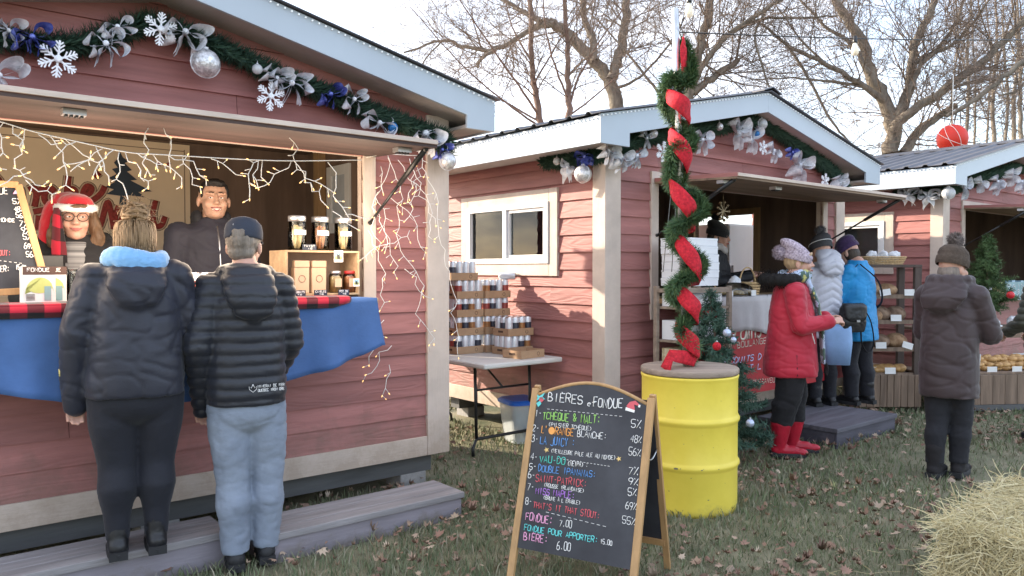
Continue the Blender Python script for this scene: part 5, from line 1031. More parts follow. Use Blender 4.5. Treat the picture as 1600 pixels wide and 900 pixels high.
# -- silver puffer
def p7(root, M):
    h = beanie(root, M, mat('grey_band_hat', (.05,.05,.055), .9, .3, 3, .4, 80), mat('grey_pom', (.12,.12,.13), .9), (.0,-.35), .4, .055)
    mb = MB(); mb.tube([M @ Matrix.Translation((0,-.012,.03)) @ Matrix.Rotation(-.35, 4, 'X') @ Vector((.102*cos(a), .118*sin(a), .053)) for a in np.linspace(0, 2*pi, 33)], .004, 6); mb.build('hat_stripe', LOGO, h)
    mb = MB(); mb.ball((0,-.03,-.02), (.08,.08,.1), 16, 10, 0, M); rm(mb, 'hair', hair_mat('sandy_hair', (.4,.27,.15)), root, .008, 3)
def p7j(jk): jk.loft([(1.24,0,-.13,.03,.02),(1.28,0,-.14,.11,.04),(1.36,0,-.12,.135,.07),(1.45,0,-.07,.12,.08),(1.5,0,-.04,.09,.06)], 18)
person('shopper in silver quilted jacket with hood down on the bakery platform', at_z(1284, 633, .14), (-.25,.97), 1.6, torso_rings(.66, 1.36, .18, .15, .175, .145, .178, .145, .16), [(K(-.155,0,1.27),K(-.21,.03,1.02),K(-.17,.2,.9)), (K(.155,0,1.27),K(.2,.08,1.02),K(.12,.28,1.0))],
    [(K(-.09,0,.74),K(-.09,.01,.42),K(-.09,-.02,.1)), (K(.09,0,.74),K(.09,.03,.42),K(.09,.0,.1))], K(0,.04,1.48), fabric('silver_puffer', (.5,.5,.56), .4, .08, .1, .05), BLK, BOOTB, p7j, puffer(.013, .07, 3, -.5), sleeve=(.078,.066,.052), thigh=(.095,.075,.06), extra=p7)
tag(MB().loft([(0,0,0,.11,.05),(.2,0,0,.13,.06),(.36,0,0,.12,.03),(.38,0,0,.1,.01)], 18, 0, 3).build('shopping_bag', fabric('pale_blue_bag', (.25,.4,.65), .7), None, at_z(1299, 633, .14)*1 + Vector((-.04,-.22,.42)), -.3), 'pale blue cloth bag hanging at the side of the silver jacket shopper', 'bag')
# -- blue jacket
def p8(root, M):
    beanie(root, M, fabric('purple_knit', (.05,.025,.085), .95, .2, .3, .5), None, (0,-.3), .2); mb = MB(); mb.ball((0,-.03,-.02), (.08,.08,.09), 16, 10, 0, M); rm(mb, 'hair', hair_mat('dark_hair', (.05,.035,.025)), root, .008, 3)
    mb = MB(); P = [(-.15,-.1,1.36),(.02,-.19,1.2),(.16,-.16,1.0),(.21,-.02,.88)]; mb.tube(smooth_pts(P, 5), .012, 6, flat=.4); mb.tube(smooth_pts([(-.15,-.08,1.36),(-.19,.1,1.15),(-.2,.2,.95)], 5), .01, 6, flat=.4); mb.build('bag_strap', BLK, root)
BLUEJ = fabric('bright_blue_shell', (.012,.25,.56), .55, .12, .1, .05)
p8o = person('shopper in bright blue jacket and purple hat on the bakery platform', at_z(1338, 630, .14), (-.62,.78), 1.63, torso_rings(.62, 1.38, .205, .18, .185, .16, .185, .155, .165), [(K(-.165,0,1.28),K(-.22,.08,1.04),K(-.16,.3,.98)), (K(.165,0,1.28),K(.22,.06,1.03),K(.16,.28,.97))],
    [(K(-.09,0,.74),K(-.09,.03,.42),K(-.09,.0,.1)), (K(.09,0,.74),K(.1,-.02,.42),K(.1,-.06,.1))], K(0,.1,1.47), BLUEJ, BLK, BOOTB, None, folds(.013, 7, 11), sleeve=(.08,.068,.055), thigh=(.1,.08,.066), extra=p8, headrot=(.1,-.3))
bgp = p8o.location + Vector((-.18,-.3,.72)); hbg = thing('handbag', 'black leather shoulder bag hanging at the hip of the blue jacket shopper', 'bag', bgp, .35)
mb = MB(); mb.loft([(0,0,0,.13,.05),(.1,0,0,.15,.06),(.22,0,0,.14,.05),(.26,0,0,.12,.03)], 18, 0, 3); hb2 = rm(mb, 'bag_body', BOOTB, hbg, .009, 4, folds(.008, 12, 2)); mb = MB(); mb.loft([(.1,0,-.03,.1,.035),(.14,0,-.03,.135,.042),(.25,0,-.02,.14,.045),(.275,0,0,.12,.035)], 18, 0, 3); rm(mb, 'flap', BOOTB, hbg, .009, 3, folds(.006, 14, 5)); mb = MB(); mb.cbox((0,-.072,.11), (.04,.008,.02)); mb.build('buckle', STEEL, hbg)
MB().tube(smooth_pts([(.12,0,.24),(.2,-.02,.1),(.24,-.02,-.1),(.2,0,-.2),(.12,0,-.12),(.1,0,.02)], 6), .01, 6, flat=.4).build('strap', BOOTB, hbg)
# -- brown coat
def p9(root, M):
    KN = mat('brown_knit', (.075,.055,.042), .95, .3, 50, .6, 50); PM = mat('fur_pom', (.17,.14,.13), .95, .5, 60); beanie(root, M, KN, PM, (0,-.2), .1, .058, ribs=34)
    mb = MB(); mb.ball((0,-.03,-.03), (.08,.08,.08), 16, 10, 0, M); rm(mb, 'hair', hair_mat('greying_hair', (.22,.18,.15)), root, .008, 3); face_parts(root, M)
    mb = MB()
    for i in range(13): a = -.3 + (pi+.6)*i/12; mb.ball((.115*cos(a+pi), .01+.105*sin(a+pi), 1.345), (.03,.03,.045), 10, 8)
    rm(mb, 'collar_lining', fabric('navy_lining', (.02,.022,.035), .8), root, .008, 3)
    mb = MB()
    for s in (-1, 1): mb.tube([(s*.085+.045*cos(a), -.03+.05*sin(a)+(.0), .24) for a in np.linspace(0, 2*pi, 15)], .012, 6, 0, False)
    mb = MB(); mb.tube([(.155,.11,.72),(.165,.1,.86)], .0035, 5); mb.build('pocket_zip', LOGO, root)
def p9j(jk):
    jk.loft([(1.13,-.02,-.14,.03,.02),(1.17,-.02,-.165,.11,.04),(1.26,0,-.15,.155,.06),(1.35,0,-.07,.14,.09),(1.39,0,-.03,.11,.075)], 18)
    for i in range(9): a = pi+pi*i/8; jk.ball((.12*cos(a), .0+.11*sin(a), 1.36), (.045,.045,.06), 12, 8)
BRC = fabric('brown_parka', (.045,.029,.031), .6, .16, .15, .06)
person('person in long brown parka and knit hat with fur pompom, seen from behind', at_z(1486, 744, 0) + Vector((0,.04,0)), (.72,.69), 1.56, torso_rings(.56, 1.37, .185, .165, .185, .165, .178, .155, .15), [(K(-.145,0,1.26),K(-.19,.06,1.0),K(-.15,.28,.92)), (K(.16,0,1.26),K(.225,.1,1.0),K(.09,.28,1.0))],
    [(K(-.07,-.01,.68),K(-.06,-.05,.38),K(-.05,-.12,.12)), (K(.07,.02,.68),K(.07,.04,.38),K(.06,.02,.12))], K(0,.05,1.455), BRC, fabric('dark_trousers', (.016,.016,.02), .9), mat('suede_boot', (.016,.014,.015), .9), p9j, jdisp=folds(.02, 3.4, 14, (1,1,.7)), sleeve=(.086,.076,.06), thigh=(.088,.072,.06), extra=p9, headrot=(-.4,-.05), jname='parka')
# -- shopper cut by the right edge
def p10(root, M):
    beanie(root, M, fabric('grey_knit', (.1,.1,.1), .95, .2, .3, .5), None); face_parts(root, M)
person('shopper in olive quilted jacket half cut off by the right edge', at_z(1640, 690, 0), (-.3,.95), 1.62, torso_rings(.76, 1.37, .21, .16, .21, .16, .21, .15, .19), [(K(-.19,0,1.27),K(-.25,.04,1.02),K(-.18,.24,.92)), (K(.19,0,1.27),K(.25,.04,1.02),K(.18,.24,.92))],
    [(K(-.09,0,.76),K(-.09,.01,.42),K(-.09,-.02,.1)), (K(.09,0,.76),K(.09,.02,.42),K(.09,.0,.1))], K(0,.05,1.5), fabric('olive_puffer', (.05,.05,.035), .5, .1, .1, .05), BLK, BOOTB, None, puffer(.014, .06, 5), extra=p10)
# ------------------------------------------------------------------ roof-edge garlands and their ornaments
def garland(fr, label, front_px, side_px=None, x_front=0, seed=1, dens=5200, yv=-.09):
    rg = random.Random(seed); mb = MB(); P = [fr.front(x, y, yv) for x, y in front_px]
    needles(mb, P, dens, .075, .05, rg, .0042)
    if side_px: needles(mb, [fr.side(x, y, x_front-.09) for x, y in side_px], dens, .075, .05, rg, .0042)
    o = mb.build('garland', NEEDD, None, fr.o, RZ); return tag(o, label, 'garland', 'roof-edge garlands')
G1 = [(-60,60),(0,58),(60,66),(130,68),(195,46),(240,36),(300,55),(370,86),(440,120),(500,142),(560,167),(620,190),(660,205),(692,216),(697,240)]
garland(C1, 'dark green garland under the roof edge of the nearest cabin', G1, seed=2)
garland(C2, 'dark green garland under the gable of the middle bakery cabin', [(958,236),(1000,217),(1060,206),(1130,197),(1185,190),(1230,215),(1270,246),(1300,270),(1318,290)], [(850,252),(880,250),(915,244),(942,240)], 0, 3)
garland(C3, 'dark green garland along the eave and gable of the far cabin', [(1478,298),(1510,286),(1550,272),(1590,263),(1640,256)], [(1398,304),(1430,302),(1468,298)], 0, 4)
def sheer(n, c, a, rough=.35, col2=None, metal=0): return mat(n, c, rough, .25, 30, .4, 60, alpha=a, spec=.6, col2=col2, metal=metal)
SILV = sheer('silver_tulle', (.72,.74,.8), .82, .3, (.93,.94,.97)); SILB = sheer('silver_foil', (.66,.7,.8), 1, .3, (.93,.94,.97), .1); BLUEF = sheer('blue_foil', (.04,.06,.36), 1, .25, (.2,.25,.68), .2); GLIT = mat('white_glitter', (.82,.84,.88), .5, .12, 120, .6, 160); BALLS = mat('silver_ball', (.62,.62,.66), .3, .5, 45, .6, 70, metal=.5, col2=(.9,.9,.92)); BALLB = mat('blue_ball', (.02,.13,.33), .25, .2, 20, metal=.3); BALLC = mat('clear_ball', (.7,.72,.75), .15, .2, 20, alpha=.6, spec=.8)
def bow_mesh(rg, s, tail=1.0, wide=1.0):
    mb = MB(); w_ = .21*s*wide
    def strip(P, wf=1.0):
        P = smooth_pts([Vector(p) + Vector((rg.gauss(0,.07), rg.gauss(0,.05), rg.gauss(0,.07)))*s for p in P], 4); n = len(P); A, B = [], []
        for i, p in enumerate(P):
            t = (P[min(i+1,n-1)]-P[max(i-1,0)]); side = Vector((.5*sin(i*.5), 1, .45*cos(i*.4))); ww = w_*wf*(.45+.75*sin(pi*min(1,(i+1)/n*1.02)))
            q = p; A.append(q - side*ww); B.append(q + side*ww)
        mb.strip(A, B)
    for sx in (-1, 1, -1, 1):
        a = rg.uniform(-.7, .9); R = Matrix.Rotation(a*sx, 3, 'Y'); strip([R @ (Vector(p)*s) for p in ((0,0,0),(sx*.5,-.12,.32),(sx*1.0,-.1,.18),(sx*.95,-.1,-.2),(sx*.45,-.08,-.16),(0,-.05,0))])
        strip([Vector((0,-.06,0))*s, Vector((sx*.25,-.14,-.5))*s*tail, Vector((sx*rg.uniform(.2,.6),-.06,-1.15))*s*tail], .8)
    mb.ball((0,-.1*s,0), .17*s, 8, 6); return mb
def snow_mesh(s):
    mb = MB()
    for k in range(6):
        R = Matrix.Rotation(k*pi/3 + .1, 3, 'Y'); f = lambda x, z: R @ Vector((x*s, -.012 + .0012*k, z*s)); mb.bar(f(0,.05), f(0,1), .1*s, .008, 0, (0,1,0))
        for z0, L in ((.36,.3),(.58,.3),(.78,.22)):
            for sx in (-1, 1): mb.bar(f(sx*.03, z0), f(sx*L*.8, z0+L*.75), .075*s, .0066, 0, (0,1,0))
    mb.lathe([(.2*s,-.004),(.2*s,.005),(0,.006)], 12, 0, Matrix.Translation((0,-.016,0)) @ Matrix.Rotation(pi/2, 4, 'X')); return mb
def orn(fr, kind, px, py, rp, label, yv=-.16, side=False, seed=None):
    rg = random.Random(int(px*7+py)); p = fr.side(px, py, -.16) if side else fr.front(px, py, yv); W = fr.M @ p; s = rp*W.y/F_PX; rz = RZ - (pi/2 if side else 0); g = 'ornaments on the roof-edge garlands'
    if kind == 'flake': o = snow_mesh(s).build('snowflake_ornament', GLIT, None, W, rz); return tag(o, label, 'ornament', g)
    if kind in ('ball', 'blueball', 'clear'):
        m = {'ball': BALLS, 'blueball': BALLB, 'clear': BALLC}[kind]; r = thing('ball_ornament', label, 'ornament', W, rz, g); MB().ball((0,0,0), s, 20, 14).build('ball', m, r)
        mb = MB().lathe([(.22*s,.94*s),(.22*s,1.12*s),(.1*s,1.16*s)], 10); mb.tube([(0,0,1.1*s),(.05*s,0,1.6*s),(0,.02,2.1*s)], .0016, 4); mb.build('cap', SILB, r)
        if s > .04: MB().tube([(s*1.01*cos(a), 0, s*1.01*sin(a)) for a in np.linspace(-pi/2, pi/2, 13)] + [(-s*1.01*cos(a), 0, s*1.01*sin(a)) for a in np.linspace(pi/2, -pi/2, 13)][1:], s*.05, 5).build('band', SILB, r)
        return r
    m = {'bow': SILB, 'blue': BLUEF, 'tulle': SILV, 'lace': SILV}[kind]
    s *= 1.2; mb = bow_mesh(rg, s, 1.3 if kind == 'lace' else (.8 if kind == 'blue' else 1.0), 1.7 if kind == 'tulle' else 1.15)
    return tag(mb.build({'bow': 'silver_bow', 'blue': 'blue_bow', 'tulle': 'tulle_bow', 'lace': 'lace_ribbon'}[kind], m, None, W, rz), label, 'ribbon bow', g)
N1 = ' on the nearest cabin garland'
for a in [('tulle',-2,118,26,'sheer silver tulle hanging at the left picture edge'+N1), ('blue',50,58,24,'dark blue foil bow nearest the left end'+N1), ('tulle',14,48,18,'sheer silver bow left of the dark blue bow'+N1), ('flake',90,93,29,'large white glitter snowflake hanging below the leftmost blue bow'), ('bow',165,68,24,'silver bow with a long tail right of the large left snowflake'), ('bow',183,42,20,'crinkled silver bow above the long-tailed silver bow'),
          ('flake',250,46,26,'white glitter snowflake just left of the nearest cabin gable peak'), ('tulle',289,50,26,'wide sheer silver ribbon under the nearest gable peak'), ('ball',321,99,22,'openwork white ball hanging on a ribbon below the nearest gable peak'), ('clear',402,108,8,'small glassy bauble right of the openwork white ball'), ('flake',422,151,23,'white glitter snowflake halfway down the right slope of the nearest roof'), ('tulle',432,122,18,'crinkled silver bow above the halfway snowflake'), ('bow',455,130,24,'silver bow with grey tails right of the halfway snowflake'),
          ('blue',516,147,18,'purple blue foil bow on the right slope of the nearest garland'), ('bow',553,155,17,'cream silver bow right of the purple blue foil bow'), ('lace',592,192,20,'lace ribbon tied with string above the flap corner'), ('blueball',614,199,8,'small shiny blue bauble beside the lace ribbon'), ('tulle',664,208,24,'large sheer bow at the lower right end of the nearest garland'), ('blue',690,234,14,'dark blue tinsel bow at the corner of the nearest cabin'), ('ball',699,252,14,'crinkled silver ball hanging at the corner of the nearest cabin')]:
    orn(C1, *a)
N2 = ' of the middle cabin'
for a in [('clear',870,252,6,'small silver ring bauble at the left end of the side garland'+N2), ('lace',888,262,13,'white lace ribbon beside the silver ring bauble on the side garland'), ('blue',915,245,15,'blue foil bow on the side garland'+N2), ('ball',911,272,14,'large speckled silver ball hanging on the side garland'+N2)]: orn(C2, *a, side=True)
for a in [('tulle',950,236,15,'sheer grey bow at the front corner'+N2), ('tulle',970,246,16,'sheer silver fan ribbon right of the front corner'+N2), ('bow',994,243,15,'pale blue silver bow left of the garlanded pole'), ('bow',1010,216,11,'small silver star bow under the left roof slope'+N2), ('ball',1021,209,7,'small silver ball near the garlanded pole'), ('flake',1035,238,17,'white glitter snowflake just left of the garlanded pole'), ('bow',1096,218,17,'silver bow just right of the garlanded pole'), ('ball',1124,198,6,'small champagne ball under the middle gable'), ('tulle',1152,207,18,'wide sheer ribbon left of the middle gable peak'), ('tulle',1174,217,16,'billowing sheer ribbon below the middle gable peak'), ('clear',1190,194,9,'clear glass bauble at the middle gable peak'), ('blueball',1182,209,5,'tiny blue bauble under the middle gable peak'),
          ('flake',1191,231,11,'small white snowflake right of the middle gable peak'), ('bow',1208,235,13,'silver bow beside the small snowflake right of the middle peak'), ('blue',1237,238,11,'violet blue bow on the right slope of the middle garland'), ('tulle',1247,259,20,'long sheer ribbon hanging from the violet blue bow'), ('ball',1269,259,5,'little pearly ball on the right slope of the middle garland'), ('flake',1288,283,12,'white snowflake at the lower right end of the middle garland'), ('tulle',1310,285,13,'grey sheer bow at the right end of the middle garland')]: orn(C2, *a)
for a in [('tulle',1420,304,13,'silver bow on the side garland of the far cabin, left one'), ('tulle',1452,308,13,'champagne bow at the front corner of the far cabin')]: orn(C3, *a, side=True)
for a in [('clear',1482,302,10,'clear bauble at the front corner of the far cabin'), ('bow',1506,292,14,'silver bow nearest the corner on the far cabin gable'), ('tulle',1530,284,13,'sheer ribbon second from the corner on the far cabin gable'), ('bow',1556,284,15,'white bow in the middle of the far cabin gable garland'), ('tulle',1578,272,14,'sheer silver ribbon beside the white bow on the far gable'), ('bow',1594,284,13,'white bow by the right picture edge on the far cabin gable')]: orn(C3, *a)
# ------------------------------------------------------------------ icicle lights of cabin 1
BM = MB().cap((0,0,0), (0,0,.009), .0032, .0022, 8).mesh('bulb', BULB)
def icicle(label, main, drops, yv, seed, most):
    rg = random.Random(seed); root = thing('icicle_lights', label, 'string lights', C1.o, RZ, 'icicle string lights'); mb = MB(); nb = [0]
    Q = lambda x, y, j=0: C1.front(x, y, yv + j)
    def bulb_at(p, d):
        if nb[0] >= most: return
        nb[0] += 1; o = link('bulb', BM, root, p); o.rotation_euler = Vector(d).to_track_quat('Z', 'Y').to_euler()
    if main: mb.tube(smooth_pts([Q(*p) for p in main], 4), .0026, 5)
    for (x, y, L, ang) in drops:
        pts = [(x, y)]; a = ang; jj = 0; J = rg.uniform(-.03, .03)
        while L > 0:
            st = rg.uniform(9, 15); a = ang + rg.uniform(-.75, .75)*(1 if jj % 2 else -1); nx, ny = pts[-1][0]+st*sin(a), pts[-1][1]+st*cos(a); pts.append((nx, ny)); L -= st; jj += 1
            if rg.random() < .5:
                b = a + rg.choice((-1, 1))*rg.uniform(.7, 1.3); e = (nx+rg.uniform(7,11)*sin(b), ny+rg.uniform(7,11)*cos(b)); p0, p1 = Q(nx, ny, J), Q(*e, J+rg.uniform(-.02,.02)); mb.tube([p0, p1], .0018, 4); (bulb_at(p1, p1-p0) if rg.random() < most/170 + .12 else None)
        P = [Q(px, py, J) for px, py in pts]; mb.tube(P, .0022, 5); bulb_at(P[-1], P[-1]-P[-2])
    mb.build('wire', WIRE, root); return root
main = [(-40,184),(0,190),(50,205),(133,224),(200,238),(260,242),(430,251),(565,250)]
dr_ = [(5,192,70,-.2),(20,196,40,.3),(38,203,60,-.3),(60,210,35,1.2),(78,212,95,.5),(100,216,50,1.1),(118,222,40,-.6),(150,230,60,.3),(160,232,70,-.8),(178,234,55,-.9),(186,238,95,.25),(196,239,70,.6),(215,240,45,1.2),(232,200,75,.0),(240,242,60,.5),(256,200,70,.1),(262,242,70,.9),(285,246,60,.6),(330,248,50,.8),(405,251,65,-.5),(404,250,48,.0),(410,251,40,.4),(452,215,70,.05),(455,252,70,-.7),(462,254,75,.6),(475,285,60,.9),(512,253,95,.15),(520,330,40,1.1),(0,290,40,1.9),(40,281,60,1.5),(110,268,60,1.8),(20,262,50,.7),(540,335,40,1.3)]
IC1 = icicle('white wired icicle lights strung across the serving hatch of the nearest cabin', main, dr_, -.52, 5, 98)
dr2 = [(606,243,60,-.2),(606,246,330,.02),(595,260,180,.05),(622,250,150,.35),(640,248,70,-.1),(648,245,120,.15),(660,240,330,-.05),(652,262,90,-.25),(612,300,110,.35),(640,360,90,-.7),(590,300,80,.3),(600,500,70,-.2),(612,540,60,-.6),(586,330,60,.3),(575,360,130,.1),(608,570,40,.2),(632,420,60,.5)]
for x in (-2.9, -2.2, -1.5, -.85):  # extra fill lamps near the icicle bulbs, added to brighten the dark stall
    l = bpy.data.lights.new('stall_fill_light', 'POINT'); l.energy = 6.5; l.color = (1, .8, .6); l.shadow_soft_size = .3; lo = bpy.data.objects.new('stall_fill_light', l); COL.objects.link(lo); lo.parent = IC1; lo.location = (x, -.34, 1.66)
icicle('tangled icicle lights hanging down the red wall right of the serving hatch', [(572,246),(606,241),(650,243),(668,240)], dr2, -.1, 9, 98)
# ------------------------------------------------------------------ counter of cabin 1
MB().box(-3.09, -.66, -.3, .35, 1.245, 1.28).box(-3.09, -.74, -.38, -.3005, 1.245, 1.28).build('counter_top', PINE, cab1, bevel=.004)
CLOTH = fabric('blue_cloth', (.05,.115,.285), .85, .16, .06); hem = [(-60,612),(0,615),(60,622),(117,630),(220,632),(330,622),(450,593),(500,580),(560,555),(586,540)]
xs = np.linspace(-3.12, -.725, 150); top, bot, rows = [], [], 14
def hem_z(x): 
    for i in range(len(hem)-1):
        a, b = C1.front(*hem[i], -.41), C1.front(*hem[i+1], -.41)
        if a.x <= x <= b.x or i == len(hem)-2 or (i == 0 and x < a.x): return lerp(a.z, b.z, min(1.05, max(-1, (x-a.x)/(b.x-a.x))))
vs = []; nx = len(xs)
for r in range(rows):
    t = r/(rows-1)
    for x in xs:
        z = lerp(1.283, hem_z(x), t); k = t*(.5+.5*t); dx = .06*t*max(0, (x+1.05)/.33)
        y = -.395 - .022*k*sin(x*17 + .8*sin(x*5)) - .012*k*sin(x*31+2) - .05*k - .035*k*(1-abs(sin(x*4.3+.7*sin(x*2.1))))**4 + .012*k*noise.noise(Vector((x*6, z*5, 1))); vs.append((x + dx*.4, y, z))
for x in xs: vs.append((x, -.05, 1.2835))
fs = [(r*nx+i, r*nx+i+1, (r+1)*nx+i+1, (r+1)*nx+i) for r in range(rows-1) for i in range(nx-1)] + [(rows*nx+i, rows*nx+i+1, i+1, i) for i in range(nx-1)]
cl = MB().add(vs, fs, 0, True).build('tablecloth', CLOTH, None, C1.o, RZ, solid=.004); tag(cl, 'royal blue cloth draped along the front of the serving counter', 'tablecloth')
mb = MB(); n = 60; A, B, Cc, D_ = [], [], [], []
for i in range(n):
    x = lerp(-3.1, -.9, i/(n-1)); e = 1 if i < n-4 else (n-1-i)/3*.6+.4; A.append((x, -.405-.004*sin(x*9), 1.285-.05*e)); B.append((x, -.412, 1.288)); Cc.append((x, -.36, 1.296)); D_.append((x, -.12, 1.291))
mb.strip(A, B); mb.strip(B, Cc); mb.strip(Cc, D_); tag(mb.build('plaid_runner', PLAID, None, C1.o, RZ, solid=.012), 'red and black buffalo plaid runner along the counter edge', 'runner')
def place(mb_root, fr, px, py, y): mb_root.location = fr.M @ fr.front(px, py, y)
# menu board on the counter
mr = thing('menu_board', 'wooden framed chalk menu leaning inside the hatch at the left picture edge', 'menu board', C1.o, RZ); yb = -.1
c4 = [C1.front(*p, yb) for p in ((-150,280),(28,289),(70,452),(-105,462))]
c4[2].y -= .07; c4[3].y -= .07; ex_ = (c4[1]-c4[0]).normalized(); ctr = sum(c4, Vector())/4
th = Vector((0, .012, 0)); MB().add(c4 + [p + th for p in c4], [(0,1,2,3),(7,6,5,4),(0,4,5,1),(1,5,6,2),(2,6,7,3),(3,7,4,0)]).build('panel', BOARD, mr, fix=True)
for a, b in ((0,1),(1,2),(2,3),(3,0)): MB().bar(c4[a]-Vector((0,.006,0)), c4[b]-Vector((0,.006,0)), .03, .026, 0, (0,-1,0)).build('frame_bar', BFRAME, mr, bevel=.002)
QM = lambda px, py: C1.front(px, py, yb-.014-.07*max(0, min(1, (py-285)/170)))
mbw, mbr = MB(), MB(); rgm = random.Random(9)
for (t, x, y, wd, h, m_) in [('FONDUE',-32,302,46,11,mbw),('5%',20,318,15,9,mbw),('48%',22,330,16,8,mbw),('56%',25,340,17,8,mbw),('A MONDE',-12,346,36,6,mbw),('7%',30,354,15,9,mbw),('9%',33,364,15,9,mbw),('5%',36,374,14,9,mbw),('69%',38,388,16,9,mbw),('56%',41,401,17,9,mbw),('STOUT:',-12,399,30,9,mbr),('APPORTER:',-30,424,46,10,mbw),('15.00',25,421,16,8,mbw)]:
    a, b, c = QM(x, y), QM(x+wd, y+1), QM(x, y-h); letter(mbw if m_ is mbw else mbr, t, a, b-a, c-a, (c-a).length*.95, (b-a).length, .0017, rgm)
for i in range(5): mbw.tube([QM(-2+i*8, 407+i), QM(2+i*8, 407.5+i)], .0014, 4)
mbw.build('chalk_writing', WHITE_CH, mr); mbr.build('chalk_writing', CHALK('red', (.62,.12,.14)), mr)
v = [QM(*p) for p in ((20,303),(24,297),(30,296),(32,301),(28,303))]; mb = MB().add(v + [p - Vector((0,.001,0)) for p in v], [(4,3,2,1,0),(5,6,7,8,9)]); mb.build('chalk_drawing', CH['p'], mr)
# fondue packs
BRN = mat('pack_brown', (.09,.05,.04), .5); GRN = mat('pack_green', (.42,.5,.1), .45, .2, 3, col2=(.6,.62,.3)); PALE = mat('pack_pale', (.62,.66,.66), .5); TEAL = mat('pack_teal', (.2,.33,.36), .5)
for i, (px, py, l) in enumerate(((62,470,'front fondue pack with green swirl beside the menu board'), (80,466,'second fondue pack half hidden behind the front pack'))):
    r = thing('fondue_pack', l, 'package', C1.M @ (C1.front(px, py, -.28 + .05*i)*1), RZ + .2, 'fondue packs on the counter'); zc = C1.front(px, py, -.28 + .05*i).z; r.location.z = 1.298; w2, hh = .068, .165
    MB().box(-w2, w2, 0, .04, 0, hh).build('carton', PALE, r, bevel=.002)
    MB().box(-w2, w2, -.0012, -.0004, .128, hh).build('top_band', BRN, r); mb = MB(); letter(mb, 'FONDUE', (-.05,-.0022,.142), (1,0,0), (0,0,1), .016, .095, .0017); mb.build('pack_lettering', LOGO, r)
    sw = [(x*.06, .045 + .07*(1-x*x)**.5 + .005*x) for x in np.linspace(-1,1,13)] + [(x*.06, .088 - .045*(1-x*x)**.5) for x in np.linspace(.9,-.9,9)]; MB().prism(sw, -.0014, -.0004).build('swirl_picture', GRN, r, fix=True)
    MB().box(.02, .048, -.0024, -.0016, .008, .075).build('bottle_picture', TEAL, r); mb = MB()
    for k in range(5): mb.box(-.055, -.02, -.0014, -.0006, .012+.006*k, .015+.006*k)
    mb.build('small_print', BRN, r)
for i, (px, l) in enumerate(((97,'clear glass beer mug next to the fondue packs'), (113,'second clear glass beer mug in front of the santa hat seller'))):
    r = thing('glass_mug', l, 'mug', C1.M @ C1.front(px, 450, -.12), RZ, 'glass mugs on the counter'); r.location.z = 1.292; MB().lathe([(.03,.0),(.034,.004),(.03,.03),(.04,.13),(.043,.16),(.041,.16),(.037,.13),(.027,.035),(.004,.02)], 18).build('bowl', JAR, r)
    MB().tube(smooth_pts([(.037,0,.135),(.075,0,.12),(.07,0,.06),(.032,0,.045)], 5), .006, 6).build('handle', JAR, r)
tag(MB().box(-.06,.06,0,.02,0,.13).build('card_reader', BLACK, None, C1.M @ C1.front(78, 440, .05), RZ, bevel=.004), 'dark tablet standing on the counter beside the menu board', 'tablet')
for i, px in enumerate((287, 303, 321, 337, 352)):
    w3 = C1.M @ C1.front(px, 440, .1); o = link('beer_can', CANS[(0,3,0,3,0)[i]], None, (w3.x, w3.y, 1.2815), RZ+i); o['label'] = 'beer can in the short row on the counter between the two customers'; o['category'] = 'can'; o['group'] = 'beer cans on the counter'
# crate shelf with treats
cw = C1.front(447, 458, -.2); ce = C1.front(562, 458, -.2); CW = ce.x - cw.x; cr_ = thing('crate_shelf', 'rough wooden crate standing on its side on the counter, holding bags and jars', 'crate', C1.w(cw.x, -.2, 1.298), RZ); hC = .262; dC = .24
mb = MB(); t = .012; BARKW = mat('barky_wood', (.36,.25,.15), .8, .35, 10, .4, 40)
for a in ((0,CW,0,dC,0,t),(0,CW,0,dC,hC-t,hC),(0,t,0,dC,t,hC-t),(CW-t,CW,0,dC,t,hC-t)): MB().box(*a).build('board', BARKW, cr_, bevel=.002)
MB().box(t, CW-t, dC-.01, dC-.001, t, hC-t).build('back_board', DARKW, cr_)
CL = lambda px, y: C1.front(px, 458, y).x - cw.x
zT = 1.298 + hC
FOODS = [mat('pretzel', (.6,.45,.25), .7, .3, 30), mat('red_sticks', (.4,.1,.05), .6, .3, 30, col2=(.55,.25,.1)), mat('nut_sticks', (.5,.36,.18), .7, .3, 30)]; LBL = mat('paper_label', (.75,.74,.72), .7); rgj = random.Random(6)
for i, (px, l) in enumerate(((467,'tall jar of pale twists on top of the crate, left'), (503,'tall jar of reddish sticks on top of the crate, middle'), (539,'tall jar of tan sticks on top of the crate, right'))):
    jx = cw.x + CL(px, -.12); r = thing('treat_jar', l, 'jar', C1.w(jx, -.1, zT + .001), RZ, 'treat jars on the crate'); R = .052; h = .165
    MB().lathe([(R*.92,0),(R,.006),(R,h),(R*.9,h+.006),(R*.88,h),(R*.95,.008),(.003,.006)], 20, 0).build('glass_body', JAR, r); MB().lathe([(R*.98,h+.004),(R*.98,h+.034),(R*.9,h+.037),(.002,h+.037)], 20).build('lid', STEEL, r)
    mb = MB()
    for k in range(34):
        a = rgj.uniform(0, 6.28); q = rgj.uniform(0, .8)*R*.88; tl = rgj.gauss(0,.2); b = (q*cos(a), q*sin(a), .012); e = (b[0]+rgj.gauss(0,.008), b[1]+rgj.gauss(0,.008), rgj.uniform(.1,.15)); mb.tube([b, (b[0]*.8, b[1]*.9, .07), e], .0065, 6)
    mb.build('treats', FOODS[i], r); MB().add([(R*1.012*cos(a), R*1.012*sin(a), z) for z in (.09,.118) for a in np.linspace(-2.3,-.7,9)], [(k,k+1,k+10,k+9) for k in range(8)], 0, True).build('paper_label', LBL, r)
KRAFT = mat('kraft_paper', (.48,.33,.22), .85, .1, 6, .15, 20)
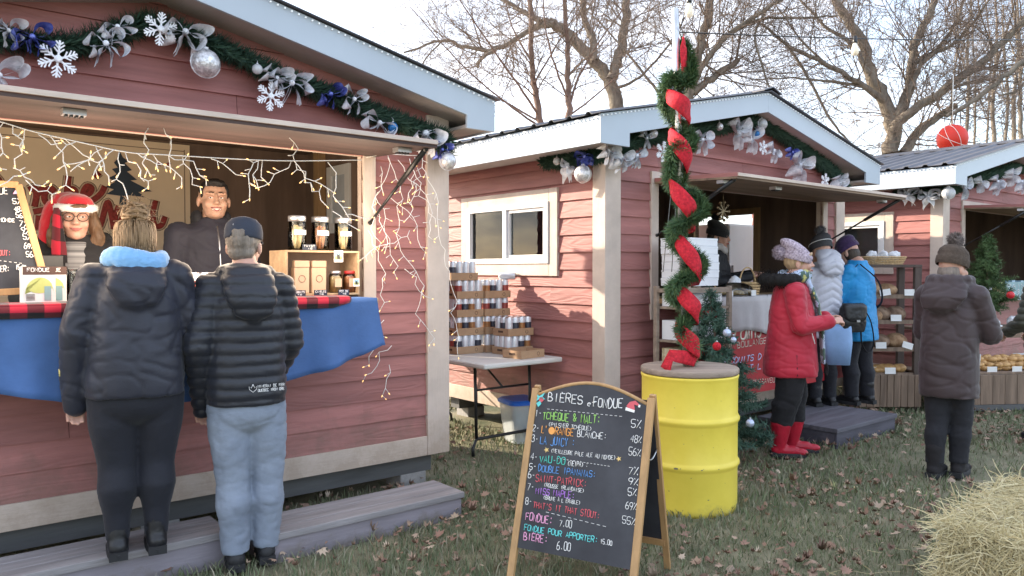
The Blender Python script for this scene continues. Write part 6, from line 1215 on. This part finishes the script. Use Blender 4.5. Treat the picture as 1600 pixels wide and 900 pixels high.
for i, (px, l) in enumerate(((468,'left kraft paper treat bag inside the crate'), (495,'right kraft paper treat bag inside the crate'))):
    r = thing('paper_bag', l, 'bag', C1.w(cw.x + CL(px+4, -.17), -.17, 1.298+t+.001), RZ + .05*i, 'kraft bags in the crate'); MB().prism([(-.045,0),(.045,0),(.047,.15),(-.047,.15)], 0, .05).build('bag_body', KRAFT, r, bevel=.004, fix=True); MB().box(-.046,.046,-.004,.03,.151,.19).build('folded_top', KRAFT, r, bevel=.003)
    MB().tube([(.02*cos(a), -.002, .085+.02*sin(a)) for a in np.linspace(0,2*pi,17)], .0012, 4, 0, False).build('stamp', CARDI, r)
for i, (px, l) in enumerate(((521,'left small jar with brown tag inside the crate'), (543,'right small jar with red ribbon inside the crate'))):
    r = thing('mason_jar', l, 'jar', C1.w(cw.x + CL(px+3, -.14), -.14, 1.298+t+.001), RZ, 'small jars in the crate'); R = .037
    MB().lathe([(R,0),(R,.1),(R*.85,.115),(R*.8,.112),(.003,.006)], 18).build('glass_body', JAR, r); MB().lathe([(R*.9,.112),(R*.9,.13),(.002,.131)], 18).build('lid', STEEL if not i else mat('red_lid', (.4,.03,.03), .4), r); MB().lathe([(R*.9,.005),(R*.9,.095),(.002,.098)], 14).build('treats', FOODS[2-i], r, fix=True); MB().box(-.022,.022,-R-.004,-R-.001,.035,.085).build('tag', KRAFT, r)
BLKT = mat('slate_tag', (.015,.02,.04), .5)
for px, py, txt, wd, l in ((485,384,'TWIST',.085,'small black sign reading TWIST on top of the crate'), (468,466,'CROQUANTS',.08,'small black price sign under the left kraft bag'), (502,466,'CANELES',.08,'small black price sign under the right kraft bag'), (538,466,'POT DE',.07,'small black price sign under the small jars')):
    top = py < 400; r = thing('price_sign', l, 'sign', C1.w(cw.x + CL(px, -.24 if not top else -.2), -.235 if not top else -.192, 1.298 if not top else zT + .001), RZ, 'black price signs at the crate'); MB().box(-wd/2, wd/2, 0, .006, 0, .034).build('plate', BLKT, r, bevel=.001); mb = MB(); letter(mb, txt, (-wd*.42,-.002,.018), (1,0,0), (0,0,1), .011, wd*.84, .0011)
    letter(mb, '4.50' if top else '9.50', (-wd*.1,-.002,.005), (1,0,0), (0,0,1), .008, wd*.3, .0009); mb.build('sign_lettering', LOGO, r)
PICB = mat('photo_sky', (.3,.5,.65), .4); PICG = mat('photo_field', (.3,.33,.12), .4); PICD = mat('photo_dark', (.03,.025,.02), .4)
for px, py, rt, l in ((529,400,-.15,'instant photo of a dark donkey pinned to the crate front'), (557,441,.15,'small instant photo on the right end of the crate')):
    p = C1.front(px, py, -.225); r = thing('instant_photo', l, 'photo', C1.M @ p, RZ, 'instant photos on the crate'); s = .9 if px < 540 else .62; MB().box(-.032*s,.032*s,0,.002,-.04*s,.036*s).build('card', LBL, r); MB().box(-.026*s,.026*s,-.0012,-.0004,.0,.03*s).build('picture_sky', PICB, r); MB().box(-.026*s,.026*s,-.0011,-.0004,-.024*s,-.0001).build('picture_field', PICG, r)
    MB().prism([(-.01*s,-.02*s),(-.012*s,.002*s),(-.014*s,.022*s),(-.007*s,.01*s),(.003*s,.01*s),(.009*s,.022*s),(.008*s,.0),(.012*s,-.02*s)], -.0022, -.0014).build('picture_animal', PICD, r, fix=True)
# cream banner on the back wall
bn = thing('wall_banner', 'cream wall banner with red script and a dark spruce behind the sellers', 'banner', C1.o, RZ); YB = 2.03
bl_, br_ = C1.front(-160, 400, YB).x, C1.front(298, 400, YB).x; MB().box(bl_, br_, YB, YB+.012, 1.0, 2.44).build('panel', mat('cream_panel', (.78,.64,.47), .7, .08, 2), bn)
mb = MB()
for a in ((br_-.045, br_-.038, 1.05, 2.4), (bl_+.04, br_-.045, 2.385, 2.391)): mb.box(a[0], a[1], YB-.002, YB-.0005, a[2], a[3])
mb.build('border_line', mat('banner_line', (.25,.18,.13), .8), bn)
BR_ = mat('banner_red', (.27,.035,.03), .7, .35, 60); BO = mat('banner_halo', (.72,.55,.42), .7); BD = mat('banner_rim', (.1,.03,.03), .7); BT = mat('banner_spruce', (.035,.055,.085), .7)
ST_ = [[(-40,318),(-36,277),(-20,308),(-4,277),(2,318)], [(30,299),(22,294),(14,305),(19,316),(28,309),(31,296),(33,316)], [(45,297),(54,294),(57,306),(54,323)], [(57,306),(64,296),(72,299)], [(86,300),(79,294),(70,303),(71,315),(79,318),(88,312)], [(107,275),(105,295),(102,315)], [(104,304),(111,295),(118,299),(116,313),(123,315)],
       [(129,306),(140,302),(143,294),(136,291),(130,302),(134,315),(146,312),(158,302),(164,291)], [(60,357),(61,337),(60,357),(66,340),(73,340),(73,357)], [(52,331),(80,327),(108,333)], [(152,358),(158,349),(166,320),(170,318),(175,340),(178,358)], [(178,358),(181,335),(186,322)], [(197,337),(190,342),(190,353),(198,358),(205,350),(204,340),(197,337)], [(214,350),(224,346),(224,338),(216,339),(214,350),(220,358),(230,354)], [(243,313),(239,335),(242,352),(252,352),(258,338)]]
for rad, m_, off in ((.034, BD, .0), (.031, BO, .003), (.021, BR_, .007)):
    mb = MB()
    for s in ST_: mb.tube(smooth_pts([C1.front(x, y, YB - off) for x, y in s], 5), rad*(1.0), 8, 0, True, True, flat=.09, ref=(0,1,0))
    mb.tube([C1.front(148,277,YB-off), C1.front(156,270,YB-off)], rad*.8, 8, 0, True, True, flat=.09, ref=(0,1,0)); mb.build('script_lettering', m_, bn)
sp = [(187,236),(192,246),(200,252),(195,255),(206,266),(198,268),(214,281),(204,282),(237,299),(216,300),(226,308),(200,305),(197,312),(197,320),(186,320),(188,306),(166,303),(178,296),(165,292),(180,284),(170,278),(182,272),(175,264),(184,262),(178,254),(184,248)]
for sc_, m_, off in ((1.06, BO, .002), (1.0, BT, .006)):
    P = [C1.front(199+(x-199)*sc_, 284+(y-284)*sc_, YB-off) for x, y in sp]; MB().prism([(p.x, p.z) for p in P], YB-off-.002, YB-off).build('spruce_print', m_, bn, fix=True)
for cx, cy in ((248,256),(263,257)):
    P = [C1.front(cx+(5 if i % 2 else 2.2)*sin(i*pi/5), cy+(5 if i % 2 else 2.2)*cos(i*pi/5), YB) for i in range(10)]; MB().prism([(p.x, p.z) for p in P], YB-.003, YB-.0005).build('star_print', BR_, bn, fix=True)
# ------------------------------------------------------------------ bakery cabin
MB().box(.61, 3.21, -.36, .35, 1.17, 1.21).build('counter_top', PINE, cab2, bevel=.004)
GREYC = fabric('grey_linen', (.5,.47,.47), .9, .12, .2); xs = np.linspace(.95, 3.2, 90); vs = []; nx = len(xs); rows = 8
for r in range(rows):
    t = r/(rows-1)
    for x in xs: vs.append((x, -.375 - .012*t*sin(x*21) - .01*t*sin(x*37+1), lerp(1.216, .9 + .035*sin(x*6), t)))
for x in xs: vs.append((x, -.1, 1.2165))
fs = [(r*nx+i, r*nx+i+1, (r+1)*nx+i+1, (r+1)*nx+i) for r in range(rows-1) for i in range(nx-1)] + [(rows*nx+i, rows*nx+i+1, i+1, i) for i in range(nx-1)]
tag(MB().add(vs, fs, 0, True).build('tablecloth', GREYC, None, C2.o, RZ, solid=.004), 'grey linen cloth with frilled hem over the bakery counter', 'tablecloth')
bb = thing('bakery_banner', 'red vinyl bakery banner with cream script hanging below the bakery counter', 'banner', C2.o, RZ); yb2 = -.352
x0_, x1_ = C2.front(1085, 550, yb2).x, C2.front(1330, 550, yb2).x; zb0 = C2.front(1190, 612, yb2).z
MB().box(x0_, x1_, yb2, yb2+.006, zb0, 1.16).build('panel', mat('banner_vinyl', (.42,.02,.03), .45, .12, 3), bb)
Q2 = lambda x, y: C2.front(x, y, yb2-.002); CRM = mat('cream_print', (.78,.72,.6), .6); VIO = mat('violet_print', (.6,.6,.85), .6)
mb = MB()
for s in [[(1094,534),(1101,505),(1106,534)], [(1097,523),(1105,522)], [(1110,515),(1110,530),(1117,530),(1118,515),(1119,532)], [(1123,515),(1131,532)], [(1131,515),(1122,532)], [(1142,513),(1135,515),(1134,528),(1141,529),(1142,514),(1141,540),(1134,541)], [(1147,534),(1150,512),(1150,518),(1156,511)], [(1164,514),(1158,518),(1158,529),(1164,528),(1166,512),(1167,530)], [(1170,512),(1170,529)], [(1171.5,504),(1171.7,506)], [(1174,529),(1175,512),(1180,510),(1180,528)], [(1190,508),(1185,511),(1189,519),(1186,527),(1183,525)]]:
    mb.tube(smooth_pts([Q2(*p) for p in s], 4), .011, 6, 0, True, True, flat=.25, ref=(0,1,0))
mb.build('script_lettering', CRM, bb)
def txt2(t, xa, ya, xb, yb_, h, m_, r, sl=0):
    a, b, c = Q2(xa, ya), Q2(xb, yb_), Q2(xa, ya-h); mb = MB(); letter(mb, t, a, b-a, c-a, (c-a).length, (b-a).length, r, None, sl); mb.build('banner_lettering', m_, bb)
txt2('BOULANGERIE', 1152, 544, 1215, 533, 9, CRM, .0035); txt2('PRODUITS D', 1128, 571, 1190, 561, 9, VIO, .006, .2); txt2('ACHAT L', 1143, 584, 1190, 576, 9, VIO, .006, .2); txt2('WWW.AUXGRAINSDESAVEUR', 1118, 611, 1216, 596, 8, CRM, .003)
# rack with boxes
rk = thing('wooden_rack', 'weathered wooden rack with bakery boxes left of the bakery hatch', 'rack', C2.w(.36, -.52, 0), RZ)
RW, RD = .56, .34
for xx in (0, RW-.035):
    for yy in (0, RD-.035): MB().box(xx, xx+.035, yy, yy+.035, 0, 1.32).build('post', LIDW, rk, bevel=.003)
for z in (.35, .62, .9, 1.16): MB().box(.0355, RW-.0355, .006, RD-.006, z-.02, z).build('shelf_board', LIDW, rk, bevel=.003)
for xx in (.0, RW-.03): MB().box(xx+.003, xx+.032, .0355, RD-.0355, 1.27, 1.3).build('rail', LIDW, rk)
MB().box(.0355, RW-.0355, .003, .03, 1.27, 1.31).build('rail', LIDW, rk)
BOXW = mat('white_carton', (.74,.75,.78), .55, .05, 4); BXR = mat('red_carton', (.55,.03,.03), .5); PRN = mat('carton_print', (.62,.45,.2), .6, .4, 30, col2=(.75,.7,.55))
names = ['bottom', 'second', 'third', 'fourth', 'fifth', 'sixth', 'topmost']
for k in range(6):
    q = thing('cake_box', f'flat white cake box, {names[k] if k < 5 else "topmost"} of the pile on top of the wooden rack', 'box', C2.w(.36+.05+rgj.uniform(-.01,.01), -.5, 1.322+.062*k), RZ+rgj.uniform(-.04,.04), 'white cake boxes'); MB().box(0,.36,0,.28,0,.06).build('carton', BOXW, q, bevel=.003); MB().box(-.002,.362,-.002,.282,.045,.0605).build('lid', BOXW, q, bevel=.002)
for z, l, m_, hh in ((1.16,'white box pair on the top shelf of the wooden rack',BOXW,.1), (.9,'white box on the second shelf of the wooden rack',BOXW,.15), (.62,'printed box on the third shelf of the wooden rack',PRN,.21), (.35,'red box on the lowest shelf of the wooden rack',BXR,.12)):
    tag(MB().box(0,.42,0,.26,0,hh).box(.02,.2,-.003,-.0005,.02,hh-.02,1).build('cake_box', [m_, BXR if m_ is PRN else LBL], None, C2.w(.36+.06, -.48, z+.001), RZ, bevel=.003), l, 'box', 'white cake boxes')
fz = C2.front(1134, 400, 1.75); fg = thing('fridge', 'tall white fridge inside the bakery cabin behind the seller', 'fridge', C2.w(fz.x-.28, 1.5, .3), RZ); MB().box(0,.56,.02,.56,0,1.72).build('cabinet', VINYL, fg, bevel=.01); MB().box(.0,.56,0,.0195,.02,1.7).build('door', VINYL, fg, bevel=.008); MB().bar((.04,-.02,.8),(.04,-.02,1.2),.02,.02).build('handle', STEEL, fg)
WICK = mat('wicker', (.5,.34,.17), .8, .4, 60, .8, 70)
def basket(label, fr, px, py, y, z, L=.16, D=.1, H=.06, hoop=False, rz=0, m=None):
    p = fr.front(px, py, y); r = thing('wicker_basket', label, 'basket', fr.w(p.x, y, z), RZ + rz, 'wicker baskets'); mb = MB(); n = 26
    for k in range(5):
        f = k/4; mb.tube([((L*(.85+.15*f))*cos(a)*(1+.015*sin(a*13+k*pi)), (D*(.85+.15*f))*sin(a)*(1+.015*sin(a*13+k*pi)), .006+H*f) for a in np.linspace(0, 2*pi, 53)], H/8.5, 5, 0, False)
    mb.loft([(0,0,0,L*.85,D*.85),(.012,0,0,L*.86,D*.86)], 24, 0, 2); mb.build('woven_body', m or WICK, r)
    if hoop: MB().tube([(L*.95*cos(a), 0, H+L*1.15*sin(a)) for a in np.linspace(0, pi, 17)], .007, 6).build('handle', m or WICK, r)
    return r
basket('small wicker basket on the bakery counter behind the garlanded pole', C2, 1105, 440, -.2, 1.218, .12, .08, .05, True); basket('hooped wicker basket with white paper before the bakery seller', C2, 1168, 430, -.05, 1.218, .13, .1, .1, True)
p = C2.front(1150, 438, -.2); r = thing('cake_dome', 'clear plastic dome over pastries on the bakery counter', 'dome', C2.w(p.x, -.19, 1.218), RZ); mb = MB(); mb.lathe([(.16,0),(.158,.03),(.13,.085),(.07,.115),(.002,.12)], 24, 0, Matrix.Diagonal((1.35,.9,1,1))); mb.build('cover', JAR, r); mb = MB()
for k in range(9): mb.ball((rgj.uniform(-.13,.13), rgj.uniform(-.08,.08), .03), (.045,.03,.022), 10, 6)
mb.build('pastries', FOODS[2], r)
mb = MB(); mb.ball((0,0,.08), (.08,.05,.09), 10, 8); me = remesh(mb, .012, 1, folds(.03, 16, 3)); me.name = 'paper_bag'; me.materials.clear(); me.materials.append(BOXW); tag(link('paper_bag', me, None, C2.w(C2.front(1148,420,-.1).x, -.1, 1.225), RZ), 'crumpled white paper bag on the bakery counter in front of the seller', 'bag')
for px, l in ((1142,'small white price card left on the bakery counter edge'), (1178,'small white price card beside the lady in red')): tag(MB().box(-.05,.05,0,.003,0,.05).build('price_card', LBL, None, C2.w(C2.front(px,444,-.34).x, -.34, 1.222), RZ+.2), l, 'card', 'price cards at the bakery')
W = C2.M @ C2.front(1130, 330, -.35); mb = MB()
for k in range(9): a = k*pi*2/9; mb.bar((0,0,0), (.07*cos(a), .002*k, .07*sin(a)), .014, .008); mb.ball((.075*cos(a), 0, .075*sin(a)), .014, 8, 6)
mb.tube([(0,0,.07),(0,0,.16)], .002, 4); tag(mb.build('starburst_ornament', mat('antique_gold', (.2,.15,.09), .4, .2, 10, metal=.6), None, W, RZ), 'antique gold starburst hanging under the bakery flap', 'ornament')
mb = MB(); a, b = C2.front(1050,285,-.45), C2.front(1036,425,-.45); mb.tube([a, b], .003, 5); mb.tube([a+Vector((.06,0,0)), b+Vector((.1,0,0))], .003, 5); mb.box(a.x-.014, a.x+.014, -.464, -.436, lerp(a.z,b.z,.45)-.04, lerp(a.z,b.z,.45)+.01); tag(mb.build('extension_cord', mat('cord', (.1,.1,.09), .5), None, C2.o, RZ), 'thin cords and plug hanging beside the bakery hatch', 'cord')
# christmas trees
CONI = island_ramp('spruce_needle', [(.03,.07,.05), (.045,.095,.07), (.07,.125,.09), (.04,.08,.06)], .6); CONI2 = island_ramp('fresh_needle', [(.045,.085,.03), (.07,.12,.045), (.1,.16,.06)], .6)
def xmas_tree(label, base, H, R, seed, m, lean=(0,0), n=70, L=.05, dens=420, pot=None):
    rg = random.Random(seed); r = thing('christmas_tree', label, 'tree', base, 0, 'small christmas trees'); t = MB(); t.tube([(0,0,0),(lean[0]*.5,lean[1]*.5,H*.5),(lean[0],lean[1],H)], [.022,.016,.005], 8); t.build('trunk', BARK2, r); mb = MB()
    for i in range(n):
        f = (i+.5)/n; z = H*(.08+.9*f); a = i*2.4 + rg.gauss(0,.3); rr = R*(1-f)**.75*rg.uniform(.65, 1.12)+.02; o = Vector((lean[0]*z/H, lean[1]*z/H, z)); e = o + Vector((cos(a)*rr, sin(a)*rr, rr*rg.uniform(-.15,.25))); P = [o, o.lerp(e,.5)+Vector((0,0,.02)), e]; needles(mb, P, dens/1, L, .02, rg, .0028)
        for k in range(3):
            q = o.lerp(e, rg.uniform(.4,.9)); needles(mb, [q, q + Vector((cos(a+rg.choice((-.8,.8)))*rr*.4, sin(a+rg.choice((-.8,.8)))*rr*.4, rg.uniform(0,.04)))], dens, L*.9, .015, rg, .0028)
    needles(mb, [Vector((lean[0],lean[1],H*.93)), Vector((lean[0],lean[1],H*1.02))], dens, L*.8, .01, rg, .0025); mb.build('crown', m, r)
    if pot: MB().lathe([(.06,-.1),(.085,.0),(.08,.02),(.01,.0)], 16).build('pot', pot, r)
    return r
xt = Vector((1.66, 5.78, 0)); xmas_tree('bluish green christmas tree with silver balls standing behind the yellow drum', xt, 1.3, .35, 3, CONI, (-.17,.02), 90)
for px, py, Y, l in ((1136,520,5.45,'pale blue ball near the red bakery banner on the christmas tree'), (1146,531,5.5,'smaller pale ball below the other on the christmas tree'), (1172,661,5.42,'silver blue ball low on the christmas tree beside the red boots'), (1120,541,5.4,'red ball hidden among the christmas tree needles')):
    q = at_Y(px, py, Y); r = thing('ball_ornament', l, 'ornament', q, 0, 'balls on the christmas tree'); MB().ball((0,0,0), .03 if 'small' not in l else .022, 16, 12).build('ball', mat('pale_blue_ball', (.45,.52,.68), .25, .1, 6, metal=.4) if 'red' not in l.split('on')[0][:4] else RIBR, r); MB().lathe([(.008,.028),(.008,.038),(.003,.04)], 8).build('cap', STEEL, r)
# ------------------------------------------------------------------ bread shelf beside the far cabin
BROWNW = mat('dark_stained_wood', (.085,.06,.05), .7, .3, 4, .3, 30, (3,3,.4)); PLNK = mat('old_planks', (.2,.14,.1), .8, .35, 5, .4, 30, (4,4,.35)); BRD = mat('bread_crust', (.3,.15,.07), .75, .35, 14, .5, 40, col2=(.5,.32,.18)); BRD2 = mat('dark_loaf', (.16,.085,.05), .8, .3, 14, .5, 40, col2=(.35,.24,.16)); CRO = mat('croissant', (.45,.22,.07), .5, .35, 18, .4, 30, col2=(.62,.38,.15))
s0 = at_z(1341, 640, 0); s1 = at_z(1438, 640, 0); dS = (s1-s0); SW = dS.length; rzS = atan2(dS.y, dS.x); shf = thing('bread_shelf', 'open wooden bread shelf with planked base between the blue jacket and the brown parka', 'shelf', s0, rzS); sy = s0.y
zpx = lambda py: CAM_H - (py-421)/F_PX*sy
for xx in (0, SW-.07):
    for yy in (0, .34): MB().box(xx, xx+.07, yy, yy+.05, 0, zpx(418)).build('post', BROWNW, shf, bevel=.004)
lv = [zpx(588)+.02, zpx(545), zpx(502), zpx(462)]
for z in lv: MB().box(.0705, SW-.0705, .03, .37, z-.025, z).build('shelf_board', BROWNW, shf, bevel=.003); 
for z in lv: MB().box(.0705, SW-.0705, .012, .0295, z-.03, z+.012).build('edge_rail', PLNK, shf)
MB().box(-.0, SW, -.005, .395, zpx(418)+.001, zpx(414)+.003).build('top_board', BROWNW, shf, bevel=.003)
npl = 9
for k in range(npl): MB().box(k*SW/npl+.003, (k+1)*SW/npl-.003, -.022, -.002, .03, zpx(586)).build('plank', PLNK, shf, bevel=.003)
MB().box(.06, SW-.06, .36, .375, .05, zpx(588)).build('back_panel', BROWNW, shf)
MS = Matrix.Translation(s0) @ Matrix.Rotation(rzS, 4, 'Z')
def loaf(px, k, label, m, sx=.12, sy_=.08, sz=.07, long_=0, yy=.16):
    z = lv[k]; x = (px-1341)/97*SW; mb = MB(); mb.ball((0,0,sz*.75), (sx,sy_,sz), 18, 12); me = remesh(mb, .01, 2, lambda c, n: .006*noise.noise(c*18) - (.008 if abs(sin(c.x*38+c.y*14)) < .12 and n.z > .5 else 0)); me.name = 'bread_loaf'; me.materials.clear(); me.materials.append(m)
    o = link('bread_loaf', me, None, MS @ Vector((x, yy, z+.002)), rzS + long_); tag(o, label, 'bread', 'loaves on the bread shelf')
for a in [(1370,3,'round brown loaf on the top tier of the bread shelf, left',BRD,.12,.09,.085), (1395,3,'brown loaf on the top tier of the bread shelf, right',BRD,.11,.09,.07), (1362,3,'darker loaf end beside the top tier round loaf',BRD2,.08,.07,.05,0,.08), (1383,2,'dark floured loaf on the second tier, left',BRD2,.125,.1,.085), (1409,2,'dark floured loaf on the second tier, right',BRD2,.11,.1,.085), (1372,2,'small loaf tucked at the left of the second tier',BRD,.07,.07,.06,0,.08), (1356,1,'pinkish round loaf on the third tier behind the bag strap',BRD,.1,.09,.075), (1384,1,'dark crusty loaf in the middle of the third tier',BRD2,.115,.1,.08), (1410,1,'floured scored loaf at the right of the third tier',BRD,.12,.1,.085), (1393,0,'long golden loaf on the lowest tier',CRO,.18,.06,.05), (1415,0,'golden baguette end at the right of the lowest tier',CRO,.1,.06,.05,.3), (1380,0,'flat golden bread in front on the lowest tier',CRO,.12,.06,.035,0,.1)]: loaf(*a)
for px, k, rt in ((1382,3,.15),(1420,3,0),(1399,2,0),(1376,1,0),(1417,1,-.3),(1391,0,0)):
    o = MB().box(-.055,.055,0,.003,-.015,.05).build('price_card', LBL, None, MS @ Vector(((px-1341)/97*SW, .005, lv[k]+.016)), rzS); o.rotation_euler = (-.1, -rt, rzS); tag(o, 'small white price card clipped to the ' + ['lowest', 'third', 'second', 'top'][k] + ' tier' + (' at right' if px > 1410 else '') + ' of the bread shelf', 'card', 'price cards on the bread shelf')
r = basket('shallow wicker tray of cellophane bags on top of the bread shelf', C3, 1392, 410, 0, 0, .24, .12, .07); r.location = MS @ Vector((.5*SW, .18, zpx(414)+.006)); r.rotation_euler.z = rzS
for k, px in enumerate((1372,1390,1408)):
    mb = MB(); mb.ball((0,0,.05), (.065,.05,.06), 10, 8); me = remesh(mb, .012, 1, folds(.03, 16, k)); me.name = 'cellophane_bag'; me.materials.clear(); me.materials.append(SILV); tag(link('cellophane_bag', me, None, MS @ Vector(((px-1341)/97*SW, .18, zpx(414)+.045)), 0), ['left', 'middle', 'right'][k] + ' cellophane bag in the tray on top of the bread shelf', 'bag', 'cellophane bags')
r = basket('pale wicker basket on the lowest tier of the bread shelf', C3, 1350, 570, 0, 0, .13, .1, .05, m=mat('pale_wicker', (.65,.55,.42), .8, .3, 60, .8, 70)); r.location = MS @ Vector((.09*SW+.06, .15, lv[0]+.003)); r.rotation_euler.z = rzS
# ------------------------------------------------------------------ pastry stand in front of the far cabin
p0 = at_z(1452, 643, 0); stand = thing('pastry_stand', 'planked wooden pastry stand with stepped shelf before the far cabin', 'stand', p0, .12); PW = 2.2; PH = CAM_H - (584-421)/F_PX*p0.y
for k in range(16): MB().box(k*PW/16+.002, (k+1)*PW/16-.002, -.02, -.001, .06, PH-.025).build('plank', PLNK, stand, bevel=.003)
MB().box(0, PW, 0, .5, PH-.024, PH).build('table_board', PLNK, stand, bevel=.004); MB().box(0, PW, -.022, .02, 0, .058).build('kick_board', SKID, stand)
z2 = CAM_H - (512-421)/F_PX*(p0.y+.4); MB().box(.1, PW, .38, .75, z2-.03, z2).build('upper_board', PLNK, stand, bevel=.004); MB().box(.1, PW, .372, .379, z2-.12, z2-.031).build('front_board', PLNK, stand)
for xx in (.15, PW-.1): MB().box(xx, xx+.05, .45, .5, 0, z2-.031).build('post', BROWNW, stand); 
for xx in (.03, PW-.08): MB().box(xx, xx+.05, .4, .45, 0, PH-.025).build('post', BROWNW, stand)
MP = Matrix.Translation(p0) @ Matrix.Rotation(.12, 4, 'Z')
cm_ = MB(); A = np.linspace(-1.25, 1.25, 13); cm_.tube([(.06*sin(a), .035*(1-cos(a)), .0) for a in A], [.006+.02*cos(a*1.15)**2*(1+.12*(-1)**i) for i, a in enumerate(A)], 10); CM = cm_.mesh('croissant', CRO)
rgq = random.Random(15); cnt = 0
for ix in range(12):
    for iy in range(3):
        for iz in range(3 if iy else 2):
            x = .5 + ix*.085 + rgq.uniform(-.02,.02); y = .12 + iy*.1 + rgq.uniform(-.02,.02); o = link('croissant', CM, None, MP @ Vector((x, y, PH+.028+iz*.034+.012*iy)), .12+rgq.uniform(-.8,.8)); o.rotation_euler.x = rgq.uniform(-.3,.3); s = rgq.uniform(.9,1.25); o.scale = (s,s,s); tag(o, 'golden croissant in the heap on the pastry stand', 'croissant', 'croissants on the pastry stand')
for px, l in ((1551,'white price card before the croissant heap'), (1594,'white price card at the right edge of the croissant heap')): q = MP.inverted() @ at_Y(px, 577, p0.y+.1); tag(MB().box(-.055,.055,0,.003,0,.055).build('price_card', LBL, None, MP @ Vector((q.x, .02, PH+.001)), .12), l, 'card', 'price cards on the pastry stand')
tag(MB().box(-.22,.22,0,.004,0,.15).build('plastic_guard', mat('clear_guard', (.8,.85,.88), .15, .05, 4, alpha=.45), None, MP @ Vector((1.45, .36, PH+.001)), .12), 'clear plastic guard behind the croissants at right', 'guard')
q = MP.inverted() @ at_Y(1558, 490, p0.y+.55); t_ = xmas_tree('fresh green little christmas tree on the upper shelf of the pastry stand', MP @ Vector((q.x, .58, z2+.1)), .9, .3, 8, CONI2, (0,0), 75, .045, 480, KRAFT)
tag(MB().ball((0,0,0), .04, 14, 10).build('ball_ornament', mat('red_gloss', (.5,.02,.03), .2), None, at_Y(1579, 461, p0.y+.3)), 'red ball on the little christmas tree of the pastry stand', 'ornament')
r = thing('domed_tray', 'white domed tray on the upper shelf beside the brown parka sleeve', 'tray', MP @ Vector((q.x-.08, .5, z2+.001)), 0); MB().lathe([(.16,0),(.165,.012),(.01,.014)], 24).build('plate', VINYL, r); MB().lathe([(.15,.015),(.14,.06),(.08,.1),(.002,.11)], 24).build('dome', mat('cloudy_dome', (.75,.8,.82), .2, .05, alpha=.5), r)
mb = MB(); mb.ball((0,0,.05), (.09,.06,.06), 10, 8); me = remesh(mb, .012, 1, folds(.03, 14, 9)); me.name = 'cellophane_bag'; me.materials.clear(); me.materials.append(SILV); tag(link('cellophane_bag', me, None, MP @ Vector((q.x+.28, .5, z2+.005))), 'crumpled cellophane bag right of the white domed tray', 'bag')
MB().box(.61, 3.21, -.36, .35, 1.17, 1.21).build('counter_top', PINE, cab3, bevel=.004)
for k, (px, l, m_, d_) in enumerate(((1535,'tray of pale nougat pieces on the far cabin counter',GLIT,(.1,.07,.05)), (1556,'bag of greenish treats on the far cabin counter',GRN,(.06,.05,.09)), (1578,'blue and white box on the far cabin counter',PICB,(.05,.04,.11)), (1592,'second blue box at the right of the far cabin counter',PICB,(.045,.04,.1)))):
    p = C3.front(px, 432, -.2); r = thing('treat_box', l, 'box', C3.w(p.x, -.2, 1.211), RZ); MB().box(-d_[0], d_[0], -d_[1], d_[1], 0, d_[2]).build('carton', m_, r, bevel=.003); MB().box(-d_[0]*.7, d_[0]*.7, -d_[1]-.002, -d_[1]-.0005, d_[2]*.2, d_[2]*.8).build('label', LBL, r)
# white writing board on the far counter front
sgn = thing('writing_board', 'small dark board with white writing hung on the far cabin counter front', 'sign', C3.o, RZ); a, b = C3.front(1572, 470, -.37), C3.front(1606, 440, -.37); MB().box(a.x, b.x, -.372, -.362, a.z, b.z).build('panel', TEAL, sgn); mb = MB()
for i in range(3): letter(mb, ('PAIN', 'MIEL 8.00', 'NOUGAT')[i], (a.x+.02, -.375, b.z-.07-.065*i), (1,0,0), (0,0,1), .045, (b.x-a.x)*.85, .004)
mb.build('lettering', LOGO, sgn)
